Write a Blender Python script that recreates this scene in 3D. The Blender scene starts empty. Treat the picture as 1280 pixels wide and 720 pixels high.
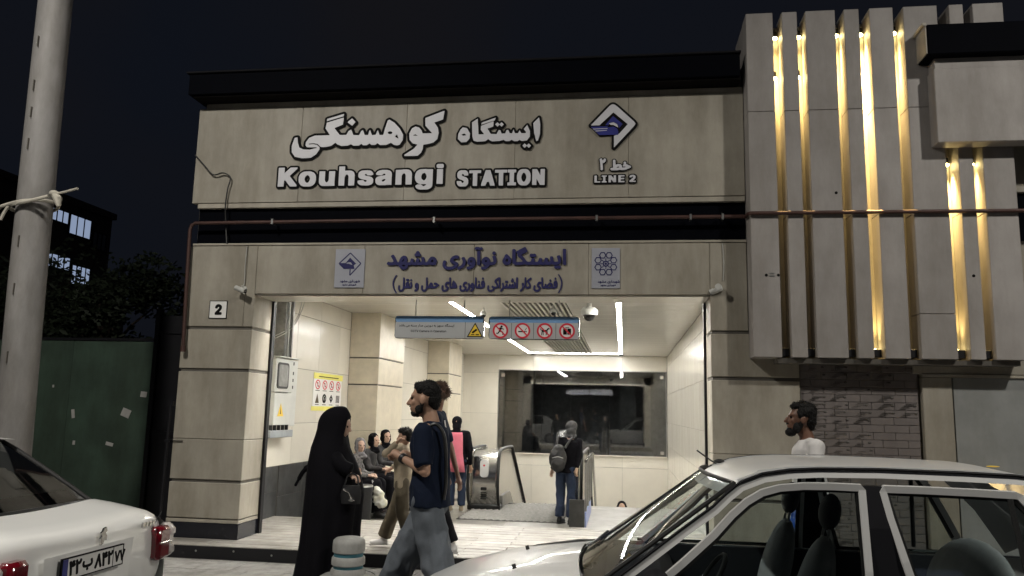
import bpy, bmesh, math, random
from mathutils import Vector, Matrix, Euler, noise
random.seed(7)
C = bpy.context.scene.collection
S = bpy.context.scene
PI = math.pi
# ------------------------------------------------ camera, sky, exposure
cam_data = bpy.data.cameras.new('camera')
cam = bpy.data.objects.new('camera', cam_data); C.objects.link(cam)
yaw, pit, rol = math.radians(8.016), math.radians(8.723), math.radians(-1.283)
fw = Vector((-math.sin(yaw)*math.cos(pit), math.cos(yaw)*math.cos(pit), math.sin(pit)))
rt = Vector((math.cos(yaw), math.sin(yaw), 0)); up = rt.cross(fw)
r2 = rt*math.cos(rol) - up*math.sin(rol); u2 = rt*math.sin(rol) + up*math.cos(rol)
cam.matrix_world = Matrix(((r2.x,u2.x,-fw.x,0),(r2.y,u2.y,-fw.y,-9.0),(r2.z,u2.z,-fw.z,1.54),(0,0,0,1)))
cam_data.sensor_width = 36; cam_data.lens = 998.2/1280*36
cam_data.clip_start = .1; cam_data.clip_end = 600
S.camera = cam
w = bpy.data.worlds.new('World'); S.world = w; w.use_nodes = True
nt = w.node_tree; nt.nodes.clear()
wo = nt.nodes.new('ShaderNodeOutputWorld'); bg = nt.nodes.new('ShaderNodeBackground')
tc = nt.nodes.new('ShaderNodeTexCoord'); nz = nt.nodes.new('ShaderNodeTexNoise'); cr = nt.nodes.new('ShaderNodeValToRGB')
nz.inputs['Scale'].default_value = 2.2; nz.inputs['Detail'].default_value = 3
cr.color_ramp.elements[0].position = .3; cr.color_ramp.elements[0].color = (.0038,.0055,.0098,1)
cr.color_ramp.elements[1].position = .75; cr.color_ramp.elements[1].color = (.0068,.0066,.0080,1)
nt.links.new(tc.outputs['Generated'], nz.inputs['Vector']); nt.links.new(nz.outputs['Fac'], cr.inputs['Fac'])
nt.links.new(cr.outputs['Color'], bg.inputs['Color']); bg.inputs['Strength'].default_value = 1
nt.links.new(bg.outputs[0], wo.inputs['Surface'])
S.view_settings.view_transform = 'Standard'; S.view_settings.look = 'None'; S.view_settings.exposure = 0
# light levels of the real lamps in the scene
STREET = 680.0      # street lamps across the road (W)
STRIP = 93.0        # ceiling light strips (emission strength)
FIN = 150.0           # fin spot lamps (W)

# ------------------------------------------------ materials
M = {}
def mat(name, col, rough=.6, metal=0., var=.12, vscale=6., bump=0., bscale=40., col2=None, coat=0., stretch=None, spec=None, stain=0., rand=0.):
    m = bpy.data.materials.new(name); m.use_nodes = True; n = m.node_tree; N = n.nodes
    b = N['Principled BSDF']; b.inputs['Roughness'].default_value = rough; b.inputs['Metallic'].default_value = metal
    if coat: b.inputs['Coat Weight'].default_value = coat; b.inputs['Coat Roughness'].default_value = .04
    if spec is not None: b.inputs['Specular IOR Level'].default_value = spec
    c2 = col2 or tuple(c*(1-var*2) for c in col)
    t = N.new('ShaderNodeTexCoord'); mp = N.new('ShaderNodeMapping'); n.links.new(t.outputs['Object'], mp.inputs['Vector'])
    if stretch: mp.inputs['Scale'].default_value = stretch
    oi = N.new('ShaderNodeObjectInfo'); ad = N.new('ShaderNodeVectorMath'); ad.operation = 'ADD'
    cm = N.new('ShaderNodeCombineXYZ'); mu = N.new('ShaderNodeMath'); mu.operation = 'MULTIPLY'; mu.inputs[1].default_value = 37.
    n.links.new(oi.outputs['Random'], mu.inputs[0]); n.links.new(mu.outputs[0], cm.inputs[0]); n.links.new(mu.outputs[0], cm.inputs[2])
    n.links.new(mp.outputs[0], ad.inputs[0]); n.links.new(cm.outputs[0], ad.inputs[1])
    z = N.new('ShaderNodeTexNoise'); z.inputs['Scale'].default_value = vscale; z.inputs['Detail'].default_value = 5; z.inputs['Roughness'].default_value = .62
    n.links.new(ad.outputs[0], z.inputs['Vector'])
    r = N.new('ShaderNodeValToRGB'); r.color_ramp.elements[0].position = .32; r.color_ramp.elements[1].position = .68
    r.color_ramp.elements[0].color = (*c2,1); r.color_ramp.elements[1].color = (*col,1)
    n.links.new(z.outputs['Fac'], r.inputs['Fac'])
    out = r.outputs['Color']
    if stain:
        z2 = N.new('ShaderNodeTexNoise'); z2.inputs['Scale'].default_value = 1.3; z2.inputs['Detail'].default_value = 8; z2.inputs['Roughness'].default_value = .7
        g = N.new('ShaderNodeNewGeometry'); mp2 = N.new('ShaderNodeMapping'); mp2.inputs['Scale'].default_value = (1.6,1.6,.45)
        n.links.new(g.outputs['Position'], mp2.inputs['Vector']); n.links.new(mp2.outputs[0], z2.inputs['Vector'])
        r3 = N.new('ShaderNodeValToRGB'); r3.color_ramp.elements[0].position = .36; r3.color_ramp.elements[1].position = .62
        r3.color_ramp.elements[0].color = (1-stain,1-stain*1.05,1-stain*1.15,1); r3.color_ramp.elements[1].color = (1,1,1,1)
        n.links.new(z2.outputs['Fac'], r3.inputs['Fac'])
        mx = N.new('ShaderNodeMix'); mx.data_type = 'RGBA'; mx.blend_type = 'MULTIPLY'; mx.inputs['Factor'].default_value = 1
        n.links.new(out, mx.inputs['A']); n.links.new(r3.outputs['Color'], mx.inputs['B']); out = mx.outputs['Result']
        rr = N.new('ShaderNodeMapRange'); rr.inputs['To Min'].default_value = min(1,rough+.18); rr.inputs['To Max'].default_value = max(.02,rough-.05)
        n.links.new(z2.outputs['Fac'], rr.inputs['Value']); n.links.new(rr.outputs[0], b.inputs['Roughness'])
    if rand:
        mrr = N.new('ShaderNodeMapRange'); mrr.inputs['To Min'].default_value = 1-rand; mrr.inputs['To Max'].default_value = 1+rand*.6
        n.links.new(oi.outputs['Random'], mrr.inputs['Value']); hs = N.new('ShaderNodeVectorMath'); hs.operation = 'SCALE'
        n.links.new(out, hs.inputs[0]); n.links.new(mrr.outputs[0], hs.inputs['Scale']); out = hs.outputs[0]
    n.links.new(out, b.inputs['Base Color'])
    if bump:
        zb = N.new('ShaderNodeTexNoise'); zb.inputs['Scale'].default_value = bscale; zb.inputs['Detail'].default_value = 4
        n.links.new(ad.outputs[0], zb.inputs['Vector'])
        bp = N.new('ShaderNodeBump'); bp.inputs['Strength'].default_value = bump; bp.inputs['Distance'].default_value = .01
        n.links.new(zb.outputs['Fac'], bp.inputs['Height']); n.links.new(bp.outputs[0], b.inputs['Normal'])
    M[name] = m; return m
def emit(name, col, s):
    m = bpy.data.materials.new(name); m.use_nodes = True; n = m.node_tree; b = n.nodes['Principled BSDF']
    b.inputs['Base Color'].default_value = (.8,.8,.8,1); b.inputs['Emission Color'].default_value = (*col,1); b.inputs['Emission Strength'].default_value = s
    M[name] = m
def glass(name, tint=(.8,.85,.85), rough=.01, ior=1.5):
    m = bpy.data.materials.new(name); m.use_nodes = True; n = m.node_tree; n.nodes.clear()
    o = n.nodes.new('ShaderNodeOutputMaterial'); t = n.nodes.new('ShaderNodeBsdfTransparent'); g = n.nodes.new('ShaderNodeBsdfGlossy')
    f = n.nodes.new('ShaderNodeFresnel'); x = n.nodes.new('ShaderNodeMixShader'); f.inputs['IOR'].default_value = ior
    t.inputs['Color'].default_value = (*tint,1); g.inputs['Roughness'].default_value = rough
    z = n.nodes.new('ShaderNodeTexNoise'); z.inputs['Scale'].default_value = 9; mr = n.nodes.new('ShaderNodeMapRange'); mr.inputs['To Min'].default_value = rough; mr.inputs['To Max'].default_value = rough+.03
    n.links.new(z.outputs['Fac'], mr.inputs['Value']); n.links.new(mr.outputs[0], g.inputs['Roughness'])
    n.links.new(f.outputs[0], x.inputs[0]); n.links.new(t.outputs[0], x.inputs[1]); n.links.new(g.outputs[0], x.inputs[2]); n.links.new(x.outputs[0], o.inputs[0])
    M[name] = m
mat('stone', (.395,.365,.305), .5, var=.10, vscale=1.7, bump=.08, bscale=30, stain=.34, rand=.09)
mat('fin_stone', (.355,.332,.318), .55, var=.08, vscale=2.2, bump=.05, bscale=24, stain=.26, rand=.07)
mat('stone_trim', (.43,.395,.33), .55, var=.1, vscale=4, stain=.2)
mat('groove', (.12,.11,.095), .8)
mat('core', (.16,.15,.13), .9)
mat('black_panel', (.0012,.0016,.0035), .7, var=.1, spec=.04)
mat('black_metal', (.012,.012,.015), .45, metal=.3)
mat('plinth', (.012,.013,.02), .2, var=.2, vscale=12)
mat('granite', (.085,.088,.09), .28, var=.3, vscale=5, bump=.02, stain=.35)
mat('tile', (.76,.72,.63), .18, var=.035, vscale=2.2, rand=.05)
mat('pilaster', (.70,.63,.50), .32, var=.09, vscale=4.5)
mat('ceiling_metal', (.78,.755,.69), .17, var=.02, vscale=2)
mat('slat_dark', (.012,.012,.011), .8, spec=.05)
mat('slat_light', (.55,.53,.48), .4)
mat('deck', (.42,.40,.37), .40, var=.12, vscale=5, stain=.34, rand=.12)
mat('deck_groove', (.05,.047,.04), .8)
mat('inner_floor', (.25,.24,.215), .25, var=.15, vscale=3, stain=.25)
mat('mat_metal', (.085,.082,.075), .7, var=.2, vscale=20, spec=.2)
mat('rib_metal', (.30,.29,.27), .6, var=.15, vscale=15, spec=.3)
mat('pavement', (.41,.40,.385), .6, var=.2, vscale=9, bump=.25, bscale=60, stain=.3)
mat('asphalt', (.055,.055,.058), .7, var=.2, vscale=30, bump=.4, bscale=120)
mat('kerb', (.42,.41,.40), .7, var=.12, vscale=8, bump=.2)
mat('letter_white', (.62,.62,.66), .45, var=.03)
mat('letter_black', (.008,.0075,.008), .7, spec=.1)
mat('letter_navy', (.03,.03,.115), .6, var=.1, spec=.2)
mat('logo_blue', (.03,.035,.22), .4)
mat('plaque', (.36,.37,.42), .35, var=.04)
mat('sign_grey', (.44,.45,.46), .35, var=.03)
mat('sign_blue', (.17,.32,.56), .35, var=.03)
mat('sign_red', (.62,.025,.05), .4, var=.03)
mat('sign_white', (.78,.77,.75), .4, var=.03)
mat('yellow', (.80,.55,.05), .45, var=.05)
mat('pale_yellow', (.80,.74,.16), .5, var=.05)
mat('chrome', (.60,.59,.57), .18, metal=1., var=.06, vscale=3)
mat('steel', (.42,.42,.41), .35, metal=.9, var=.1, vscale=8)
mat('rubber', (.012,.012,.012), .5)
mat('copper_pipe', (.075,.035,.028), .55, metal=.2, var=.2)
mat('cable', (.01,.01,.01), .6)
mat('cable_white', (.45,.45,.42), .6)
mat('cabinet', (.62,.63,.60), .4, var=.06, vscale=5)
mat('cabinet_grey', (.33,.36,.38), .45)
mat('duct', (.32,.32,.31), .42, metal=.6, var=.25, vscale=7)
mat('cam_white', (.55,.55,.52), .35)
mat('mural', (.19,.168,.162), .38, var=.12, vscale=5, bump=.2, bscale=60, stain=.2)
mat('mural_line', (.075,.068,.06), .4)
mat('dark_glossy', (.31,.32,.315), .12, var=.12, vscale=1.5, stain=.15)
mat('hoarding', (.050,.088,.062), .6, var=.2, vscale=2, stain=.35)
mat('paper', (.45,.44,.42), .8)
mat('pole', (.30,.29,.285), .6, var=.14, vscale=3, bump=.15, bscale=20, stain=.35, stretch=(1,1,.35))
mat('rope', (.50,.47,.40), .8, var=.2)
mat('far_facade', (.14,.13,.12), .9, var=.2, vscale=.3)
mat('far_wall', (.11,.08,.05), .9, var=.1, vscale=.4)
mat('far_dark', (.012,.012,.014), .9, spec=.1)
emit('far_window', (.56,.70,1.), .42)
mat('leaf', (.024,.038,.016), .7, var=.3, vscale=3)
mat('trunk', (.06,.045,.035), .9, bump=.3)
emit('strip_light', (1.,.98,.93), STRIP)
emit('strip_front', (1.,.97,.90), STRIP*1.8)
emit('bulb_warm', (1.,.80,.34), 60.)
emit('lamp_head', (1.,.93,.82), 30.)
glass('window_glass', (.80,.82,.83), .006, 2.1)
glass('car_glass', (.74,.80,.80), .01, 1.5)
glass('rail_glass', (.88,.92,.90), .01, 1.45)
mat('paint_silver', (.70,.70,.69), .34, metal=.12, var=.03, vscale=2, coat=.5)
mat('paint_white', (.86,.86,.84), .3, var=.02, vscale=2, coat=.8)
mat('trim_black', (.008,.008,.011), .6, spec=.2)
mat('seat_cloth', (.36,.37,.375), .75, var=.1, bump=.2, bscale=150)
mat('seat_dark', (.02,.022,.026), .6)
mat('car_inside', (.018,.02,.026), .75)
mat('red_lens', (.17,.005,.012), .12, var=.2, vscale=9, coat=1.)
mat('clear_lens', (.62,.58,.56), .1, coat=1.)
mat('skin', (.42,.25,.17), .55, var=.06, vscale=20, bump=.03)
mat('skin_dark', (.17,.085,.055), .5, var=.08, vscale=20)
mat('skin_pale', (.55,.36,.27), .55, var=.06, vscale=20)
mat('hair', (.008,.007,.0065), .65, var=.2, vscale=60, bump=.9, bscale=110, spec=.25)
mat('hair_brown', (.10,.055,.035), .7, var=.3, vscale=30, bump=.8, bscale=50)
mat('black_cloth', (.0045,.0042,.0065), .85, var=.15, vscale=5, bump=.08, bscale=30, spec=.12)
mat('navy_cloth', (.007,.012,.028), .85, var=.12, vscale=6, bump=.15, bscale=90, spec=.15)
mat('grey_denim', (.118,.134,.156), .85, var=.12, vscale=10, bump=.2, bscale=160)
mat('olive_cloth', (.10,.080,.050), .85, var=.12, vscale=9, bump=.15, bscale=120)
mat('tan_cloth', (.34,.28,.20), .85, var=.1, vscale=8, bump=.15, bscale=120)
mat('pink_cloth', (.75,.19,.26), .85, var=.08, vscale=8, bump=.15, bscale=120)
mat('blue_jeans', (.014,.028,.068), .85, var=.2, vscale=9, bump=.2, bscale=140)
mat('white_cloth', (.70,.68,.67), .85, var=.05, vscale=6, bump=.1, bscale=90)
mat('dark_hood', (.05,.05,.053), .85, var=.2, vscale=14)
mat('grey_scarf', (.20,.19,.20), .85, var=.25, vscale=14, bump=.15, bscale=60)
mat('pattern_cloth', (.24,.23,.23), .85, var=.42, vscale=22)
mat('dark_pattern', (.035,.033,.035), .85, var=.3, vscale=20)
mat('shadow_gap', (.01,.009,.009), .9, spec=.05)
mat('bag_black', (.016,.016,.018), .5, var=.2, vscale=20)
mat('bag_print', (.78,.78,.76), .45, var=.05, vscale=5, col2=(.74,.70,.5))
mat('blue_plastic', (.02,.08,.36), .4, var=.2)
mat('pale_blue', (.38,.45,.80), .4, var=.08)
mat('concrete', (.40,.40,.385), .65, var=.12, vscale=9, bump=.15, bscale=70, stain=.25)
mat('teal_paint', (.045,.17,.22), .5, var=.15, vscale=8)
mat('sole', (.50,.48,.46), .7)
mat('shoe_black', (.012,.012,.012), .5)
mat('lens_dark', (.01,.01,.012), .1)
mat('marble', (.50,.485,.455), .25, var=.12, vscale=4, stain=.2)
mat('lit_room', (.22,.215,.21), .6, var=.2)

# ------------------------------------------------ mesh helpers
class MB:
    def __init__(s): s.v = []; s.f = []; s.m = []
    def add(s, vs, fs, mi=0):
        o = len(s.v); s.v += [tuple(p) for p in vs]; s.f += [tuple(i+o for i in f) for f in fs]; s.m += [mi]*len(fs); return s
    def box(s, x0, x1, y0, y1, z0, z1, bev=0., mi=0):
        if not bev:
            vs = [(x,y,z) for x in (x0,x1) for y in (y0,y1) for z in (z0,z1)]
            return s.add(vs, [(0,1,3,2),(4,6,7,5),(0,4,5,1),(2,3,7,6),(0,2,6,4),(1,5,7,3)], mi)
        b = bev; P = []
        for (x,y,z,dx,dy,dz) in [(x,y,z,1 if x==x0 else -1,1 if y==y0 else -1,1 if z==z0 else -1) for x in (x0,x1) for y in (y0,y1) for z in (z0,z1)]:
            P += [(x,y+dy*b,z+dz*b),(x+dx*b,y,z+dz*b),(x+dx*b,y+dy*b,z)]
        I = lambda c,k: c*3+k   # corner order: x*4+y*2+z
        F = []
        F += [(I(0,0),I(1,0),I(3,0),I(2,0)),(I(4,0),I(6,0),I(7,0),I(5,0)),(I(0,1),I(4,1),I(5,1),I(1,1)),(I(2,1),I(3,1),I(7,1),I(6,1)),(I(0,2),I(2,2),I(6,2),I(4,2)),(I(1,2),I(5,2),I(7,2),I(3,2))]
        for c,d,k1,k2 in ((0,1,0,1),(2,3,0,1),(4,5,0,1),(6,7,0,1),(0,2,0,2),(1,3,0,2),(4,6,0,2),(5,7,0,2),(0,4,1,2),(1,5,1,2),(2,6,1,2),(3,7,1,2)):
            F.append((I(c,k1),I(d,k1),I(d,k2),I(c,k2)))
        for c in range(8): F.append((I(c,0),I(c,1),I(c,2)))
        return s.add(P, F, mi)
    def tube(s, pts, r, n=10, cap=True, mi=0, r2=None, up=(0,0,1)):
        pts = [Vector(p) for p in pts]; R = r if isinstance(r,(list,tuple)) else [r]*len(pts); R2 = r2 if r2 else R
        vs = []; u = None
        for i,p in enumerate(pts):
            a = pts[max(0,i-1)]; b = pts[min(len(pts)-1,i+1)]; t = (b-a).normalized()
            if u is None:
                u = Vector(up); u = (u - t*u.dot(t))
                if u.length < 1e-3: u = Vector((1,0,0)) - t*t.x
            u = (u - t*u.dot(t)).normalized(); v = t.cross(u)
            for k in range(n):
                an = 2*PI*k/n; vs.append(p + v*math.cos(an)*R[i] + u*math.sin(an)*R2[i])
        fs = [(i*n+k,i*n+(k+1)%n,(i+1)*n+(k+1)%n,(i+1)*n+k) for i in range(len(pts)-1) for k in range(n)]
        if cap: fs += [tuple(range(n-1,-1,-1)), tuple((len(pts)-1)*n+k for k in range(n))]
        return s.add(vs, fs, mi)
    def ell(s, c, r, rot=None, n=16, m=10, mi=0):
        c = Vector(c); rx,ry,rz = r if isinstance(r,(list,tuple)) else (r,r,r); Q = rot.to_matrix() if rot else None
        vs = []; 
        for i in range(1,m):
            t = PI*i/m
            for k in range(n):
                a = 2*PI*k/n; p = Vector((rx*math.sin(t)*math.cos(a), ry*math.sin(t)*math.sin(a), rz*math.cos(t)))
                vs.append(c + (Q@p if Q else p))
        tp = Vector((0,0,rz)); vs += [c+(Q@tp if Q else tp), c-(Q@tp if Q else tp)]
        fs = [((i)*n+k,(i+1)*n+k,(i+1)*n+(k+1)%n,i*n+(k+1)%n) for i in range(m-2) for k in range(n)]
        T = (m-1)*n; fs += [(T,k,(k+1)%n) for k in range(n)] + [(T+1,(m-2)*n+(k+1)%n,(m-2)*n+k) for k in range(n)]
        return s.add(vs, fs, mi)
    def cone(s, a, b, ra, rb, n=12, ends=True, mi=0):
        s.tube([a,b],[ra,rb],n,True,mi)
        if ends: s.ell(a,ra,n=n,m=8,mi=mi); s.ell(b,rb,n=n,m=8,mi=mi)
        return s
    def loft(s, rings, cap=True, mi=0):
        n = len(rings[0]); vs = [p for r in rings for p in r]
        fs = [(i*n+k,i*n+(k+1)%n,(i+1)*n+(k+1)%n,(i+1)*n+k) for i in range(len(rings)-1) for k in range(n)]
        if cap: fs += [tuple(range(n-1,-1,-1)), tuple((len(rings)-1)*n+k for k in range(n))]
        return s.add(vs, fs, mi)
    def strip(s, rows, mi=0):   # open grid
        n = len(rows[0]); vs = [p for r in rows for p in r]
        return s.add(vs, [(i*n+k,i*n+k+1,(i+1)*n+k+1,(i+1)*n+k) for i in range(len(rows)-1) for k in range(n-1)], mi)
    def prism(s, poly, a, b, axis='y', mi=0):   # poly in the two other axes, extruded a..b
        n = len(poly); f = {'y':lambda p,t:(p[0],t,p[1]),'x':lambda p,t:(t,p[0],p[1]),'z':lambda p,t:(p[0],p[1],t)}[axis]
        vs = [f(p,a) for p in poly]+[f(p,b) for p in poly]
        return s.add(vs, [tuple(range(n)),tuple(range(2*n-1,n-1,-1))]+[(k,k+n,(k+1)%n+n,(k+1)%n) for k in range(n)], mi)
    def mesh(s, name, mats, smooth=False, fix=True):
        me = bpy.data.meshes.new(name); me.from_pydata(s.v, [], s.f)
        for m in (mats if isinstance(mats,(list,tuple)) else [mats]): me.materials.append(M[m])
        me.polygons.foreach_set('material_index', s.m)
        if fix:
            b = bmesh.new(); b.from_mesh(me); bmesh.ops.recalc_face_normals(b, faces=b.faces); b.to_mesh(me); b.free()
        if smooth:
            me.polygons.foreach_set('use_smooth', [True]*len(me.polygons))
            if smooth != 2: me.set_sharp_from_angle(angle=math.radians(38))
        me.update(); return me
def link(name, me, parent=None):
    o = bpy.data.objects.new(name, me); C.objects.link(o)
    if parent is not None: o.parent = parent; o.matrix_parent_inverse = Matrix.Translation(-Vector(parent.location)) if parent.parent is None and not any(parent.rotation_euler) and parent.get('absolute') else Matrix.Identity(4)
    return o
def part(name, mb, m, parent, smooth=False, label=None, fix=True):
    o = link(name, mb.mesh(name, m, smooth, fix), parent)
    if label: o['label'] = label
    return o
def thing(name, label, cat, loc=(0,0,0), rz=0., group=None, absolute=False):
    o = bpy.data.objects.new(name, None); C.objects.link(o); o.location = loc; o.rotation_euler = (0,0,rz)
    o.empty_display_size = .2; o['label'] = label; o['category'] = cat
    if absolute: o['absolute'] = 1
    if group: o['group'] = group
    return o
def single(name, mb, m, label, cat, smooth=False, group=None, loc=None):
    o = link(name, mb.mesh(name, m, smooth)); o['label'] = label; o['category'] = cat
    if group: o['group'] = group
    if loc: o.location = loc
    return o
def struct(name, mb=None, m=None, kind='structure', smooth=False):
    o = link(name, mb.mesh(name, m, smooth)) if mb else bpy.data.objects.new(name, None)
    if not mb: C.objects.link(o)
    o['kind'] = kind; return o
def glyph_mesh(name, key, m, y=0., depth=.01, sx=.001, sz=.001, ox=0., oz=0., keys=None):
    cu = bpy.data.curves.new(name,'CURVE'); cu.dimensions = '2D'; cu.fill_mode = 'BOTH'; cu.extrude = depth/2
    polys = key if isinstance(key, list) else GLYPHS[key]
    for pl in polys:
        if isinstance(pl, str):
            q = list(map(int, pl.split())); q = [(q[i],q[i+1]) for i in range(0,len(q),2)]
        else: q = pl
        sp = cu.splines.new('POLY'); sp.points.add(len(q)-1); sp.use_cyclic_u = True
        for i,(a,b) in enumerate(q): sp.points[i].co = (a*sx+ox, b*sz+oz, 0, 1)
    ob = bpy.data.objects.new(name, cu); C.objects.link(ob)
    dg = bpy.context.evaluated_depsgraph_get(); dg.update()
    me = bpy.data.meshes.new_from_object(ob.evaluated_get(dg)); bpy.data.objects.remove(ob); bpy.data.curves.remove(cu)
    for v in me.vertices: x,z,e = v.co; v.co = (x, y-e, z)
    me.materials.clear(); me.materials.append(M[m]); me.name = name
    for p in me.polygons: p.material_index = 0
    return me
def remesh(mb, name, m, voxel=.012, smooth=4, noise_amp=0., noise_scale=6., dirs=(1,1,1)):
    """union of overlapping closed shapes -> one continuous smooth surface"""
    me = bpy.data.meshes.new(name); me.from_pydata(mb.v, [], mb.f)
    b = bmesh.new(); b.from_mesh(me); bmesh.ops.recalc_face_normals(b, faces=b.faces); b.to_mesh(me); b.free()
    ob = bpy.data.objects.new(name, me); C.objects.link(ob)
    md = ob.modifiers.new('r','REMESH'); md.mode = 'VOXEL'; md.voxel_size = voxel; md.use_smooth_shade = True
    sm = ob.modifiers.new('s','SMOOTH'); sm.factor = .6; sm.iterations = smooth
    dg = bpy.context.evaluated_depsgraph_get(); dg.update()
    r = bpy.data.meshes.new_from_object(ob.evaluated_get(dg)); bpy.data.objects.remove(ob); bpy.data.meshes.remove(me)
    if noise_amp:
        out = []
        for v in r.vertices:
            q = Vector((v.co.x*dirs[0],v.co.y*dirs[1],v.co.z*dirs[2]))*noise_scale
            h = 1-2*abs(noise.noise(q)); h2 = noise.noise(q*2.3+Vector((5,1,2)))
            out.extend(v.co + v.normal*((h-.45)*noise_amp + h2*noise_amp*.35))
        r.vertices.foreach_set('co', out)
    r.materials.clear(); r.materials.append(M[m]); r.name = name
    r.polygons.foreach_set('use_smooth',[True]*len(r.polygons)); r.polygons.foreach_set('material_index',[0]*len(r.polygons)); r.update()
    return r
def copy_thing(root, loc, label=None, rz=None, group=None):
    r = root.copy(); C.objects.link(r); r.location = loc
    if rz is not None: r.rotation_euler = (0,0,rz)
    if label: r['label'] = label
    if group: r['group'] = group
    for ch in list(root.children):
        c = ch.copy(); C.objects.link(c); c.parent = r
        for g in ch.children:
            d = g.copy(); C.objects.link(d); d.parent = c
    return r
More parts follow.
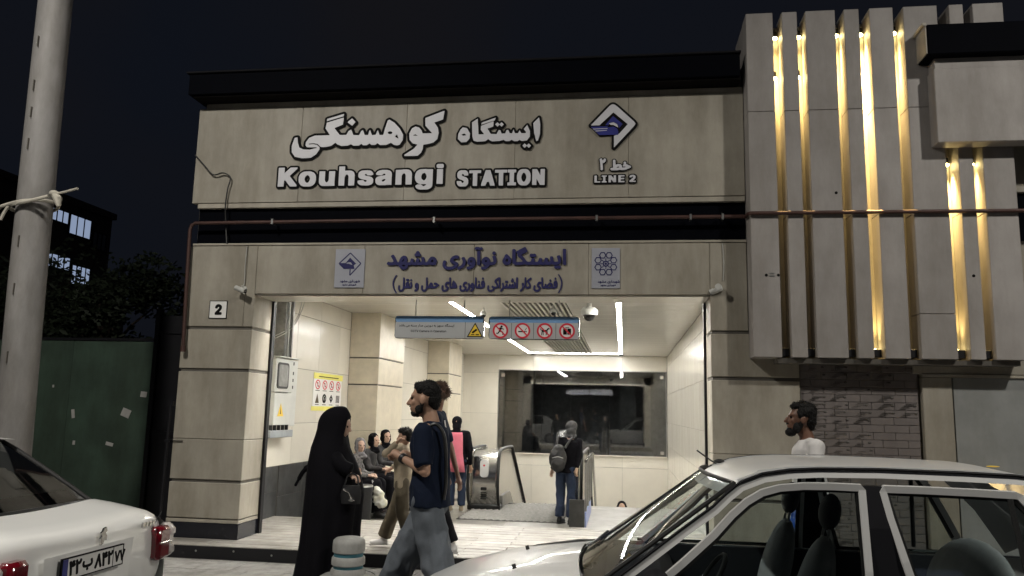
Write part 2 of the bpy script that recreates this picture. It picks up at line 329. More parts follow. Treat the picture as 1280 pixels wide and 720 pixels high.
GLYPHS={'fa_main':['-2541 4535 -2445 4535 -2402 4575 -2384 4620 -2380 4670 -2375 4672 -2318 4681 -2255 4696 -2209 4738 -2195 4815 -2208 4882 -2252 4945 -2247 4949 -2147 4983 -2134 5082 -2135 5089 -2147 5087 -2358 5009 -2365 5004 -2366 4982 -2362 4910 -2279 4817 -2280 4813 -2392 4813 -2395 4817 -2406 4850 -2435 4884 -2442 4889 -2480 4901 -2485 4901 -2527 4880 -2558 4815 -2550 4737 -2512 4692 -2457 4677 -2454 4675 -2457 4668 -2493 4624 -2608 4550 -2609 4547 -2607 4540 -2603 4536','-3901 4537 -3883 4536 -3783 4541 -3718 4585 -3680 4645 -3681 4670 -3683 4675 -3717 4703 -3762 4712 -3820 4709 -3823 4718 -3822 4722 -3757 4724 -3710 4715 -3667 4675 -3638 4672 -3597 4673 -3537 4686 -3530 4689 -3483 4724 -3455 4701 -3405 4681 -3323 4683 -3285 4700 -3250 4681 -3185 4679 -3180 4681 -3152 4702 -3130 4683 -3085 4682 -3077 4686 -3050 4706 -3025 4684 -2983 4683 -2950 4706 -2915 4681 -2840 4681 -2783 4707 -2743 4680 -2705 4671 -2672 4680 -2636 4737 -2633 4803 -2680 4883 -2697 4902 -2750 4959 -2813 4998 -2831 4990 -2835 4985 -2863 4892 -2881 4810 -2885 4806 -2930 4809 -2950 4865 -2953 4869 -2962 4855 -2977 4811 -3022 4809 -3026 4815 -3050 4872 -3056 4868 -3062 4858 -3071 4815 -3073 4812 -3115 4813 -3118 4817 -3135 4862 -3142 4875 -3157 4867 -3162 4862 -3185 4812 -3257 4816 -3263 4823 -3287 4882 -3292 4885 -3322 4868 -3348 4820 -3405 4819 -3432 4822 -3494 4898 -3503 4913 -3398 4953 -3392 5023 -3393 5040 -3397 5042 -3606 4983 -3618 4910 -3563 4830 -3560 4825 -3560 4822 -3750 4821 -3818 4794 -3824 4788 -3859 4740 -3862 4702 -3846 4678 -3842 4676 -3812 4674 -3725 4672 -3715 4667 -3713 4665 -3715 4663 -3802 4643 -3865 4646 -3890 4649 -3938 4672 -3941 4675 -3962 4732 -3972 4802 -3977 4804 -4005 4799 -4008 4797 -4039 4695 -4033 4615 -3990 4558','-2695 4758 -2734 4780 -2732 4785 -2712 4810 -2706 4802 -2690 4760 -2692 4757','-2465 4786 -2502 4788 -2510 4790 -2510 4792 -2485 4807 -2451 4788 -2453 4786','-2800 4815 -2810 4817 -2824 4825 -2828 4833 -2825 4843 -2813 4850 -2800 4852 -2783 4849 -2772 4841 -2768 4833 -2772 4823 -2783 4816','-3284 4937 -3278 4937 -3242 4980 -3246 4987 -3278 5022 -3287 5028 -3337 4986 -3340 4980','-3607 5005 -3605 5003 -3598 5005 -3400 5058 -3396 5063 -3392 5087 -3395 5088 -3402 5087 -3600 5032 -3604 5028'],
'fa_main_b':['-2547 4505 -2442 4504 -2430 4508 -2391 4542 -2376 4558 -2355 4612 -2351 4643 -2242 4669 -2185 4720 -2178 4735 -2164 4820 -2180 4895 -2202 4930 -2135 4954 -2125 4961 -2119 4970 -2114 4988 -2104 5077 -2105 5097 -2115 5114 -2128 5120 -2143 5120 -2370 5037 -2387 5027 -2396 5008 -2392 4905 -2385 4890 -2352 4853 -2347 4843 -2370 4843 -2383 4870 -2418 4910 -2430 4917 -2475 4932 -2495 4930 -2538 4910 -2550 4900 -2589 4820 -2581 4732 -2573 4716 -2542 4678 -2527 4665 -2508 4658 -2508 4655 -2520 4643 -2630 4572 -2638 4560 -2641 4547 -2632 4522 -2627 4514 -2617 4508 -2608 4506','-3907 4507 -3877 4506 -3772 4513 -3696 4563 -3647 4642 -3590 4643 -3530 4656 -3517 4661 -3485 4685 -3462 4670 -3412 4651 -3317 4653 -3287 4666 -3258 4651 -3227 4649 -3177 4649 -3155 4661 -3135 4653 -3077 4653 -3053 4665 -3032 4654 -2978 4652 -2968 4655 -2950 4668 -2932 4655 -2922 4651 -2833 4651 -2787 4672 -2750 4650 -2713 4641 -2695 4641 -2660 4651 -2650 4658 -2610 4722 -2604 4750 -2603 4812 -2657 4904 -2718 4971 -2742 4990 -2798 5025 -2810 5029 -2825 5027 -2848 5015 -2856 5010 -2862 5000 -2893 4898 -2907 4841 -2910 4843 -2925 4885 -2931 4893 -2945 4900 -2960 4900 -2976 4892 -2985 4877 -2998 4843 -3002 4840 -3023 4888 -3037 4901 -3055 4904 -3072 4896 -3087 4877 -3097 4850 -3117 4895 -3127 4903 -3138 4906 -3155 4904 -3179 4888 -3189 4877 -3205 4843 -3237 4845 -3265 4907 -3254 4917 -3215 4965 -3211 4978 -3215 4995 -3262 5050 -3282 5059 -3292 5059 -3302 5055 -3352 5013 -3363 5005 -3362 5045 -3366 5060 -3361 5085 -3363 5100 -3369 5110 -3378 5116 -3387 5119 -3402 5119 -3607 5062 -3625 5052 -3632 5042 -3636 5025 -3636 4992 -3649 4907 -3645 4895 -3620 4858 -3618 4852 -3757 4851 -3835 4820 -3843 4814 -3887 4753 -3892 4708 -3890 4685 -3900 4687 -3917 4697 -3932 4740 -3941 4808 -3951 4825 -3967 4834 -3980 4834 -4013 4829 -4031 4818 -4042 4793 -4069 4702 -4066 4630 -4062 4603 -4016 4540 -4005 4531 -3993 4526','-3402 4850 -3418 4853 -3453 4898 -3380 4928 -3370 4942 -3367 4958 -3306 4915 -3308 4912 -3344 4890 -3366 4850'],
'fa_ist':['-1104 4604 -1098 4604 -1077 4629 -1101 4654 -1106 4653 -1126 4633 -1151 4655 -1155 4656 -1177 4632 -1176 4627 -1153 4605 -1148 4606 -1128 4626','-1016 4685 -1013 4684 -1005 4685 -998 4687 -995 4690 -972 4769 -972 4889 -984 4965 -988 4972 -1043 4916 -1054 4902 -1042 4782','-1185 4687 -1126 4695 -1093 4740 -1092 4790 -1094 4812 -1125 4882 -1128 4881 -1165 4835 -1162 4829 -1139 4799 -1141 4787 -1145 4783 -1185 4783 -1195 4785 -1215 4819 -1218 4817 -1233 4785 -1270 4786 -1273 4790 -1287 4829 -1290 4831 -1303 4791 -1306 4786 -1333 4789 -1350 4825 -1353 4828 -1366 4828 -1371 4827 -1373 4824 -1386 4786 -1426 4785 -1430 4787 -1446 4827 -1450 4829 -1465 4830 -1468 4827 -1491 4780 -1558 4785 -1567 4794 -1601 4850 -1597 4854 -1535 4876 -1532 4889 -1531 4925 -1531 4939 -1535 4941 -1678 4890 -1681 4885 -1683 4839 -1641 4785 -1645 4783 -1705 4783 -1709 4785 -1710 4795 -1723 4977 -1726 4977 -1740 4969 -1792 4934 -1782 4759 -1767 4710 -1761 4705 -1723 4693 -1633 4696 -1623 4699 -1590 4723 -1575 4710 -1541 4693 -1455 4695 -1405 4709 -1378 4691 -1336 4690 -1310 4706 -1276 4688 -1236 4688 -1215 4704','-1915 4690 -1850 4693 -1819 4734 -1816 4742 -1813 4800 -1848 4860 -1856 4866 -1900 4875 -1905 4873 -1930 4845 -1953 4795 -1956 4779 -1957 4732','-1898 4770 -1914 4785 -1915 4789 -1883 4799 -1878 4798 -1856 4779 -1863 4775','-1435 4874 -1430 4874 -1408 4897 -1419 4912 -1433 4925 -1436 4924 -1456 4905 -1460 4904 -1481 4925 -1485 4927 -1509 4904 -1508 4900 -1485 4875 -1481 4875 -1458 4896','-1678 4907 -1676 4905 -1665 4908 -1518 4952 -1505 4985 -1533 4977 -1670 4929 -1675 4925'],
'fa_ist_b':['-1109 4577 -1095 4577 -1081 4585 -1059 4609 -1051 4624 -1051 4635 -1059 4649 -1083 4673 -1101 4684 -1069 4732 -1066 4764 -1061 4754 -1042 4680 -1031 4664 -1018 4658 -991 4662 -978 4670 -968 4690 -947 4762 -947 4895 -961 4980 -968 4992 -980 4999 -993 4999 -1006 4991 -1061 4934 -1075 4917 -1079 4909 -1079 4894 -1073 4835 -1105 4900 -1118 4909 -1128 4909 -1145 4900 -1183 4854 -1191 4835 -1208 4846 -1223 4846 -1236 4837 -1250 4812 -1254 4814 -1264 4839 -1271 4852 -1283 4859 -1293 4859 -1308 4852 -1321 4826 -1331 4844 -1343 4851 -1380 4851 -1393 4841 -1405 4812 -1408 4810 -1412 4812 -1426 4845 -1413 4855 -1390 4878 -1383 4890 -1383 4905 -1401 4931 -1425 4950 -1441 4951 -1458 4941 -1475 4951 -1486 4954 -1479 4979 -1479 4992 -1484 5002 -1491 5009 -1500 5013 -1511 5012 -1676 4954 -1693 4945 -1696 4949 -1697 4984 -1701 4992 -1715 5003 -1728 5004 -1805 4957 -1813 4949 -1817 4939 -1815 4856 -1831 4880 -1843 4888 -1895 4901 -1908 4901 -1922 4892 -1948 4864 -1978 4802 -1982 4725 -1975 4713 -1963 4701 -1935 4673 -1921 4665 -1842 4669 -1830 4677 -1798 4718 -1787 4694 -1781 4687 -1768 4680 -1730 4668 -1626 4671 -1613 4675 -1591 4689 -1546 4668 -1448 4670 -1411 4681 -1386 4667 -1351 4664 -1328 4665 -1308 4676 -1281 4663 -1230 4663 -1211 4672 -1190 4660 -1203 4637 -1204 4625 -1195 4610 -1172 4587 -1158 4578 -1148 4578 -1126 4588','-1513 4807 -1546 4810 -1562 4837 -1525 4851 -1510 4862 -1488 4845 -1505 4809'],
'kouh':['-2392 4116 -2321 4115 -2299 4118 -2274 4129 -2257 4144 -2251 4157 -2248 4167 -2248 4359 -2250 4364 -2314 4365 -2338 4368 -2398 4366 -2416 4361 -2431 4353 -2442 4344 -2455 4326 -2463 4299 -2465 4269 -2460 4234 -2445 4209 -2423 4192 -2401 4185 -2389 4183 -2325 4182 -2326 4177 -2333 4168 -2353 4158 -2359 4159 -2369 4164 -2389 4180 -2429 4180 -2454 4167 -2454 4149 -2443 4135 -2421 4122','-3852 4179 -3778 4178 -3759 4182 -3741 4190 -3728 4200 -3714 4217 -3706 4236 -3702 4254 -3702 4289 -3704 4301 -3707 4314 -3716 4331 -3728 4346 -3743 4356 -3773 4366 -3794 4368 -3853 4366 -3871 4361 -3884 4354 -3899 4343 -3908 4332 -3916 4317 -3922 4299 -3923 4264 -3918 4232 -3906 4211 -3893 4197 -3874 4185','-3118 4179 -3043 4178 -3031 4180 -3006 4189 -2993 4198 -2986 4207 -2980 4222 -2980 4251 -2984 4262 -2993 4273 -3004 4281 -3021 4288 -3079 4301 -3091 4311 -3084 4320 -3076 4324 -3068 4320 -3053 4303 -3014 4303 -2985 4309 -2983 4324 -2985 4331 -2994 4344 -3009 4358 -3026 4364 -3053 4368 -3114 4366 -3134 4361 -3148 4354 -3157 4347 -3163 4339 -3168 4326 -3168 4294 -3165 4284 -3156 4273 -3146 4266 -3133 4260 -3071 4246 -3059 4237 -3059 4234 -3066 4227 -3078 4221 -3089 4227 -3104 4245 -3146 4245 -3173 4239 -3175 4222 -3170 4211 -3164 4201 -3146 4187','-2903 4179 -2828 4178 -2813 4181 -2756 4181 -2753 4183 -2752 4317 -2757 4336 -2768 4350 -2783 4359 -2808 4366 -2869 4368 -2908 4361 -2924 4353 -2937 4342 -2947 4326 -2946 4312 -2943 4309 -2916 4302 -2876 4302 -2860 4317 -2846 4323 -2835 4317 -2829 4307 -2831 4302 -2841 4299 -2893 4293 -2921 4286 -2940 4276 -2946 4267 -2952 4252 -2952 4221 -2948 4209 -2942 4199 -2934 4192 -2917 4182','-3613 4181 -3539 4180 -3531 4181 -3468 4181 -3464 4183 -3463 4359 -3465 4364 -3533 4365 -3538 4363 -3539 4256 -3545 4239 -3555 4229 -3564 4225 -3571 4227 -3580 4236 -3587 4251 -3588 4262 -3589 4363 -3594 4365 -3656 4365 -3661 4363 -3662 4232 -3660 4221 -3653 4206 -3644 4195 -3631 4186','-4185 4182 -4112 4182 -4110 4187 -4110 4254 -4098 4265 -4028 4182 -3951 4181 -3946 4183 -3945 4196 -3947 4201 -4030 4301 -4040 4316 -4030 4327 -3949 4402 -3947 4409 -3948 4421 -4033 4421 -4108 4352 -4110 4356 -4110 4416 -4112 4421 -4181 4421 -4186 4420 -4187 4187','-3412 4182 -3346 4181 -3341 4183 -3340 4282 -3338 4292 -3328 4312 -3313 4322 -3306 4319 -3299 4312 -3290 4294 -3289 4183 -3284 4181 -3221 4181 -3215 4184 -3215 4314 -3223 4339 -3231 4350 -3241 4358 -3264 4366 -3283 4368 -3338 4367 -3340 4371 -3340 4417 -3343 4421 -3409 4421 -3413 4419 -3413 4187','-2702 4182 -2634 4181 -2629 4183 -2628 4289 -2625 4299 -2618 4311 -2608 4319 -2601 4322 -2592 4317 -2586 4311 -2579 4292 -2578 4183 -2573 4181 -2505 4182 -2503 4187 -2503 4309 -2507 4329 -2517 4346 -2527 4356 -2541 4363 -2569 4368 -2611 4368 -2636 4365 -2702 4364 -2703 4359 -2703 4187','-2197 4182 -2131 4181 -2125 4184 -2125 4359 -2128 4364 -2194 4365 -2198 4362 -2198 4187','-2861 4222 -2870 4227 -2874 4232 -2874 4237 -2871 4243 -2863 4248 -2851 4253 -2831 4256 -2828 4255 -2830 4244 -2839 4231 -2851 4224','-3816 4224 -3825 4229 -3840 4246 -3846 4266 -3847 4276 -3841 4296 -3833 4309 -3821 4319 -3813 4323 -3799 4316 -3789 4306 -3781 4289 -3777 4272 -3784 4247 -3792 4236 -3806 4224','-2359 4229 -2370 4236 -2381 4249 -2386 4261 -2388 4277 -2383 4297 -2378 4306 -2366 4318 -2354 4322 -2341 4315 -2331 4302 -2324 4286 -2322 4274 -2326 4257 -2335 4241 -2349 4230','-2190 4377 -2138 4376 -2126 4380 -2119 4391 -2119 4417 -2126 4425 -2133 4428 -2188 4428 -2198 4424 -2205 4412 -2205 4394 -2201 4385'],
'kouh_b':['-2397 4092 -2316 4091 -2293 4095 -2274 4102 -2254 4114 -2234 4137 -2225 4162 -2225 4366 -2232 4381 -2244 4388 -2309 4388 -2334 4391 -2404 4389 -2429 4381 -2454 4365 -2481 4328 -2491 4349 -2509 4371 -2521 4379 -2541 4388 -2568 4391 -2706 4388 -2719 4381 -2725 4372 -2728 4327 -2737 4349 -2753 4368 -2773 4381 -2803 4390 -2874 4391 -2908 4386 -2939 4371 -2953 4359 -2964 4345 -2988 4371 -3011 4384 -3048 4391 -3101 4391 -3129 4388 -3158 4376 -3177 4361 -3193 4331 -3212 4364 -3234 4381 -3261 4390 -3315 4392 -3318 4429 -3324 4438 -3333 4443 -3416 4445 -3429 4438 -3436 4426 -3437 4181 -3430 4166 -3418 4159 -3339 4158 -3324 4166 -3316 4181 -3316 4276 -3314 4280 -3314 4179 -3306 4165 -3293 4158 -3208 4160 -3199 4165 -3194 4172 -3191 4194 -3189 4195 -3172 4176 -3159 4167 -3133 4157 -3119 4155 -3036 4155 -3024 4157 -2996 4167 -2966 4191 -2951 4175 -2939 4167 -2906 4155 -2823 4155 -2808 4158 -2749 4158 -2736 4165 -2728 4177 -2719 4165 -2706 4158 -2626 4158 -2613 4165 -2605 4179 -2605 4282 -2603 4285 -2602 4181 -2594 4165 -2579 4158 -2503 4158 -2494 4160 -2487 4166 -2480 4177 -2480 4211 -2478 4214 -2463 4192 -2473 4182 -2478 4171 -2478 4146 -2473 4134 -2458 4117 -2443 4106 -2421 4097','-3857 4156 -3773 4155 -3744 4162 -3711 4183 -3686 4218 -3675 4196 -3659 4177 -3641 4164 -3618 4157 -3534 4156 -3463 4158 -3454 4160 -3446 4167 -3440 4181 -3440 4364 -3442 4374 -3449 4383 -3463 4388 -3539 4388 -3554 4381 -3562 4366 -3563 4265 -3565 4269 -3565 4366 -3571 4379 -3579 4386 -3589 4388 -3663 4388 -3671 4386 -3678 4381 -3685 4369 -3685 4332 -3688 4329 -3703 4353 -3714 4365 -3736 4379 -3759 4388 -3789 4391 -3838 4391 -3866 4388 -3884 4381 -3906 4368 -3918 4357 -3935 4332 -3945 4304 -3946 4238 -4003 4306 -4007 4314 -3927 4392 -3924 4401 -3924 4424 -3931 4438 -3946 4445 -4036 4445 -4049 4438 -4084 4406 -4086 4407 -4089 4431 -4094 4438 -4106 4444 -4188 4445 -4196 4442 -4205 4436 -4210 4422 -4210 4181 -4203 4165 -4188 4158 -4109 4158 -4101 4160 -4094 4166 -4087 4177 -4087 4209 -4084 4212 -4046 4166 -4033 4159 -3941 4159 -3927 4167 -3919 4189 -3889 4166','-2203 4159 -2123 4158 -2109 4165 -2102 4177 -2102 4369 -2095 4386 -2095 4421 -2101 4432 -2109 4441 -2126 4451 -2196 4451 -2216 4440 -2228 4419 -2228 4389 -2221 4371 -2222 4181 -2215 4166','-3814 4252 -3820 4259 -3823 4272 -3819 4287 -3813 4295 -3806 4288 -3802 4271 -3807 4256 -3811 4251','-2358 4257 -2365 4274 -2360 4289 -2354 4294 -2347 4281 -2347 4271 -2352 4257','-3189 4258 -3192 4262 -3191 4280 -3181 4264','-2968 4281 -2972 4287 -2963 4293 -2960 4289'],
'station':['-1912 4146 -1861 4146 -1849 4148 -1841 4151 -1831 4159 -1821 4171 -1817 4180 -1815 4190 -1815 4221 -1823 4240 -1841 4256 -1884 4273 -1892 4278 -1897 4286 -1893 4295 -1888 4300 -1883 4302 -1873 4293 -1866 4279 -1821 4279 -1818 4280 -1817 4300 -1822 4318 -1836 4334 -1851 4342 -1863 4344 -1904 4344 -1919 4340 -1930 4335 -1940 4325 -1948 4308 -1950 4296 -1950 4275 -1946 4260 -1942 4251 -1926 4238 -1881 4220 -1873 4214 -1868 4206 -1869 4200 -1874 4193 -1884 4186 -1895 4195 -1902 4210 -1904 4212 -1949 4212 -1953 4211 -1953 4191 -1946 4170 -1933 4154','-1172 4146 -1138 4146 -1124 4148 -1111 4153 -1091 4171 -1083 4186 -1077 4201 -1074 4221 -1074 4268 -1079 4295 -1087 4313 -1098 4327 -1108 4335 -1123 4342 -1134 4344 -1174 4344 -1194 4338 -1204 4332 -1216 4320 -1225 4306 -1231 4288 -1235 4266 -1235 4225 -1228 4191 -1216 4170 -1206 4159 -1189 4149','-1759 4150 -1713 4149 -1709 4151 -1708 4303 -1704 4306 -1665 4306 -1664 4310 -1664 4336 -1666 4340 -1799 4341 -1805 4338 -1805 4310 -1804 4306 -1764 4306 -1761 4303 -1760 4155','-1659 4150 -1608 4150 -1593 4195 -1588 4197 -1569 4197 -1566 4195 -1551 4150 -1506 4149 -1501 4150 -1501 4170 -1551 4336 -1553 4340 -1603 4341 -1608 4338 -1660 4166','-1449 4150 -1403 4149 -1399 4151 -1398 4303 -1394 4306 -1355 4306 -1354 4310 -1354 4336 -1356 4340 -1491 4341 -1497 4338 -1497 4310 -1495 4306 -1454 4306 -1451 4303 -1450 4155','-1345 4150 -1251 4149 -1246 4151 -1246 4184 -1268 4186 -1270 4191 -1270 4301 -1268 4305 -1246 4307 -1245 4336 -1248 4340 -1341 4341 -1347 4338 -1346 4307 -1324 4305 -1322 4300 -1322 4190 -1324 4186 -1346 4184 -1347 4155','-1054 4150 -1009 4149 -1004 4150 -1004 4216 -1003 4221 -1001 4221 -963 4150 -913 4149 -908 4150 -907 4335 -908 4340 -953 4341 -958 4339 -959 4271 -959 4267 -961 4267 -995 4331 -1001 4340 -1049 4341 -1054 4339 -1055 4155','-1158 4189 -1166 4196 -1176 4211 -1183 4236 -1184 4251 -1180 4270 -1173 4285 -1164 4296 -1154 4302 -1140 4291 -1132 4276 -1125 4255 -1125 4236 -1131 4215 -1139 4200 -1149 4190'],
'station_b':['-1917 4123 -1856 4122 -1844 4124 -1821 4136 -1807 4150 -1797 4165 -1792 4185 -1792 4226 -1805 4258 -1796 4270 -1793 4281 -1789 4282 -1785 4281 -1784 4278 -1783 4146 -1778 4134 -1769 4128 -1761 4126 -1706 4126 -1693 4132 -1684 4144 -1676 4132 -1664 4126 -1604 4126 -1590 4133 -1579 4153 -1570 4135 -1556 4126 -1499 4126 -1491 4128 -1483 4134 -1477 4146 -1476 4171 -1510 4281 -1508 4285 -1499 4282 -1478 4282 -1474 4280 -1474 4148 -1467 4133 -1454 4126 -1396 4126 -1381 4135 -1375 4148 -1375 4280 -1371 4282 -1351 4282 -1347 4281 -1345 4278 -1346 4211 -1363 4201 -1370 4186 -1370 4145 -1363 4133 -1354 4127 -1243 4126 -1231 4131 -1221 4140 -1203 4129 -1188 4124 -1134 4122 -1103 4130 -1081 4146 -1071 4132 -1058 4126 -1001 4126 -984 4136 -966 4126 -904 4126 -891 4132 -884 4146 -884 4343 -891 4357 -906 4364 -961 4364 -979 4353 -998 4364 -1058 4364 -1071 4357 -1079 4344 -1106 4361 -1129 4367 -1181 4367 -1201 4362 -1223 4349 -1231 4358 -1244 4364 -1498 4364 -1511 4358 -1517 4351 -1521 4327 -1531 4350 -1543 4362 -1551 4364 -1608 4364 -1616 4362 -1625 4355 -1639 4324 -1643 4350 -1649 4358 -1661 4364 -1806 4364 -1824 4355 -1836 4362 -1856 4367 -1911 4367 -1929 4362 -1946 4352 -1959 4338 -1968 4323 -1973 4303 -1974 4271 -1968 4250 -1961 4236 -1971 4226 -1977 4213 -1975 4178 -1965 4155 -1943 4133','-1684 4174 -1685 4280 -1683 4282 -1661 4282 -1651 4286 -1649 4283 -1654 4266 -1679 4183','-1154 4224 -1160 4245 -1154 4266 -1149 4246 -1151 4230'],
'line':['-329 4166 -268 4165 -262 4168 -262 4178 -265 4180 -298 4180 -302 4183 -302 4245 -305 4248 -326 4249 -330 4246 -330 4171','-245 4166 -195 4165 -190 4167 -190 4179 -201 4181 -204 4186 -203 4231 -201 4233 -190 4235 -189 4245 -190 4248 -241 4249 -246 4247 -246 4235 -233 4233 -230 4228 -231 4183 -233 4181 -246 4179 -247 4170','-167 4166 -145 4165 -141 4167 -140 4198 -138 4201 -111 4166 -84 4166 -82 4171 -83 4247 -88 4249 -108 4247 -109 4216 -111 4213 -138 4248 -167 4248 -169 4243 -169 4171','-55 4166 9 4165 14 4167 15 4176 12 4180 -25 4180 -28 4182 -29 4186 -28 4198 -26 4200 7 4200 10 4202 11 4206 11 4213 9 4215 -27 4216 -29 4220 -28 4232 -25 4234 12 4234 15 4238 13 4248 -51 4249 -56 4247 -57 4171','71 4166 137 4165 142 4167 143 4176 140 4180 115 4180 112 4183 134 4205 141 4215 141 4233 134 4244 117 4250 99 4250 85 4247 75 4240 71 4231 72 4223 74 4221 95 4221 101 4230 105 4232 110 4230 114 4225 110 4217 71 4180 70 4175'],
'line_b':['-335 4151 -190 4150 -178 4153 -170 4150 -140 4150 -126 4157 -113 4150 -80 4151 -70 4156 -58 4150 19 4151 26 4156 29 4163 29 4183 25 4193 25 4223 30 4233 29 4253 24 4260 15 4264 -58 4264 -70 4259 -80 4264 -110 4264 -123 4257 -136 4264 -170 4264 -178 4261 -188 4264 -250 4264 -259 4258 -262 4250 -261 4228 -245 4215 -246 4198 -255 4194 -286 4197 -287 4251 -293 4260 -301 4264 -335 4263 -343 4257 -345 4248 -345 4163 -342 4156','65 4151 144 4150 155 4158 158 4163 158 4183 149 4196 156 4211 156 4238 152 4247 141 4258 122 4265 92 4265 72 4258 60 4247 56 4238 57 4216 62 4209 72 4203 55 4181 55 4161','-186 4196 -189 4201 -189 4215 -186 4218 -184 4213 -184 4200'],
'khat':['-117 4308 -67 4307 -38 4313 -20 4309 12 4309 33 4314 67 4330 83 4335 89 4340 89 4348 87 4355 82 4360 70 4363 42 4377 29 4380 35 4391 35 4400 25 4410 15 4410 8 4407 3 4400 3 4390 8 4381 -5 4371 -5 4358 2 4350 23 4350 31 4346 17 4341 -10 4338 -14 4341 -14 4356 -18 4366 -28 4377 -35 4381 -63 4382 -87 4373 -90 4430 -97 4435 -112 4435 -117 4431 -119 4426 -118 4341 -122 4337 -140 4338 -145 4333 -147 4325 -147 4316 -142 4311 -137 4309','-77 4337 -78 4340 -77 4342 -60 4352 -52 4354 -45 4350 -45 4345 -55 4339'],
'khat_b':['-119 4296 -65 4296 -38 4300 -22 4297 12 4297 30 4301 92 4326 100 4338 100 4351 95 4363 90 4368 48 4386 47 4400 42 4410 28 4421 13 4422 -1 4415 -8 4401 -9 4386 -13 4381 -37 4394 -63 4394 -73 4391 -77 4396 -78 4430 -82 4438 -93 4447 -115 4447 -125 4440 -131 4430 -129 4353 -150 4345 -159 4326 -158 4315 -150 4303 -138 4297'],
'dota':['-254 4312 -239 4313 -232 4319 -232 4340 -236 4395 -216 4403 -204 4417 -200 4429 -200 4444 -203 4449 -209 4452 -217 4453 -222 4450 -226 4444 -228 4434 -232 4431 -241 4434 -244 4449 -249 4454 -254 4454 -264 4451 -271 4444 -271 4437 -263 4384 -260 4319'],
'dota_b':['-256 4300 -244 4300 -234 4303 -226 4308 -220 4317 -223 4385 -200 4402 -188 4427 -190 4450 -196 4458 -207 4464 -221 4464 -234 4457 -247 4466 -257 4466 -274 4458 -283 4445 -275 4382 -271 4317 -266 4307'],
'logo_w':['-106 4582 125 4835 140 4864 124 4890 -58 5067 -82 5089 -99 5101 -121 5108 -141 5102 -159 5088 -374 4859 -371 4856 -277 4854 -125 5000 -114 5008 49 4863 50 4857 -45 4749 -101 4725 -107 4720 -108 4587'],
'logo_w_b':['-116 4554 -99 4554 -82 4566 137 4807 150 4822 165 4850 167 4869 148 4905 -67 5113 -94 5129 -111 5134 -129 5135 -156 5126 -193 5092 -398 4874 -403 4864 -403 4852 -397 4840 -382 4830 -269 4827 -260 4832 -114 4971 10 4860 11 4855 -60 4774 -121 4746 -134 4729 -135 4574 -129 4563'],
'logo_fill':['-119 5102 133 4862 -56 4736 -278 4723 -390 4851'],
'logo_blue':['-376 4838 -182 4839 -182 4828 -153 4827 -113 4834 -68 4805 -57 4775 -59 4733 -278 4736','-207 4855 -119 4962 -10 4865 -45 4816 -71 4867 -113 4888 -153 4883 -172 4851'],
'logo_line':['-352 4812 -182 4814 -181 4808 -346 4805','-326 4787 -189 4792 -188 4786 -318 4779','-167 4871 -113 4884 -71 4858 -57 4820 -77 4830 -113 4852 -145 4853'],
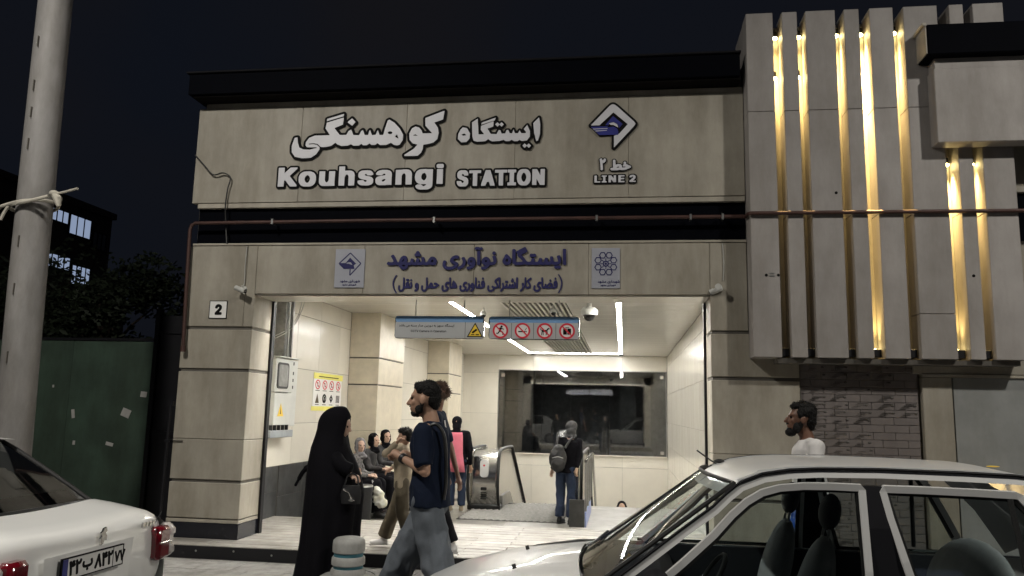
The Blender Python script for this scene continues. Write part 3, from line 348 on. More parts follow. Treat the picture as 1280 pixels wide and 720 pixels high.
'nav':['-2026 3146 -1992 3146 -1964 3151 -1935 3164 -1919 3178 -1910 3190 -1905 3203 -1905 3220 -1907 3226 -1919 3236 -1960 3254 -1964 3260 -1952 3273 -1937 3280 -1929 3280 -1912 3276 -1905 3278 -1895 3298 -1896 3305 -1900 3310 -1922 3317 -1939 3317 -1950 3315 -1970 3306 -1980 3299 -1996 3280 -2001 3268 -2003 3251 -2001 3241 -1996 3233 -1984 3224 -1946 3208 -1946 3205 -1957 3195 -1975 3186 -1992 3182 -2015 3182 -2032 3186 -2042 3191 -2049 3198 -2053 3205 -2053 3218 -2046 3240 -2047 3248 -2053 3253 -2067 3258 -2074 3259 -2079 3256 -2086 3241 -2091 3218 -2091 3200 -2086 3181 -2073 3165 -2060 3156 -2044 3149','-1901 3146 -1894 3146 -1875 3153 -1852 3166 -1835 3181 -1822 3201 -1815 3226 -1815 3245 -1822 3271 -1833 3293 -1837 3297 -1849 3296 -1864 3288 -1867 3283 -1867 3276 -1853 3250 -1851 3240 -1852 3226 -1858 3211 -1870 3199 -1885 3189 -1911 3178 -1913 3173 -1912 3166 -1907 3151','-1796 3146 -1775 3148 -1752 3154 -1737 3161 -1725 3169 -1715 3180 -1704 3201 -1700 3220 -1700 3241 -1702 3255 -1715 3284 -1732 3295 -1740 3297 -1757 3297 -1772 3291 -1782 3283 -1795 3260 -1799 3235 -1794 3216 -1789 3210 -1780 3204 -1764 3199 -1755 3199 -1754 3196 -1765 3189 -1802 3180 -1804 3168 -1801 3151','-1624 3146 -1604 3148 -1580 3154 -1565 3161 -1545 3178 -1532 3198 -1509 3199 -1485 3203 -1470 3209 -1463 3216 -1457 3225 -1453 3238 -1453 3261 -1460 3293 -1467 3310 -1472 3312 -1482 3312 -1496 3306 -1502 3301 -1503 3295 -1493 3270 -1489 3248 -1492 3239 -1505 3236 -1527 3237 -1532 3263 -1540 3280 -1549 3289 -1559 3294 -1567 3297 -1585 3297 -1600 3291 -1610 3284 -1620 3270 -1626 3255 -1628 3238 -1626 3225 -1620 3215 -1612 3208 -1595 3201 -1585 3200 -1582 3196 -1594 3189 -1630 3180 -1633 3168 -1629 3151','-2564 3150 -2542 3149 -2524 3156 -2516 3161 -2509 3173 -2505 3198 -2480 3201 -2464 3207 -2435 3199 -2410 3201 -2395 3206 -2379 3201 -2357 3199 -2339 3203 -2324 3211 -2309 3203 -2292 3199 -2269 3201 -2250 3211 -2234 3204 -2215 3201 -2200 3201 -2190 3203 -2175 3211 -2167 3223 -2163 3236 -2163 3256 -2165 3266 -2176 3286 -2189 3297 -2202 3302 -2222 3302 -2234 3298 -2244 3291 -2256 3275 -2275 3241 -2279 3238 -2289 3236 -2299 3239 -2306 3248 -2309 3263 -2311 3286 -2315 3296 -2320 3299 -2340 3299 -2345 3296 -2348 3291 -2345 3248 -2347 3241 -2352 3237 -2365 3236 -2374 3240 -2371 3263 -2372 3277 -2377 3282 -2395 3284 -2400 3283 -2405 3280 -2412 3250 -2415 3241 -2419 3238 -2429 3236 -2440 3238 -2442 3241 -2438 3261 -2439 3275 -2444 3278 -2464 3282 -2469 3281 -2472 3276 -2481 3246 -2485 3239 -2494 3236 -2509 3236 -2522 3238 -2524 3240 -2518 3260 -2518 3281 -2525 3301 -2533 3310 -2544 3315 -2564 3316 -2580 3308 -2594 3295 -2603 3281 -2611 3265 -2617 3237 -2627 3236 -2634 3238 -2641 3245 -2663 3295 -2681 3323 -2687 3328 -2694 3328 -2712 3318 -2716 3313 -2716 3308 -2687 3260 -2684 3250 -2685 3243 -2694 3238 -2710 3236 -2730 3239 -2740 3244 -2747 3243 -2753 3240 -2759 3230 -2763 3221 -2761 3215 -2749 3206 -2720 3199 -2687 3201 -2664 3210 -2644 3201 -2617 3200 -2607 3176 -2599 3166 -2579 3154','-766 3155 -757 3154 -742 3160 -730 3154 -720 3154 -710 3160 -707 3165 -705 3170 -705 3180 -712 3190 -724 3195 -744 3190 -759 3195 -769 3193 -775 3190 -779 3185 -781 3171 -777 3161','-2557 3186 -2565 3189 -2572 3196 -2576 3203 -2575 3206 -2564 3207 -2554 3205 -2544 3199 -2541 3195 -2544 3189 -2550 3186','-1219 3200 -1177 3199 -1157 3201 -1142 3204 -1124 3213 -1104 3203 -1084 3199 -1054 3201 -1034 3208 -1015 3201 -995 3199 -965 3201 -947 3208 -932 3201 -919 3199 -894 3201 -879 3206 -864 3201 -842 3199 -824 3203 -809 3211 -789 3201 -764 3199 -737 3203 -717 3213 -707 3228 -703 3256 -715 3305 -719 3311 -725 3314 -747 3307 -752 3301 -752 3291 -740 3250 -740 3243 -747 3237 -772 3236 -786 3241 -793 3258 -797 3293 -800 3298 -807 3299 -824 3299 -830 3295 -831 3280 -830 3245 -834 3239 -842 3236 -850 3236 -857 3240 -858 3251 -854 3270 -857 3278 -862 3282 -877 3284 -885 3283 -890 3280 -898 3243 -902 3238 -909 3236 -919 3236 -925 3240 -926 3246 -921 3268 -923 3275 -929 3278 -944 3282 -952 3282 -956 3278 -965 3248 -972 3238 -982 3236 -1007 3238 -1012 3241 -1013 3245 -1008 3268 -1009 3275 -1014 3281 -1027 3284 -1039 3283 -1043 3280 -1052 3246 -1057 3239 -1072 3236 -1092 3239 -1103 3246 -1128 3283 -1164 3318 -1154 3325 -1099 3351 -1093 3356 -1093 3363 -1103 3381 -1107 3386 -1108 3395 -1114 3406 -1119 3411 -1125 3412 -1192 3378 -1222 3361 -1226 3355 -1226 3350 -1220 3341 -1215 3335 -1207 3330 -1209 3311 -1204 3301 -1169 3271 -1149 3247 -1150 3241 -1160 3237 -1210 3236 -1222 3238 -1225 3241 -1229 3260 -1233 3371 -1235 3381 -1239 3386 -1245 3387 -1264 3387 -1271 3381 -1268 3271 -1264 3228 -1259 3216 -1250 3208 -1239 3203','-1674 3201 -1650 3201 -1645 3203 -1643 3208 -1646 3355 -1649 3366 -1655 3370 -1679 3370 -1684 3363 -1681 3221 -1679 3206','-1344 3201 -1322 3201 -1312 3203 -1298 3210 -1290 3218 -1285 3228 -1280 3248 -1283 3271 -1295 3293 -1315 3315 -1327 3325 -1337 3329 -1345 3325 -1357 3313 -1359 3308 -1359 3300 -1372 3281 -1379 3268 -1384 3246 -1381 3226 -1374 3216 -1364 3208','-676 3201 -652 3201 -647 3203 -645 3208 -650 3378 -652 3385 -657 3387 -680 3387 -686 3380 -683 3211 -681 3205','-1750 3234 -1759 3237 -1761 3243 -1759 3253 -1750 3260 -1745 3258 -1740 3251 -1737 3238 -1744 3234','-1577 3236 -1586 3238 -1589 3245 -1586 3255 -1579 3260 -1572 3256 -1565 3240 -1567 3236','-2215 3238 -2227 3241 -2230 3245 -2223 3258 -2217 3264 -2212 3265 -2202 3256 -2198 3245 -2204 3238','-1337 3238 -1345 3245 -1346 3253 -1337 3270 -1330 3276 -1318 3263 -1315 3250 -1317 3244 -1322 3240 -1329 3237','-2577 3243 -2569 3265 -2562 3274 -2557 3276 -2555 3268 -2558 3255 -2569 3244 -2574 3242','-1054 3293 -1042 3292 -1030 3298 -1017 3292 -1004 3294 -997 3298 -993 3305 -994 3323 -999 3328 -1007 3332 -1019 3332 -1030 3327 -1040 3332 -1054 3332 -1059 3330 -1064 3327 -1067 3320 -1068 3306 -1063 3298','-2418 3305 -2405 3304 -2394 3309 -2380 3304 -2372 3304 -2364 3308 -2358 3313 -2356 3318 -2357 3331 -2362 3340 -2372 3345 -2373 3358 -2380 3367 -2387 3370 -2395 3371 -2407 3367 -2414 3356 -2415 3345 -2429 3335 -2431 3330 -2431 3316 -2425 3309','-1489 3321 -1480 3321 -1470 3325 -1463 3338 -1463 3346 -1468 3355 -1474 3359 -1482 3362 -1497 3358 -1504 3346 -1504 3336 -1501 3328','-1661 3378 -1639 3378 -1620 3388 -1618 3393 -1618 3400 -1625 3410 -1630 3413 -1635 3414 -1652 3409 -1674 3417 -1690 3417 -1704 3411 -1716 3398 -1714 3388 -1702 3379 -1695 3379 -1682 3386'],
'faz':['-2592 2889 -2573 2888 -2560 2894 -2549 2904 -2541 2923 -2538 2926 -2520 2927 -2505 2930 -2488 2927 -2471 2926 -2458 2932 -2449 2944 -2447 2959 -2449 2981 -2454 3002 -2463 3005 -2471 2999 -2472 2989 -2467 2967 -2467 2956 -2470 2952 -2478 2951 -2483 2954 -2481 2979 -2488 2999 -2494 3006 -2501 3008 -2510 3008 -2516 3004 -2525 2994 -2529 2982 -2527 2952 -2530 2951 -2535 2952 -2538 2959 -2540 2974 -2541 3047 -2545 3057 -2558 3057 -2560 3051 -2559 2939 -2564 2922 -2575 2914 -2581 2913 -2588 2915 -2594 2921 -2597 2929 -2595 2961 -2603 2966 -2610 2966 -2613 2962 -2615 2954 -2617 2922 -2613 2909 -2604 2896','-2415 2889 -2406 2889 -2395 2893 -2386 2898 -2376 2911 -2371 2924 -2369 2937 -2371 2971 -2376 2986 -2386 2994 -2396 2995 -2402 2992 -2410 2982 -2413 2974 -2415 2964 -2415 2941 -2408 2930 -2395 2924 -2400 2919 -2418 2911 -2417 2892','-2314 2889 -2295 2888 -2285 2892 -2277 2897 -2271 2906 -2263 2925 -2248 2927 -2238 2934 -2223 2925 -2211 2925 -2203 2929 -2196 2927 -2180 2927 -2163 2932 -2140 2949 -2126 2956 -2124 2961 -2125 2971 -2128 2976 -2136 2979 -2151 2991 -2161 2996 -2183 2996 -2188 2991 -2189 2979 -2186 2974 -2181 2971 -2170 2973 -2157 2966 -2171 2955 -2183 2952 -2190 2952 -2195 2957 -2203 2982 -2209 2994 -2216 2998 -2228 2998 -2238 2989 -2253 2954 -2256 2952 -2260 2956 -2262 2964 -2264 3054 -2268 3058 -2281 3057 -2284 3052 -2284 3029 -2280 2947 -2286 2924 -2291 2917 -2300 2913 -2308 2914 -2315 2919 -2320 2932 -2317 2959 -2323 2965 -2330 2966 -2335 2964 -2339 2951 -2340 2927 -2336 2911 -2328 2897','-2070 2889 -2051 2888 -2040 2891 -2029 2897 -2015 2914 -2011 2927 -2011 2942 -2018 2951 -2035 2963 -2037 2967 -2033 2977 -2026 2983 -2015 2982 -2006 2988 -2003 2944 -1999 2934 -1991 2929 -1985 2927 -1970 2926 -1953 2931 -1941 2927 -1926 2927 -1920 2930 -1914 2937 -1912 2959 -1918 2977 -1932 2999 -1949 3019 -1953 3021 -1958 3021 -1962 3016 -1971 2987 -1974 2972 -1971 2954 -1976 2951 -1983 2954 -1985 2966 -1987 3052 -1990 3057 -2003 3058 -2007 3054 -2006 3004 -2018 3008 -2035 3007 -2049 2994 -2055 2982 -2057 2972 -2056 2956 -2054 2949 -2048 2943 -2033 2932 -2033 2927 -2038 2921 -2051 2913 -2060 2913 -2068 2916 -2073 2921 -2077 2929 -2074 2961 -2085 2966 -2090 2966 -2093 2962 -2097 2941 -2097 2924 -2095 2914 -2087 2899 -2081 2894','-1857 2889 -1838 2888 -1830 2890 -1820 2895 -1808 2906 -1805 2904 -1801 2890 -1795 2888 -1783 2895 -1772 2906 -1763 2922 -1759 2939 -1759 2966 -1763 2982 -1768 2994 -1775 2994 -1783 2987 -1784 2977 -1777 2956 -1777 2946 -1785 2927 -1790 2921 -1800 2914 -1802 2916 -1799 2927 -1799 2944 -1805 2951 -1823 2964 -1825 2967 -1821 2976 -1815 2982 -1801 2982 -1798 2984 -1794 2999 -1800 3006 -1815 3008 -1824 3006 -1835 2996 -1841 2984 -1845 2969 -1843 2952 -1836 2943 -1820 2932 -1824 2922 -1833 2915 -1846 2912 -1860 2919 -1865 2934 -1862 2951 -1863 2961 -1871 2966 -1880 2964 -1884 2947 -1883 2916 -1875 2901 -1866 2892','-1751 2889 -1738 2890 -1726 2897 -1716 2907 -1709 2922 -1707 2936 -1709 2972 -1715 2986 -1725 2994 -1735 2995 -1741 2991 -1751 2972 -1754 2961 -1754 2944 -1751 2937 -1745 2929 -1735 2926 -1733 2924 -1738 2919 -1756 2911 -1755 2894','-1529 2889 -1506 2888 -1491 2893 -1481 2901 -1474 2909 -1469 2926 -1443 2929 -1431 2938 -1427 2951 -1429 2974 -1438 2992 -1450 3011 -1448 3014 -1426 3031 -1423 3031 -1422 3027 -1420 2932 -1418 2929 -1415 2928 -1405 2928 -1401 2930 -1402 3047 -1406 3057 -1416 3058 -1433 3056 -1455 3040 -1471 3022 -1474 3014 -1473 3002 -1454 2977 -1446 2957 -1451 2952 -1465 2950 -1475 2952 -1493 2961 -1501 2961 -1505 2952 -1505 2941 -1490 2929 -1492 2922 -1500 2916 -1515 2912 -1530 2917 -1537 2932 -1534 2951 -1534 2961 -1543 2966 -1551 2964 -1555 2947 -1555 2916 -1547 2901 -1540 2894','-1401 2889 -1393 2889 -1381 2897 -1371 2909 -1363 2924 -1360 2926 -1345 2927 -1333 2930 -1320 2926 -1305 2927 -1295 2930 -1285 2926 -1273 2927 -1265 2929 -1245 2926 -1235 2930 -1228 2939 -1224 2956 -1224 2972 -1229 3002 -1233 3005 -1240 3005 -1248 3000 -1249 2991 -1243 2961 -1244 2954 -1248 2952 -1251 2952 -1253 2956 -1252 2979 -1258 2984 -1266 2985 -1270 2982 -1274 2956 -1280 2952 -1283 2956 -1283 2979 -1290 2983 -1298 2982 -1305 2956 -1311 2951 -1321 2954 -1321 2979 -1325 2983 -1331 2985 -1336 2984 -1339 2981 -1342 2961 -1345 2954 -1353 2952 -1357 2956 -1368 2992 -1375 2995 -1381 2991 -1385 2987 -1385 2981 -1379 2959 -1379 2944 -1382 2934 -1388 2923 -1405 2909 -1405 2899','-1170 2889 -1165 2888 -1160 2890 -1144 2904 -1136 2916 -1131 2929 -1129 2939 -1129 2966 -1135 2991 -1140 2995 -1148 2993 -1154 2986 -1154 2977 -1147 2956 -1147 2947 -1149 2937 -1155 2927 -1175 2909 -1175 2901','-992 2889 -973 2888 -963 2890 -948 2900 -939 2911 -934 2924 -934 2944 -941 2953 -958 2964 -960 2969 -951 2981 -948 2983 -935 2982 -930 2990 -927 2987 -927 2956 -925 2942 -919 2932 -910 2927 -891 2927 -881 2932 -861 2925 -830 2925 -813 2930 -800 2927 -778 2926 -760 2932 -753 2936 -748 2944 -742 2962 -742 2991 -748 3012 -756 3021 -771 3021 -780 3014 -785 3006 -789 2992 -789 2972 -785 2962 -774 2954 -775 2952 -788 2950 -797 2952 -797 2974 -803 2989 -813 2998 -826 3000 -835 2998 -846 2990 -868 2959 -870 2962 -870 2979 -876 2983 -885 2982 -893 2956 -896 2952 -901 2952 -905 2954 -907 2961 -909 3052 -915 3058 -926 3057 -929 3052 -928 3002 -940 3008 -956 3007 -969 2997 -978 2979 -977 2952 -972 2944 -954 2932 -954 2929 -960 2921 -973 2913 -985 2913 -993 2917 -998 2925 -1000 2934 -997 2949 -998 2961 -1006 2966 -1015 2964 -1019 2946 -1019 2921 -1016 2911 -1013 2903 -1005 2895','-1684 2927 -1665 2927 -1653 2930 -1643 2927 -1620 2926 -1598 2934 -1589 2944 -1586 2954 -1584 2966 -1584 2989 -1588 3006 -1594 3017 -1601 3021 -1615 3021 -1620 3017 -1625 3011 -1630 2992 -1630 2969 -1625 2961 -1616 2954 -1616 2952 -1631 2950 -1641 2953 -1644 2959 -1643 2981 -1648 2984 -1653 2985 -1660 2982 -1666 2954 -1670 2952 -1677 2952 -1680 2957 -1682 2982 -1682 3039 -1684 3054 -1688 3058 -1698 3058 -1701 3056 -1702 3052 -1700 2951 -1695 2934','-1104 2927 -1075 2926 -1065 2929 -1055 2936 -1050 2944 -1049 2969 -1058 2991 -1072 3011 -1041 3037 -1041 3044 -1046 3056 -1056 3055 -1076 3040 -1093 3022 -1095 3012 -1095 3002 -1076 2977 -1068 2959 -1071 2953 -1086 2950 -1097 2952 -1100 2957 -1102 2969 -1104 3054 -1106 3057 -1110 3058 -1118 3058 -1121 3056 -1122 2986 -1120 2947 -1115 2934','-1216 2929 -1203 2928 -1200 2930 -1199 2934 -1200 3052 -1203 3057 -1206 3058 -1218 3057 -1220 3052 -1219 2934','-845 2948 -846 2951 -844 2956 -833 2970 -825 2975 -820 2973 -817 2962 -821 2955 -830 2950','-2393 2951 -2396 2957 -2393 2966 -2390 2961 -2388 2954 -2390 2951','-1731 2951 -1734 2957 -1731 2966 -1728 2962 -1726 2952 -1728 2950','-2221 2952 -2227 2961 -2226 2966 -2223 2971 -2220 2966 -2216 2954 -2218 2951','-2506 2961 -2509 2971 -2507 2979 -2505 2981 -2501 2969 -2503 2963','-1951 2967 -1953 2969 -1954 2974 -1951 2980 -1949 2974','-1608 2978 -1612 2984 -1608 2994 -1606 2992 -1604 2984 -1605 2980','-766 2978 -770 2984 -766 2994 -763 2989 -761 2981','-1661 2994 -1651 2993 -1646 2997 -1646 3012 -1651 3019 -1660 3019 -1665 3014 -1665 3001','-1345 2994 -1318 2994 -1314 3001 -1315 3016 -1323 3020 -1331 3018 -1341 3020 -1346 3017 -1350 3011 -1350 3004 -1348 2997','-1276 3002 -1250 3002 -1247 3004 -1246 3021 -1251 3029 -1254 3042 -1258 3046 -1268 3046 -1273 3041 -1274 3029 -1280 3024 -1282 3017 -1281 3009','-831 3009 -821 3008 -816 3014 -816 3027 -823 3034 -830 3034 -836 3026 -836 3016','-2468 3014 -2458 3014 -2453 3021 -2453 3032 -2458 3039 -2468 3039 -2473 3034 -2473 3021','-2518 3016 -2496 3015 -2491 3017 -2487 3022 -2489 3037 -2496 3041 -2515 3041 -2520 3040 -2524 3034 -2524 3026 -2521 3019','-1615 3031 -1605 3030 -1599 3036 -1599 3049 -1605 3056 -1613 3056 -1618 3052 -1620 3041','-773 3031 -763 3030 -758 3036 -757 3049 -763 3056 -771 3056 -776 3051 -777 3036','-2650 3085 -2665 3061 -2676 3037 -2683 3013 -2686 2990 -2685 2966 -2680 2942 -2671 2918 -2658 2895 -2641 2871 -2623 2871 -2640 2895 -2653 2918 -2662 2942 -2668 2966 -2669 2990 -2666 3013 -2659 3037 -2648 3061 -2633 3085','-742 3092 -726 3068 -714 3044 -707 3021 -702 2997 -702 2973 -706 2950 -713 2926 -724 2903 -739 2879 -722 2879 -708 2903 -696 2926 -689 2950 -686 2973 -686 2997 -690 3021 -698 3044 -710 3068 -725 3092'],
'u_two':['81 2 603 0 657 17 684 54 692 94 692 164 683 202 662 232 635 246 603 253 430 254 419 261 530 381 615 489 658 575 675 651 675 716 663 776 626 857 571 919 495 966 430 987 349 1000 289 994 203 971 131 932 76 878 23 786 6 716 11 651 30 616 68 595 170 589 230 607 258 646 273 712 295 735 316 744 360 745 381 738 403 723 416 694 407 640 362 575 12 197 0 148 7 56 34 18'],
'u_42':['798 2 835 0 928 14 954 31 969 59 970 134 956 328 926 615 937 621 1025 622 1091 636 1161 671 1216 725 1255 795 1268 835 1278 897 1278 932 1273 945 1256 967 1236 979 1157 996 1131 996 1108 986 1086 954 1074 901 1056 856 1029 839 994 833 941 833 888 844 849 963 831 987 809 999 782 1000 685 973 661 959 647 937 644 906 674 791 709 579 740 306 758 46 771 19','229 6 271 4 288 9 308 24 321 50 317 240 288 546 297 551 399 551 504 570 566 592 619 618 642 650 643 676 622 760 601 788 567 809 581 884 580 945 566 969 540 986 487 996 407 996 363 986 306 956 260 910 235 872 201 972 187 986 165 996 138 996 41 968 15 952 1 928 0 901 43 707 70 544 105 240 116 50 132 24 156 10','451 768 441 778 443 788 474 788 493 782 482 773'],
'u_b':['692 2 722 0 784 20 814 45 842 92 852 139 842 187 822 226 781 267 1002 289 1177 328 1295 385 1350 433 1372 461 1405 528 1421 594 1425 656 1411 746 1382 859 1349 949 1319 988 1300 997 1272 1000 1182 974 1134 951 1110 916 1105 888 1110 859 1145 760 1169 660 1169 613 1163 601 1139 581 1087 560 1021 545 888 530 490 525 396 535 310 560 281 580 270 594 256 641 261 703 284 807 278 840 265 864 234 884 116 912 83 905 54 883 30 817 5 698 0 599 20 504 54 436 100 386 140 356 214 319 258 304 405 275 631 262 598 225 579 187 569 139 575 106 594 63 613 38 651 13'],
'u_842':['134 2 158 0 180 10 197 27 212 54 290 242 403 547 533 185 602 19 630 1 661 1 774 49 797 80 797 107 712 303 603 609 546 797 508 950 495 974 468 990 438 991 342 973 320 961 308 946 264 788 172 522 98 334 0 111 0 80 18 52','1577 10 1618 8 1696 19 1727 35 1743 59 1747 129 1738 273 1703 618 1710 624 1806 625 1854 635 1924 665 1974 705 2025 784 2052 893 2052 933 2045 950 2033 965 2007 980 1924 996 1902 995 1884 986 1862 955 1850 902 1833 858 1819 845 1780 834 1710 835 1663 845 1628 963 1609 987 1587 999 1565 1000 1469 973 1445 959 1427 933 1424 902 1453 788 1488 579 1515 351 1537 54 1550 28','991 15 1063 14 1089 30 1104 59 1100 233 1071 550 1080 555 1194 555 1290 574 1399 622 1422 653 1423 675 1402 758 1384 788 1347 810 1362 889 1361 941 1345 968 1316 986 1264 996 1198 996 1137 982 1083 950 1043 911 1019 873 985 972 971 986 949 996 927 996 827 968 803 955 787 928 786 898 828 705 855 544 890 238 899 63 910 40 927 25 945 17','1233 766 1221 780 1224 789 1251 790 1273 784 1268 775'],
'u_77':['328 2 360 0 451 19 473 31 485 45 495 67 537 223 615 453 697 665 759 809 767 819 776 809 803 743 881 531 1039 24 1070 1 1096 0 1179 14 1213 31 1236 63 1278 219 1386 531 1535 886 1535 912 1523 933 1491 954 1395 991 1369 990 1341 972 1286 851 1145 474 1135 465 1019 782 958 935 934 977 906 995 876 996 759 949 659 990 629 990 601 972 572 918 494 725 403 472 395 462 287 756 193 981 165 999 144 1000 18 948 0 920 0 890 49 773 136 539 214 301 286 50 302 19'],
'u_cctv':['2185 5 2360 0 2505 39 2607 114 2644 198 2735 222 2783 252 2916 217 2989 218 3049 245 3092 319 3091 440 3064 501 2989 563 2868 558 2802 501 2725 356 2675 315 2425 368 2404 331 2408 283 2517 227 2526 186 2469 137 2324 97 2203 112 2125 150 2088 223 2106 368 2070 394 2025 392 1980 259 1995 138 2070 51','5468 5 5529 15 5604 53 5686 120 5736 198 5763 295 5763 368 5724 501 5686 553 5638 540 5610 513 5667 343 5652 259 5565 157 5444 90 5442 53','7470 5 7633 0 7742 38 7815 98 7875 214 8044 218 8117 242 8177 218 8286 207 8431 233 8488 295 8509 380 8460 597 8419 611 8356 573 8411 380 8395 341 8347 314 8226 314 8187 331 8171 368 8192 477 8177 492 8093 495 8056 354 8020 323 7972 313 7911 317 7875 341 7815 498 7742 489 7725 452 7759 319 7754 206 7694 136 7573 97 7476 112 7410 150 7376 235 7395 368 7367 394 7319 392 7278 283 7289 138 7352 53','8540 5 8613 20 8734 96 8820 235 8835 356 8808 464 8758 550 8697 533 8680 501 8739 343 8724 271 8637 157 8516 90 8514 41','8932 5 8976 3 9121 51 9198 114 9238 186 9259 259 9259 368 9231 464 9169 538 9109 555 9036 540 8982 501 8943 428 8933 307 8949 259 8988 226 9096 202 9109 186 9060 141 8915 96 8910 53','10928 5 10995 15 11083 65 11225 222 11354 210 11404 102 11464 41 11552 12 11624 12 11721 76 11745 207 11963 233 12144 313 12205 250 12265 218 12374 206 12507 250 12616 218 12701 218 12749 233 12787 271 12814 392 12788 477 12737 542 12688 566 12604 566 12526 513 12416 331 12386 315 12326 314 12272 343 12295 392 12284 452 12217 463 11999 563 11890 567 11818 542 11835 464 11926 470 12011 454 12072 430 12082 404 11999 353 11866 317 11709 314 11667 343 11690 416 11681 561 11636 612 11564 628 11491 600 11450 561 11404 489 11358 325 11298 314 11247 343 11173 525 11128 551 11082 525 11074 501 11121 368 11118 271 11044 169 10901 90 10897 65','1546 41 1586 36 1623 65 1627 114 1598 151 1550 151 1525 126 1522 65','5044 41 5093 36 5131 65 5131 114 5105 146 5057 152 5025 126 5019 77','8019 41 8068 36 8117 66 8153 36 8202 40 8230 77 8226 126 8177 154 8117 113 8032 152 7991 114 7995 65','8357 41 8407 39 8439 65 8445 114 8419 146 8371 155 8334 126 8330 77','10510 41 10560 40 10585 65 10589 114 10560 151 10511 151 10486 126 10483 77','15372 41 15422 36 15470 61 15518 36 15567 41 15584 65 15579 126 15531 154 15470 120 15422 152 15385 152 15344 102 15348 65','11974 53 12035 48 12064 65 12076 102 12048 150 11999 155 11970 138 11957 90','11552 124 11489 174 11476 210 11491 235 11564 237 11637 186 11624 133','141 210 268 218 340 247 473 207 619 242 727 206 873 238 993 207 1066 221 1139 268 1168 356 1168 440 1129 585 1090 611 1026 573 1072 392 1067 356 1030 318 969 314 936 331 937 477 860 503 813 356 776 318 715 315 686 331 673 368 683 464 631 493 594 477 551 343 522 318 473 314 423 343 306 597 268 660 232 672 174 634 170 610 270 440 281 356 207 313 38 335 0 283 1 259 26 238','1459 210 1574 220 1661 271 1688 343 1689 428 1661 561 1622 613 1546 573 1591 404 1573 331 1513 313 1402 331 1375 404 1360 888 1344 903 1272 903 1256 888 1254 827 1282 307 1332 234','3817 210 3944 218 4017 243 4077 218 4186 206 4331 242 4440 206 4573 235 4694 207 4779 221 4839 254 4972 206 5069 218 5130 242 5180 307 5196 380 5183 489 5142 607 5050 585 5043 561 5095 368 5045 317 4960 314 4922 331 4898 368 4864 544 4791 553 4773 525 4780 356 4743 318 4694 313 4642 343 4646 483 4573 503 4525 354 4489 318 4452 313 4416 318 4391 343 4392 471 4331 493 4307 477 4252 331 4223 315 4150 313 4077 343 4077 483 4005 503 3935 331 3896 314 3811 315 3770 343 3746 404 3730 706 3715 722 3654 722 3627 658 3497 600 3431 537 3398 416 3423 356 3473 318 3642 300 3727 232','6188 210 6327 218 6399 250 6533 207 6605 221 6666 255 6774 218 6883 221 6957 283 6973 331 6970 428 6921 525 6883 555 6750 563 6690 516 6581 332 6520 317 6475 356 6365 597 6315 667 6291 672 6233 634 6230 610 6336 416 6340 356 6266 313 6097 335 6059 283 6060 259 6085 238','9453 210 9604 221 9665 254 9703 307 9706 428 9679 513 9619 622 9568 673 9493 622 9594 440 9604 354 9532 313 9363 335 9325 283 9326 259 9350 238','10421 210 10548 221 10623 271 10650 343 10634 525 10596 610 10524 593 10507 561 10553 416 10548 343 10499 314 10391 323 10349 392 10334 706 10318 722 10258 722 10221 650 10100 600 10043 549 10001 464 10001 404 10023 356 10064 323 10124 302 10245 300 10318 233','13722 210 13946 218 14055 266 14140 221 14224 206 14394 242 14454 218 14563 206 14708 242 14829 207 14962 235 15083 207 15168 222 15228 254 15349 209 15470 218 15531 245 15569 283 15596 356 15596 428 15557 585 15518 611 15454 573 15500 380 15487 343 15446 315 15349 314 15301 339 15275 380 15245 537 15204 555 15164 537 15156 343 15107 314 15047 318 15023 342 15037 477 14998 495 14938 477 14908 356 14877 318 14817 314 14782 331 14771 356 14784 464 14720 493 14691 477 14636 327 14503 317 14449 356 14466 481 14394 504 14369 489 14321 339 14273 314 14188 317 14128 356 14012 525 13884 646 13934 696 14140 807 14129 876 14075 900 14096 948 14055 1000 13837 890 13702 791 13728 743 13784 731 13760 670 13772 610 13951 428 13979 380 13970 339 13910 314 13716 314 13666 343 13638 585 13634 864 13608 904 13547 903 13531 888 13557 307 13608 233','5897 223 5964 219 5982 247 5970 876 5940 906 5879 903 5862 876 5874 440','13215 223 13366 226 13423 271 13455 343 13455 440 13428 513 13354 615 13269 673 13208 622 13208 573 13158 513 13119 416 13127 295 13172 242','15717 223 15797 219 15814 247 15802 731 15788 888 15760 906 15712 903 15694 876','9084 305 9043 331 9031 380 9055 428 9096 445 9135 416 9160 331','2928 317 2856 343 2844 368 2887 440 2928 468 2982 428 3005 368 2977 329','6811 317 6738 342 6726 368 6760 440 6799 465 6852 440 6877 380 6861 331','12640 317 12560 356 12592 431 12640 468 12694 428 12717 380 12699 331','13269 317 13221 354 13216 404 13245 468 13293 511 13344 464 13369 392 13332 331','11479 339 11477 380 11513 464 11552 505 11576 508 11594 452 11566 380 11515 340','3557 402 3516 428 3508 464 3557 515 3630 530 3647 489 3642 409','10161 402 10115 428 10111 464 10161 515 10221 536 10236 525 10249 416 10221 398','3919 585 3981 581 4017 604 4065 581 4114 581 4140 610 4143 646 4102 687 4017 663 3981 687 3932 687 3903 658','14307 585 14357 581 14406 604 14442 581 14503 585 14519 610 14515 670 14478 688 14406 663 14357 687 14309 683 14279 634','7535 597 7597 593 7621 609 7626 658 7609 687 7561 700 7524 684 7509 646','786 622 824 620 873 646 945 617 984 646 995 694 970 731 933 748 909 828 835 827 812 748 762 718 747 670','11054 646 11104 641 11129 658 11133 718 11116 743 11056 747 11031 731 11027 682'],
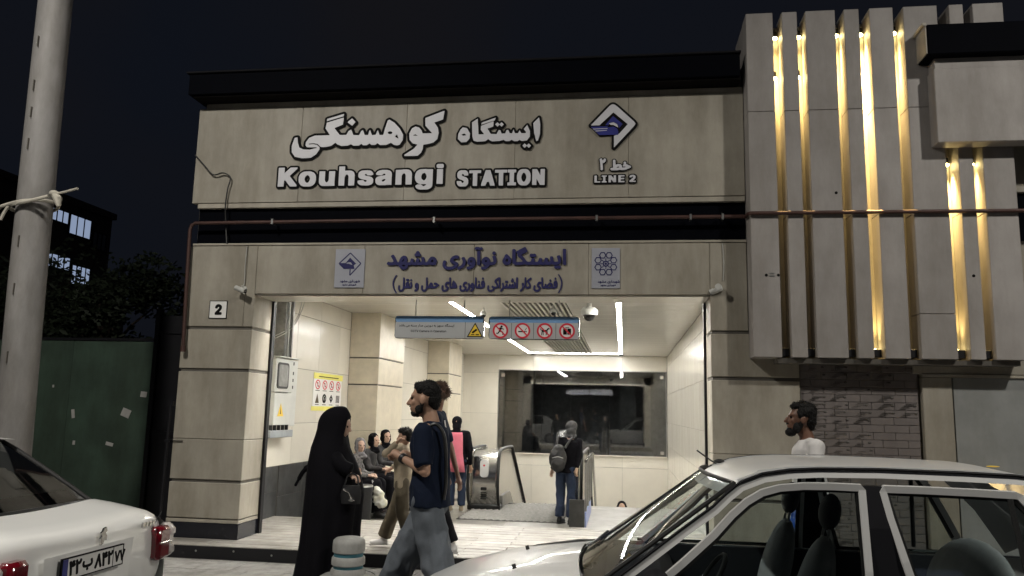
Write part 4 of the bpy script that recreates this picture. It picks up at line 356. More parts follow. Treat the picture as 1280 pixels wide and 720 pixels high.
'u_cctve':['9021 8 9079 0 9116 24 9127 218 9224 195 9337 199 9437 250 9494 331 9521 427 9517 589 9469 702 9385 778 9208 790 9143 765 9046 790 9009 766 9006 56','273 201 394 195 539 247 607 314 658 427 636 465 555 465 442 344 394 324 313 323 232 356 149 460 128 540 133 670 184 787 265 849 345 871 426 849 491 802 555 713 636 713 657 734 639 815 604 871 523 947 426 983 265 983 119 915 43 815 0 686 0 508 68 331 152 247','1015 201 1136 195 1249 231 1346 310 1397 427 1379 464 1298 465 1185 345 1056 323 975 356 892 460 870 540 875 686 927 787 991 843 1072 870 1120 866 1216 815 1298 713 1379 713 1399 734 1381 815 1346 871 1266 947 1169 983 1007 983 862 915 781 807 743 686 743 492 780 379 890 250','3372 201 3493 195 3622 238 3710 314 3758 411 3735 465 3655 465 3542 344 3493 324 3413 324 3308 379 3248 476 3227 605 3249 718 3300 797 3380 851 3445 871 3542 843 3597 799 3655 713 3735 713 3757 734 3754 783 3694 896 3606 956 3526 983 3364 983 3251 935 3159 831 3119 750 3099 653 3099 540 3151 363 3231 266 3300 222','3955 201 4074 194 4155 218 4268 210 4305 234 4307 637 4275 718 4187 785 3978 785 3897 741 3846 670 3865 627 3929 603 4074 687 4141 670 4177 621 4168 589 4139 570 3961 543 3881 511 3853 476 3824 395 3841 298 3881 243','5487 201 5592 194 5673 215 5753 259 5788 314 5782 363 5721 387 5592 312 5527 312 5471 347 5423 411 5447 450 5769 452 5802 467 5808 573 5771 686 5705 757 5640 785 5430 778 5334 690 5299 605 5293 411 5316 331 5378 250','6375 201 6496 195 6593 223 6673 210 6711 234 6712 670 6673 741 6593 785 6399 785 6334 757 6269 686 6273 637 6318 615 6367 616 6431 665 6496 682 6547 670 6594 621 6589 589 6566 573 6367 543 6298 508 6258 460 6246 395 6258 298 6318 227','8490 201 8594 195 8744 250 8840 347 8892 492 8892 686 8832 847 8756 931 8627 983 8465 983 8385 952 8272 851 8217 718 8199 589 8217 460 8276 331 8382 234','9781 201 9902 194 9983 215 10055 266 10098 331 10080 373 10015 387 9918 319 9854 308 9773 340 9722 411 9732 444 9757 451 10063 452 10096 467 10104 589 10081 670 10031 741 9950 785 9741 778 9669 734 9609 637 9587 524 9609 363 9684 250','10671 201 10806 195 10887 226 10984 210 11021 234 11022 653 10991 718 10903 785 10693 785 10612 741 10577 686 10579 637 10612 615 10677 620 10741 671 10790 687 10857 670 10893 621 10883 589 10854 570 10677 543 10569 476 10540 379 10561 298 10596 243','11298 201 11355 199 11408 234 11387 308 11306 324 11282 379 11285 653 11306 674 11380 686 11395 750 11371 787 11290 806 11267 912 11210 919 11172 896 11161 806 11080 775 11073 718 11088 686 11145 674 11166 653 11177 276 11210 231','11880 201 12001 194 12081 216 12152 266 12213 379 12218 573 12197 653 12114 757 12049 785 11839 778 11775 733 11707 621 11686 476 11707 363 11783 250','1725 218 1798 213 1822 250 1826 831 1863 855 2049 863 2068 944 2040 981 1508 984 1471 960 1471 879 1492 858 1669 855 1706 831 1710 250','2378 218 2492 212 2525 244 2770 928 2772 960 2751 981 2670 982 2643 960 2444 416 2425 427 2235 960 2170 984 2121 981 2097 960 2328 314','4437 218 4510 210 4548 234 4552 589 4588 653 4656 682 4719 653 4743 605 4745 250 4760 218 4833 210 4870 234 4875 605 4914 660 4962 677 5027 664 5066 605 5070 234 5108 210 5181 218 5196 250 5196 605 5156 738 5091 785 4995 806 4833 741 4704 805 4575 774 4510 790 4437 783 4422 734 4422 250','5922 218 5979 210 6017 234 6025 589 6076 656 6205 693 6213 750 6189 787 6044 774 5947 790 5910 766 5907 266','7133 218 7206 213 7230 250 7230 750 7215 783 7190 790 7133 783 7118 750 7118 250','7375 218 7432 210 7469 234 7478 573 7526 653 7594 677 7666 653 7709 573 7718 234 7755 210 7820 225 7826 653 7771 753 7690 790 7561 789 7497 764 7432 790 7368 775 7360 266','10216 218 10289 210 10327 234 10332 589 10400 670 10499 693 10507 750 10483 787 10386 789 10338 769 10241 790 10204 766 10201 266','11491 218 11565 213 11589 250 11589 750 11581 775 11549 790 11491 783 11476 750 11476 250','12331 218 12404 210 12441 234 12450 589 12501 660 12549 677 12630 656 12665 605 12674 234 12711 210 12792 225 12798 605 12771 702 12711 769 12646 790 12469 774 12356 790 12323 775 12315 266','4010 313 3960 363 3978 418 4058 450 4171 452 4174 395 4139 340 4074 308','6431 312 6377 363 6399 418 6464 450 6593 452 6593 405 6544 340 6496 312','9240 312 9177 347 9142 395 9121 460 9121 540 9192 660 9289 676 9381 589 9392 444 9337 340 9289 312','10725 313 10676 363 10693 418 10774 450 10887 452 10893 395 10854 340 10790 308','11936 312 11873 347 11838 395 11817 460 11817 540 11888 660 11984 676 12068 621 12100 540 12104 476 12041 347 11984 312','8498 328 8429 363 8382 411 8333 540 8330 621 8350 702 8401 790 8465 843 8562 869 8659 834 8727 766 8762 670 8762 508 8715 411 8647 347 8594 324','5447 568 5430 606 5511 676 5576 676 5624 656 5663 589 5640 566','9757 566 9734 589 9754 637 9837 681 9902 671 9967 605 9950 568','7124 863 7206 857 7238 878 7235 976 7174 1000 7119 976 7101 912','11483 863 11565 857 11599 879 11618 928 11582 992 11516 999 11478 976 11460 912'],
'u_mash':['2892 6 3055 0 3185 30 3266 71 3359 162 3398 240 3393 307 3331 370 3172 446 3159 474 3185 518 3250 558 3393 560 3434 630 3419 671 3354 700 3224 697 3133 649 3045 552 3024 487 3029 394 3094 329 3245 253 3224 209 3146 160 3003 130 2871 162 2825 201 2803 253 2822 422 2756 453 2704 425 2673 331 2682 162 2766 58','3418 6 3484 17 3614 92 3691 172 3733 253 3749 435 3706 565 3665 617 3614 607 3561 565 3619 409 3616 318 3562 222 3380 112 3390 45','4496 6 4575 17 4666 69 4744 130 4822 235 4952 226 5001 123 5056 66 5160 17 5224 13 5302 31 5360 84 5399 214 5549 258 5692 223 5835 254 5978 223 6056 238 6134 299 6165 357 6165 526 6127 656 6082 687 5991 643 6040 422 6030 382 5991 364 5918 383 5930 526 5913 553 5874 558 5822 553 5796 528 5772 409 5744 369 5679 365 5653 382 5654 526 5575 557 5536 539 5500 409 5472 370 5330 370 5330 604 5267 682 5199 701 5121 678 5063 630 4989 500 4960 383 4900 365 4852 396 4770 594 4718 619 4663 591 4647 552 4707 383 4694 305 4627 209 4471 112 4469 58','762 19 859 14 937 43 991 110 1008 214 1184 261 1301 222 1457 257 1509 235 1652 235 1730 274 1873 222 2029 270 2145 235 2262 238 2350 318 2372 383 2369 461 2330 552 2266 617 2223 635 2132 635 2036 565 1931 383 1860 365 1806 409 1769 604 1691 623 1647 591 1657 409 1626 369 1561 365 1535 382 1535 539 1444 569 1417 552 1385 409 1353 369 1288 365 1262 382 1263 526 1184 557 1144 526 1093 378 963 365 934 383 957 539 934 630 885 684 807 701 740 682 659 604 610 513 573 376 522 365 470 403 316 721 262 749 180 682 290 487 301 396 236 364 41 384 0 318 10 279 93 238 184 222 301 235 379 266 457 235 560 230 646 84','781 161 740 201 730 253 807 255 869 214 876 188 859 162','5173 160 5124 201 5109 240 5121 256 5186 255 5252 214 5237 162','4205 227 4276 222 4393 252 4463 318 4486 370 4489 448 4447 578 4328 748 4250 713 4232 669 4330 500 4350 435 4343 396 4302 368 4224 364 4094 396 4041 318 4068 264','3873 240 3964 235 3995 266 3971 955 3964 982 3925 1000 3860 994 3841 955 3854 279','2171 368 2101 409 2132 477 2171 504 2216 474 2241 422 2223 378','729 392 746 487 781 541 807 544 821 513 808 448 758 396','5121 392 5107 409 5137 500 5173 544 5199 543 5195 448','1364 669 1457 690 1535 664 1601 721 1596 773 1535 830 1523 890 1496 917 1405 908 1379 830 1326 786 1326 708','5752 669 5848 689 5913 664 5979 708 5979 773 5929 825 5887 916 5796 908 5755 825 5704 773 5704 708']}
# ================================================ SETTING
FL = -.17      # inner hall floor;  0 = entrance platform;  PV pavement; RD road
PV = -.15; RD = -.20
struct('pavement', MB().box(-30,30,-2.55,-.40,PV-.3,PV).box(-30,-5.36,-.40,16,PV-.3,PV).box(1.9,30,-.40,16,PV-.3,PV), 'pavement')
struct('road', MB().box(-60,60,-40,-2.70,RD-.3,RD), 'asphalt')
pv = struct('paving')
rnd0 = random.Random(11); y = -2.54; r_ = 0
while y < -.42:
    x = -6.4+(.2 if r_%2 else 0); y2 = min(y+.40,-.418)
    while x < 1.2:
        part('paving_slab', MB().box(x+.003,x+.397,y+.003,y2-.003,PV-.01,PV+.004+rnd0.uniform(0,.0025),.0015), 'pavement', pv); x += .40
    y = y2+.0001; r_ += 1
kb = struct('kerb')
for i in range(26):
    part('kerb_stone', MB().box(-13+i*1.0,-12.01+i*1.0,-2.70,-2.55,RD-.1,PV+.004,.008), 'kerb', kb)
struct('ground', MB().box(-90,90,16,120,PV-.35,PV-.05), 'asphalt')

# entrance platform with stone planks
pf = struct('entrance_platform')
part('riser', MB().box(-5.36,1.9,-.415,-.40,PV,-.012), 'black_metal', pf)
part('bed', MB().box(-5.36,1.9,-.40,2.05,PV+.002,-.02), 'deck_groove', pf)
xs = [-5.36,-3.55,-1.75,.05,1.9]; npl = 13
for j in range(npl):
    y0 = -.42+j*(2.47/npl)
    for k in range(4):
        dx = .45*(j%2)*(1 if 0<k<4 else 0); x0 = xs[k]+(.45*(j%2) if k else 0); x1 = xs[k+1]+(.45*(j%2) if k<3 else 0)
        part('plank', MB().box(x0+.002,x1-.002,y0+.009,y0+2.47/npl-.009,-.03,random.uniform(-.0015,.0015),.004), 'deck', pf)
rv = MB()
for k in range(16): rv.ell((-5.1+k*.44,-.42,-.075+.012*((k*7)%3)), (.012,.006,.012), n=8, m=5)
part('riser_bolts', rv, 'steel', pf)

# ================================================ STATION BUILDING
B = thing('station_building','low cream stone metro station entrance with black cornice, brightly lit open hall inside','building',(-2,0,PV),absolute=True)
XL, XR = -5.29, 1.365; OL, OR = -4.395, .960
def block(x0,x1,z0,z1,y0=0.,y1=.57,m='stone',name='stone_block',bev=.006): return part(name, MB().box(x0,x1,y0,y1,z0,z1,bev), m, B)
# pillars: core, plinth and stone courses
part('pillar_core', MB().box(XL+.02,OL-.015,.02,.56,PV,3.46), 'groove', B)
part('pillar_core', MB().box(OR+.015,1.9,.02,.56,PV,3.46), 'groove', B)
for (x0,x1) in ((XL,OL),(OR,1.885)):
    part('plinth', MB().box(x0-.004,x1+.004,-.006,.574,PV+.001,.172,.004), 'plinth', B)
    part('plinth_cap', MB().box(x0-.002,x1+.002,-.003,.572,.175,.212,.004), 'stone_trim', B)
    for z0,z1 in ((.225,.628),(.662,1.125),(1.129,1.920),(1.957,2.425)): block(x0,x1,z0,z1)
block(XL+.03,-4.52,2.462,3.452); block(-4.517,OL,2.462,3.452)
block(OR,1.362,2.462,3.452); 
block(1.368,1.885,2.462,2.60)
# lintel over the opening
xs = [OL+.002,-3.05,-1.72,-.39,OR-.002]
for a,b in zip(xs,xs[1:]): block(a+.001,b-.001,2.860,3.452,name='lintel_panel')
part('soffit_strip', MB().box(OL+.01,OR-.01,.03,.55,2.84,2.858), 'tile', B)
part('top_ledge', MB().box(XL+.05,XR-.003,-.012,.06,3.455,3.482,.004), 'stone_trim', B)
# black recessed band with ledges, name-sign fascia of stone slabs, cornice
part('black_band', MB().box(XL+.06,XR-.002,.07,.12,3.482,3.93), 'black_panel', B)
part('fascia_trim', MB().box(XL+.06,XR-.003,.012,.08,3.930,3.990,.004), 'stone_trim', B)
xs = [XL-.012,-3.93,-2.60,-1.27,.06,XR-.002]
for a,b in zip(xs,xs[1:]): block(a+.001,b-.001,3.993,5.218,0.,.08,name='fascia_slab',bev=.004)
part('fascia_trim', MB().box(XL+.07,XR-.003,.012,.08,5.221,5.285,.004), 'stone_trim', B)
part('cornice', MB().box(-5.33,1.30,-.25,.4,5.31,5.575,.006), 'black_panel', B)
part('cornice_lip', MB().box(-5.36,1.31,-.28,.42,5.577,5.60,.004), 'far_dark', B)
part('cornice_drip', MB().box(-5.28,1.31,-.21,-.0,5.289,5.309), 'shadow_gap', B)
part('rear_wall_mass', MB().box(XL+.03,-5.05,.12,.56,3.46,5.55).box(-5.05,XR,.12,.5,3.46,5.55).box(-5.20,XR,.5,15.4,3.40,5.45), 'core', B)
part('side_wall', MB().box(-5.2,-5.0,.58,15.3,-4.,3.40), 'core', B)
# ---- right wing: wall behind the fins, mural, dark glossy panels
part('fin_backing', MB().box(1.372,4.06,0.,.3,2.62,5.985), 'fin_stone', B)
part('wing_wall', MB().box(1.9,9.,.10,.3,PV,2.60), 'core', B)
part('wing_wall', MB().box(4.06,9.,.10,.3,2.6,5.2), 'core', B)
block(1.888,3.05,2.19,2.60,.02,.1); 
for x0,x1 in ((3.05,5.2),(5.2,7.4)): block(x0+.002,x1-.002,2.02,2.60,0,.1)
block(3.13,3.425,.225,1.985,-.0,.1)
part('dark_panel_trim', MB().box(3.13,7.4,-.012,.09,1.988,2.017), 'stone_trim', B)
for k in range(3): part('dark_panel', MB().box(3.44+k*1.3,3.44+k*1.3+1.293,.01,.06,PV,1.985,.003), 'dark_glossy', B)
for z0,z1 in ((2.61,3.45),(3.99,5.2)):
    for x0,x1 in ((4.066,5.6),(5.604,7.4)): block(x0,x1,z0,z1,.02,.1)
part('black_band', MB().box(4.066,7.4,.07,.11,3.46,3.98), 'black_panel', B)
part('plinth', MB().box(1.889,9,-.02,.095,PV+.001,.2), 'plinth', B)
# mural of small relief tiles
rnd = random.Random(3); mx0,mx1,mz0,mz1 = 1.90,3.10,.21,2.185
part('mural_bed', MB().box(mx0,mx1,.066,.095,mz0,mz1), 'mural', B)
nr = 25; nc = 5
for r in range(nr):
    z0 = mz0+r*(mz1-mz0)/nr; z1 = z0+(mz1-mz0)/nr; cut = [mx0]+[mx0+(k+.5*(r%2))*(mx1-mx0)/nc+rnd.uniform(-.02,.02) for k in range(1 if r%2==0 else 0,nc)]+[mx1]
    for xa,xb in zip(cut,cut[1:]):
        if xb-xa < .03: continue
        d = rnd.uniform(0,.012); g = MB().box(xa+.002,xb-.002,.052-d*.6,.068,z0+.002,z1-.002,.003)
        part('brick', g, 'mural', B)
    # carved dark dashes and knots standing on some bricks
    marks = MB() if r == 0 else marks
    for q in range(rnd.randint(3,5)):
        if rnd.random() < .25: continue
        xa = mx0+.05+q*.23+rnd.uniform(0,.05); g = marks; zc = (z0+z1)/2
        for u in range(rnd.randint(2,4)): g.box(xa+.02*u,xa+.06+.035*u,.0435,.052,zc-.025+.016*u,zc-.019+.016*u)
        g.ell((xa+.15,.046,zc+.01),(.018,.005,.012),n=8,m=5)

part('carved_marks', marks, 'mural_line', B)['kind'] = 'stuff'

# ================================================ FIN SCREEN
F = thing('fin_screen','tall pale stone vertical fins with glowing gaps at the right end of the facade','facade screen',(2.7,-.15,2.16),absolute=True)
fins = [(1.365,1.657),(1.756,1.918),(2.010,2.325),(2.419,2.577),(2.688,2.933),(3.040,3.390),(3.512,3.656),(3.752,4.060)]
for i,(a,b) in enumerate(fins):
    segs = [(2.155,3.690),(3.694,4.86),(4.864,6.020)] if i!=5 else [(2.155,2.62),(2.624,3.69),(3.694,4.86),(4.864,6.020)]
    for z0,z1 in segs: part('fin', MB().box(a,b,-.30,-.005,z0,z1,.005), 'fin_stone', F)
part('fin_cap', MB().box(1.368,1.60,-.002,.55,5.605,6.018,.005), 'fin_stone', F)
part('gap_sill', MB().box(1.62,4.0,-.24,-.004,2.10,2.150), 'groove', F)
for a,b in ((f[1],g[0]) for f,g in zip(fins,fins[1:])):
    part('gap_liner', MB().box(a+.002,b-.002,-.05,-.004,2.27,5.93), 'stone_trim', F)
for x_,z_ in ((2.262,3.925),(1.515,3.03),(1.640,3.03),(3.585,3.02)): part('drill_hole', MB().tube([(x_,-.303,z_),(x_,-.28,z_)],.016,10), 'shadow_gap', F)
part('old_bracket', MB().box(1.545,1.60,-.306,-.295,3.015,3.03).box(1.545,1.60,-.306,-.295,3.045,3.055), 'steel', F)['kind'] = 'stuff'
K = thing('canopy_box','dark flat canopy slab over a pale stone box projecting at the upper right','canopy',(5,-.4,4.4),absolute=True)
part('slab', MB().box(3.165,7.2,-.60,-.305,5.325,5.655,.006), 'black_panel', K)
part('side_plate', MB().box(3.150,3.162,-.585,-.305,5.34,5.63), 'stone_trim', K)
part('edge_strip', MB().box(3.115,3.148,-.62,-.305,5.635,5.665), 'stone_trim', K)
part('stone_box', MB().box(3.245,5.2,-.50,-.305,4.395,5.205,.006), 'fin_stone', K)
part('stone_box', MB().box(5.204,7.2,-.50,-.305,4.395,5.205,.006), 'fin_stone', K)
part('cap_trim', MB().box(3.262,7.2,-.485,-.305,5.209,5.322), 'fin_stone', K)

# fin lamps: bracket, housing, bulb and the lamp's own light
def fin_lamp(x, z, power, label, yy=-.13, narrow=0):
    t = thing('spot_lamp', label, 'lamp', (x,yy,z), group='warm spot lamps in the gaps between the fins')
    part('bracket', MB().tube([(0,.075,.10),(0,.03,.11),(0,0,.06)],.006,6), 'rubber', t, True)
    part('housing', MB().tube([(0,0,.07),(0,.01,.0)],[.024,.032],12), 'black_metal', t, True)
    part('bulb', MB().ell((0,.0,-.008),(.028,.028,.018)), 'bulb_warm', t, True)
    L = bpy.data.lights.new('spot_light','SPOT'); L.energy = power; L.color = (1.,.70,.25); L.spot_size = math.radians(56); L.spot_blend = 1.; L.shadow_soft_size = .03
    o = bpy.data.objects.new('spot_light', L); C.objects.link(o); o.parent = t; o.location = (0,.0,-.04); o.rotation_euler = (math.radians(3),0,0)
    if narrow:
        L = bpy.data.lights.new('narrow_beam','SPOT'); L.energy = narrow; L.color = (1.,.70,.28); L.spot_size = math.radians(24); L.spot_blend = 1.; L.shadow_soft_size = .03
        o = bpy.data.objects.new('narrow_beam', L); C.objects.link(o); o.parent = t; o.location = (0,.0,-.04); o.rotation_euler = (math.radians(1.5),0,0)
    return t
gaps = [((f[1]+g[0])/2) for f,g in zip(fins,fins[1:])]
names = ['spot lamp at the top of the leftmost glowing gap, by the building corner','spot lamp at the top of the second glowing gap from the left','spot lamp at the top of the third glowing gap, left of the very bright one','spot lamp at the top of the fourth, evenly bright gap','spot lamp at the top of the gap just left of the black canopy']
for i,(g,p,n) in enumerate(zip(gaps[:5],(.42,.42,.6,1.5,.65),names)): fin_lamp(g, 5.80, p*FIN, n, narrow=(5.5,5.5,7.,44.,9.)[i]*FIN)
fin_lamp(gaps[5], 4.27, 2.2*FIN, 'spot lamp under the stone box, the left one of two', narrow=3.*FIN)
fin_lamp(gaps[6], 4.27, 1.3*FIN, 'spot lamp under the stone box, the right one of two', narrow=3.*FIN)
def up_lamp(x, power, label):
    t = thing('up_light', label, 'lamp', (x,-.14,2.17), group='up-lights at the foot of the fin gaps')
    part('housing', MB().box(-.04,.04,-.08,.08,0,.09,.006), 'black_metal', t)
    if power:
        part('bulb', MB().ell((0,.02,.092),(.02,.02,.008)), 'bulb_warm', t, True)
        L = bpy.data.lights.new('spot_light','SPOT'); L.energy = power; L.color = (1.,.70,.25); L.spot_size = math.radians(60); L.spot_blend = 1.; L.shadow_soft_size = .03
        o = bpy.data.objects.new('spot_light', L); C.objects.link(o); o.parent = t; o.location = (0,.02,.12); o.rotation_euler = (math.radians(180),0,0)
for i,(g,p) in enumerate(zip(gaps,(0,0,0,.32,0,.28,0))): up_lamp(g, p*FIN, ['black up-light box at the foot of the leftmost fin gap','black up-light box at the foot of the second fin gap','black up-light box at the foot of the third fin gap','lit up-light at the foot of the bright fourth fin gap','black up-light box at the foot of the fifth fin gap','lit up-light at the foot of the bright gap below the stone box','black up-light box at the foot of the rightmost fin gap'][i])
fin_lamp(gaps[0]-.02, 5.32, .35*FIN, 'small second spot lamp lower in the leftmost glowing gap')
fin_lamp(gaps[1]-.02, 5.32, .35*FIN, 'small second spot lamp lower in the second glowing gap')

# ================================================ HALL INTERIOR
XW, XI, YB, CZ = -4.85, 1.29, 15.2, 3.22
H = struct('hall_shell')
part('left_wall', MB().box(XW-.10,XW-.012,.58,YB,-4.,CZ), 'groove', H)
part('right_wall', MB().box(XI+.012,XI+.1,.58,YB,-4.,CZ), 'groove', H)
part('return_wall', MB().box(XW-.1,OL-.06,.575,.62,-.1,CZ), 'tile', H)
part('return_wall', MB().box(OR+.06,XI+.1,.575,.62,-.1,CZ), 'tile', H)
part('head_wall', MB().box(XW-.1,XI+.1,.575,.62,2.86,CZ), 'tile', H)
part('ceiling_void', MB().box(XW-.1,XI+.1,.6,YB,CZ+.16,CZ+.2), 'slat_dark', H)
part('platform_back_step', MB().box(XW,XI,2.052,2.07,FL,-.004), 'stone_trim', H)
zr = [.693,1.282,2.095,2.905,CZ]; 
def wall_tiles(x, sgn, y_ranges, zrows, m='tile', dep=.010):
    for (ya,yb,st) in y_ranges:
        y = ya
        while y < yb-.05:
            y2 = min(y+st, yb)
            for z0,z1 in zip(zrows,zrows[1:]):
                part('wall_tile', MB().box(min(x,x-sgn*dep),max(x,x-sgn*dep),y+.0025,y2-.0025,z0+.0025,z1-.0025,.0015), m, H)
            y = y2
wall_tiles(XW, 1, [(.63,4.784,.905),(6.42,10.6,.905),(12.2,YB,.905)], zr)
wall_tiles(XW, 1, [(.63,2.04,.905)], [0.002,.345,.69], 'granite'); wall_tiles(XW, 1, [(2.07,4.784,.905),(6.42,10.6,.905)], [FL+.002,.26,.69], 'granite')
wall_tiles(XW, 1, [(6.3,YB,1.2)], [-3.5,-1.9,-.3], 'tile')
wall_tiles(XI, -1, [(.63,YB,.905)], [0.,.62,1.282,2.095,2.905,CZ])
wall_tiles(XI, -1, [(2.1,YB,1.3)], [-3.5,-1.9,-.3,-.001])
for y0,y1 in ((4.785,6.414),(10.6,12.19)):
    part('pilaster_core', MB().box(XW,-4.32,y0+.02,y1-.02,-3.9,CZ), 'groove', H)
    for z0,z1 in ((-3.5,FL),(FL+.002,.63),(.655,1.13),(1.133,1.925),(1.95,2.40),(2.425,CZ-.001)):
        part('pilaster_block', MB().box(XW+.001,-4.30,y0,y1,z0,z1,.006), 'pilaster', H)
# back wall around the big window
def zs(z): return 1.54+1.2526*(z-1.54)
WX0,WX1,WZ0,WZ1 = -3.74,1.255,.30,2.755
bt = lambda x0,x1,z0,z1: part('wall_tile', MB().box(x0+.002,x1-.002,YB-.01,YB+.05,z0+.002,z1-.002,.0015), 'tile', H)
for a,b in ((XW,-4.6),(-4.6,WX0-.02)):
    for z0,z1 in ((-3.5,-1.5),(-1.5,.28),(.28,1.45),(1.45,2.67),(2.67,CZ)): bt(a,b,z0,z1)
for a,b in ((WX0-.02,-2.69),(-2.69,-.02),(-.02,XI)): bt(a,b,WZ1+.02,CZ)
for a,b in ((WX0-.02,-2.69),(-2.69,-.02),(-.02,XI)):
    bt(a,b,-.05,WZ0-.03); bt(a,b,-1.7,-.054); bt(a,b,-3.5,-1.704)
# ceiling of metal panels, left free where the slats and light strips are
SX0,SX1,SY0,SY1 = -1.93,-.88,2.4,13.9
LX1,LX2,LYE = -2.70,-.068,14.25
yy = .62
while yy < YB-.02:
    y2 = min(yy+.6, YB-.001)
    for a,b in ((XW,LX1-.055),(LX1+.055,SX0),(SX1,LX2-.055),(LX2+.055,XI)):
        part('ceiling_panel', MB().box(a+.001,b-.001,yy+.003,y2-.003,CZ,CZ+.02,.002), 'ceiling_metal', H)
    if y2 <= SY0 or yy >= SY1: part('ceiling_panel', MB().box(SX0+.001,SX1-.001,yy+.003,y2-.003,CZ,CZ+.02,.002), 'ceiling_metal', H)
    yy += .6
ns = 13
for k in range(ns):
    x = SX0+.03+(SX1-SX0-.06)*k/(ns-1)
    part('ceiling_slat', MB().box(x-.019,x+.019,SY0,SY1,CZ-.012,CZ+.05), 'slat_light', H)
T = thing('ceiling_light','long white ceiling light strip along the left side of the hall, meeting the cross strip','ceiling light',(LX1,7,CZ),absolute=True,group='ceiling light strips of the hall')
part('diffuser', MB().box(LX1-.036,LX1+.036,1.0,LYE,CZ-.004,CZ+.01), 'strip_light', T)
part('light_frame', MB().box(LX1-.055,LX1-.041,1.3,LYE,CZ-.006,CZ+.02).box(LX1+.041,LX1+.055,1.3,LYE-.06,CZ-.006,CZ+.02), 'ceiling_metal', T)
T = thing('ceiling_light','long white ceiling light strip along the right side of the hall, near the right wall','ceiling light',(LX2,7,CZ),absolute=True,group='ceiling light strips of the hall')
part('diffuser', MB().box(LX2-.036,LX2+.036,1.0,LYE,CZ-.004,CZ+.01), 'strip_light', T)
part('light_frame', MB().box(LX2-.055,LX2-.041,1.3,LYE-.06,CZ-.006,CZ+.02).box(LX2+.041,LX2+.055,1.3,LYE,CZ-.006,CZ+.02), 'ceiling_metal', T)
T = thing('ceiling_light','short cross strip of ceiling light joining the two long ones above the window','ceiling light',(-1.4,LYE,CZ),absolute=True,group='ceiling light strips of the hall')
part('diffuser', MB().box(LX1+.042,LX2-.042,LYE-.08,LYE,CZ-.006,CZ-.002), 'strip_light', T)
T = thing('ceiling_light','long light strip fixed behind the stone lintel, just inside the opening','ceiling light',(-1.7,.66,2.94),absolute=True,group='ceiling light strips of the hall')
part('diffuser', MB().box(-4.34,.92,.635,.685,2.925,2.94), 'strip_front', T)
part('added_shield', MB().box(-4.36,.94,.690,.700,2.87,2.99).box(-4.36,.94,.622,.690,2.942,2.955), 'ceiling_metal', T)  # added shield, keeps the strip's bright line out of the back window's reflection
# window to the dark room behind
W = thing('hall_window','wide dark four-pane window in the back wall of the hall with reflections','window',(-1.2,YB,WZ0),absolute=True)
part('frame', MB().box(WX0-.02,WX0,YB-.02,YB+.06,WZ0,WZ1).box(WX1,WX1+.02,YB-.02,YB+.06,WZ0,WZ1).box(WX0-.02,WX1+.02,YB-.02,YB+.06,WZ1,WZ1+.02), 'steel', W)
part('sill', MB().box(WX0-.02,WX1+.02,YB-.06,YB+.06,WZ0-.03,WZ0), 'tile', W)
px = [WX0,-2.42,-1.55,-.40,WX1]
for a,b in zip(px,px[1:]):
    p = part('pane', MB().box(a+.004,b-.004,YB+.02,YB+.03,WZ0,WZ1), 'window_glass', W)
fx = MB()
for x in (WX0+.12,WX1-.12):
    for z in (WZ0+.1,WZ1-.15): fx.box(x-.05,x+.05,YB+.008,YB+.042,z-.05,z+.05)
part('glass_clamp', fx, 'chrome', W)
# dark room behind the glass
DR = struct('back_room')
part('room_wall', MB().box(WX0-.8,WX1+.8,19.4,19.5,-.3,3.4), 'lit_room', DR)
part('room_wall', MB().box(WX0-.9,WX0-.8,15.3,19.5,-.3,3.4), 'lit_room', DR)
part('room_wall', MB().box(WX1+.8,WX1+.9,15.3,19.5,-.3,3.4), 'lit_room', DR)
part('room_floor', MB().box(WX0-.9,WX1+.9,15.3,19.5,-.3,-.2), 'granite', DR)
part('room_ceiling', MB().box(WX0-.9,WX1+.9,15.3,19.5,3.4,3.5), 'lit_room', DR)
for x in (-3.4,-.1): part('column', MB().box(x,x+.5,17.2,17.7,-.2,3.4), 'lit_room', DR)
# floors and stairwell
struct('hall_floor', MB().box(XW,XI,2.07,2.11,-.5,FL).box(XW,XI,2.11,6.2,-.5,FL), 'inner_floor')
HF = struct('floor_paving')
for i in range(6):
    for j in range(5):
        x0 = XW+.002+i*1.02; y0 = 2.12+j*.815
        if -2.3 < x0+.5 < -.95 and y0 > 3.3: continue
        part('floor_slab', MB().box(x0+.003,x0+1.014,y0+.003,y0+.81,FL-.01,FL+.004,.001), 'inner_floor' if x0 < -.9 else 'marble', HF)
part('metal_floor_plate', MB().box(-2.60,-.93,3.72,6.19,FL,FL+.010), 'mat_metal', HF)
gr = MB()
for k in range(24):
    t0 = -2.58+k*.105
    x0 = t0; x1 = t0+.9; y0_, y1_ = 3.74, 6.17
    # diagonal ribs clipped to the plate
    a = Vector((t0-.7, 3.74)); b_ = Vector((t0+.75, 6.17))
    def clip(a,b):
        P = []
        for (p,q) in ((a,b),):
            d = q-p; lo,hi = 0.,1.
            for ax,(mn,mxx) in ((0,(-2.58,-.95)),):
                if abs(d[ax])>1e-9:
                    t1,t2 = (mn-p[ax])/d[ax],(mxx-p[ax])/d[ax]; lo = max(lo,min(t1,t2)); hi = min(hi,max(t1,t2))
            return (p+d*lo,p+d*hi) if hi>lo else None
    c = clip(a,b_)
    if c:
        p,q = c; gr.tube([(p.x,p.y,FL+.012),(q.x,q.y,FL+.012)],.018,4,False)
part('tread_ribs', gr, 'rib_metal', HF)['kind'] = 'stuff'
st = MB()
for k in range(17): st.box(-.50,XI,6.2+k*.30,6.5+k*.30+.02,FL-.17*(k+1)-.3,FL-.17*(k+1))
struct('stairs', st, 'marble')
struct('landing_edge', MB().box(-3.2,XI,6.17,6.215,-.9,FL+.006), 'marble')
struct('hall_floor_side', MB().box(XW,-3.2,6.2,YB,-.5,FL), 'inner_floor')
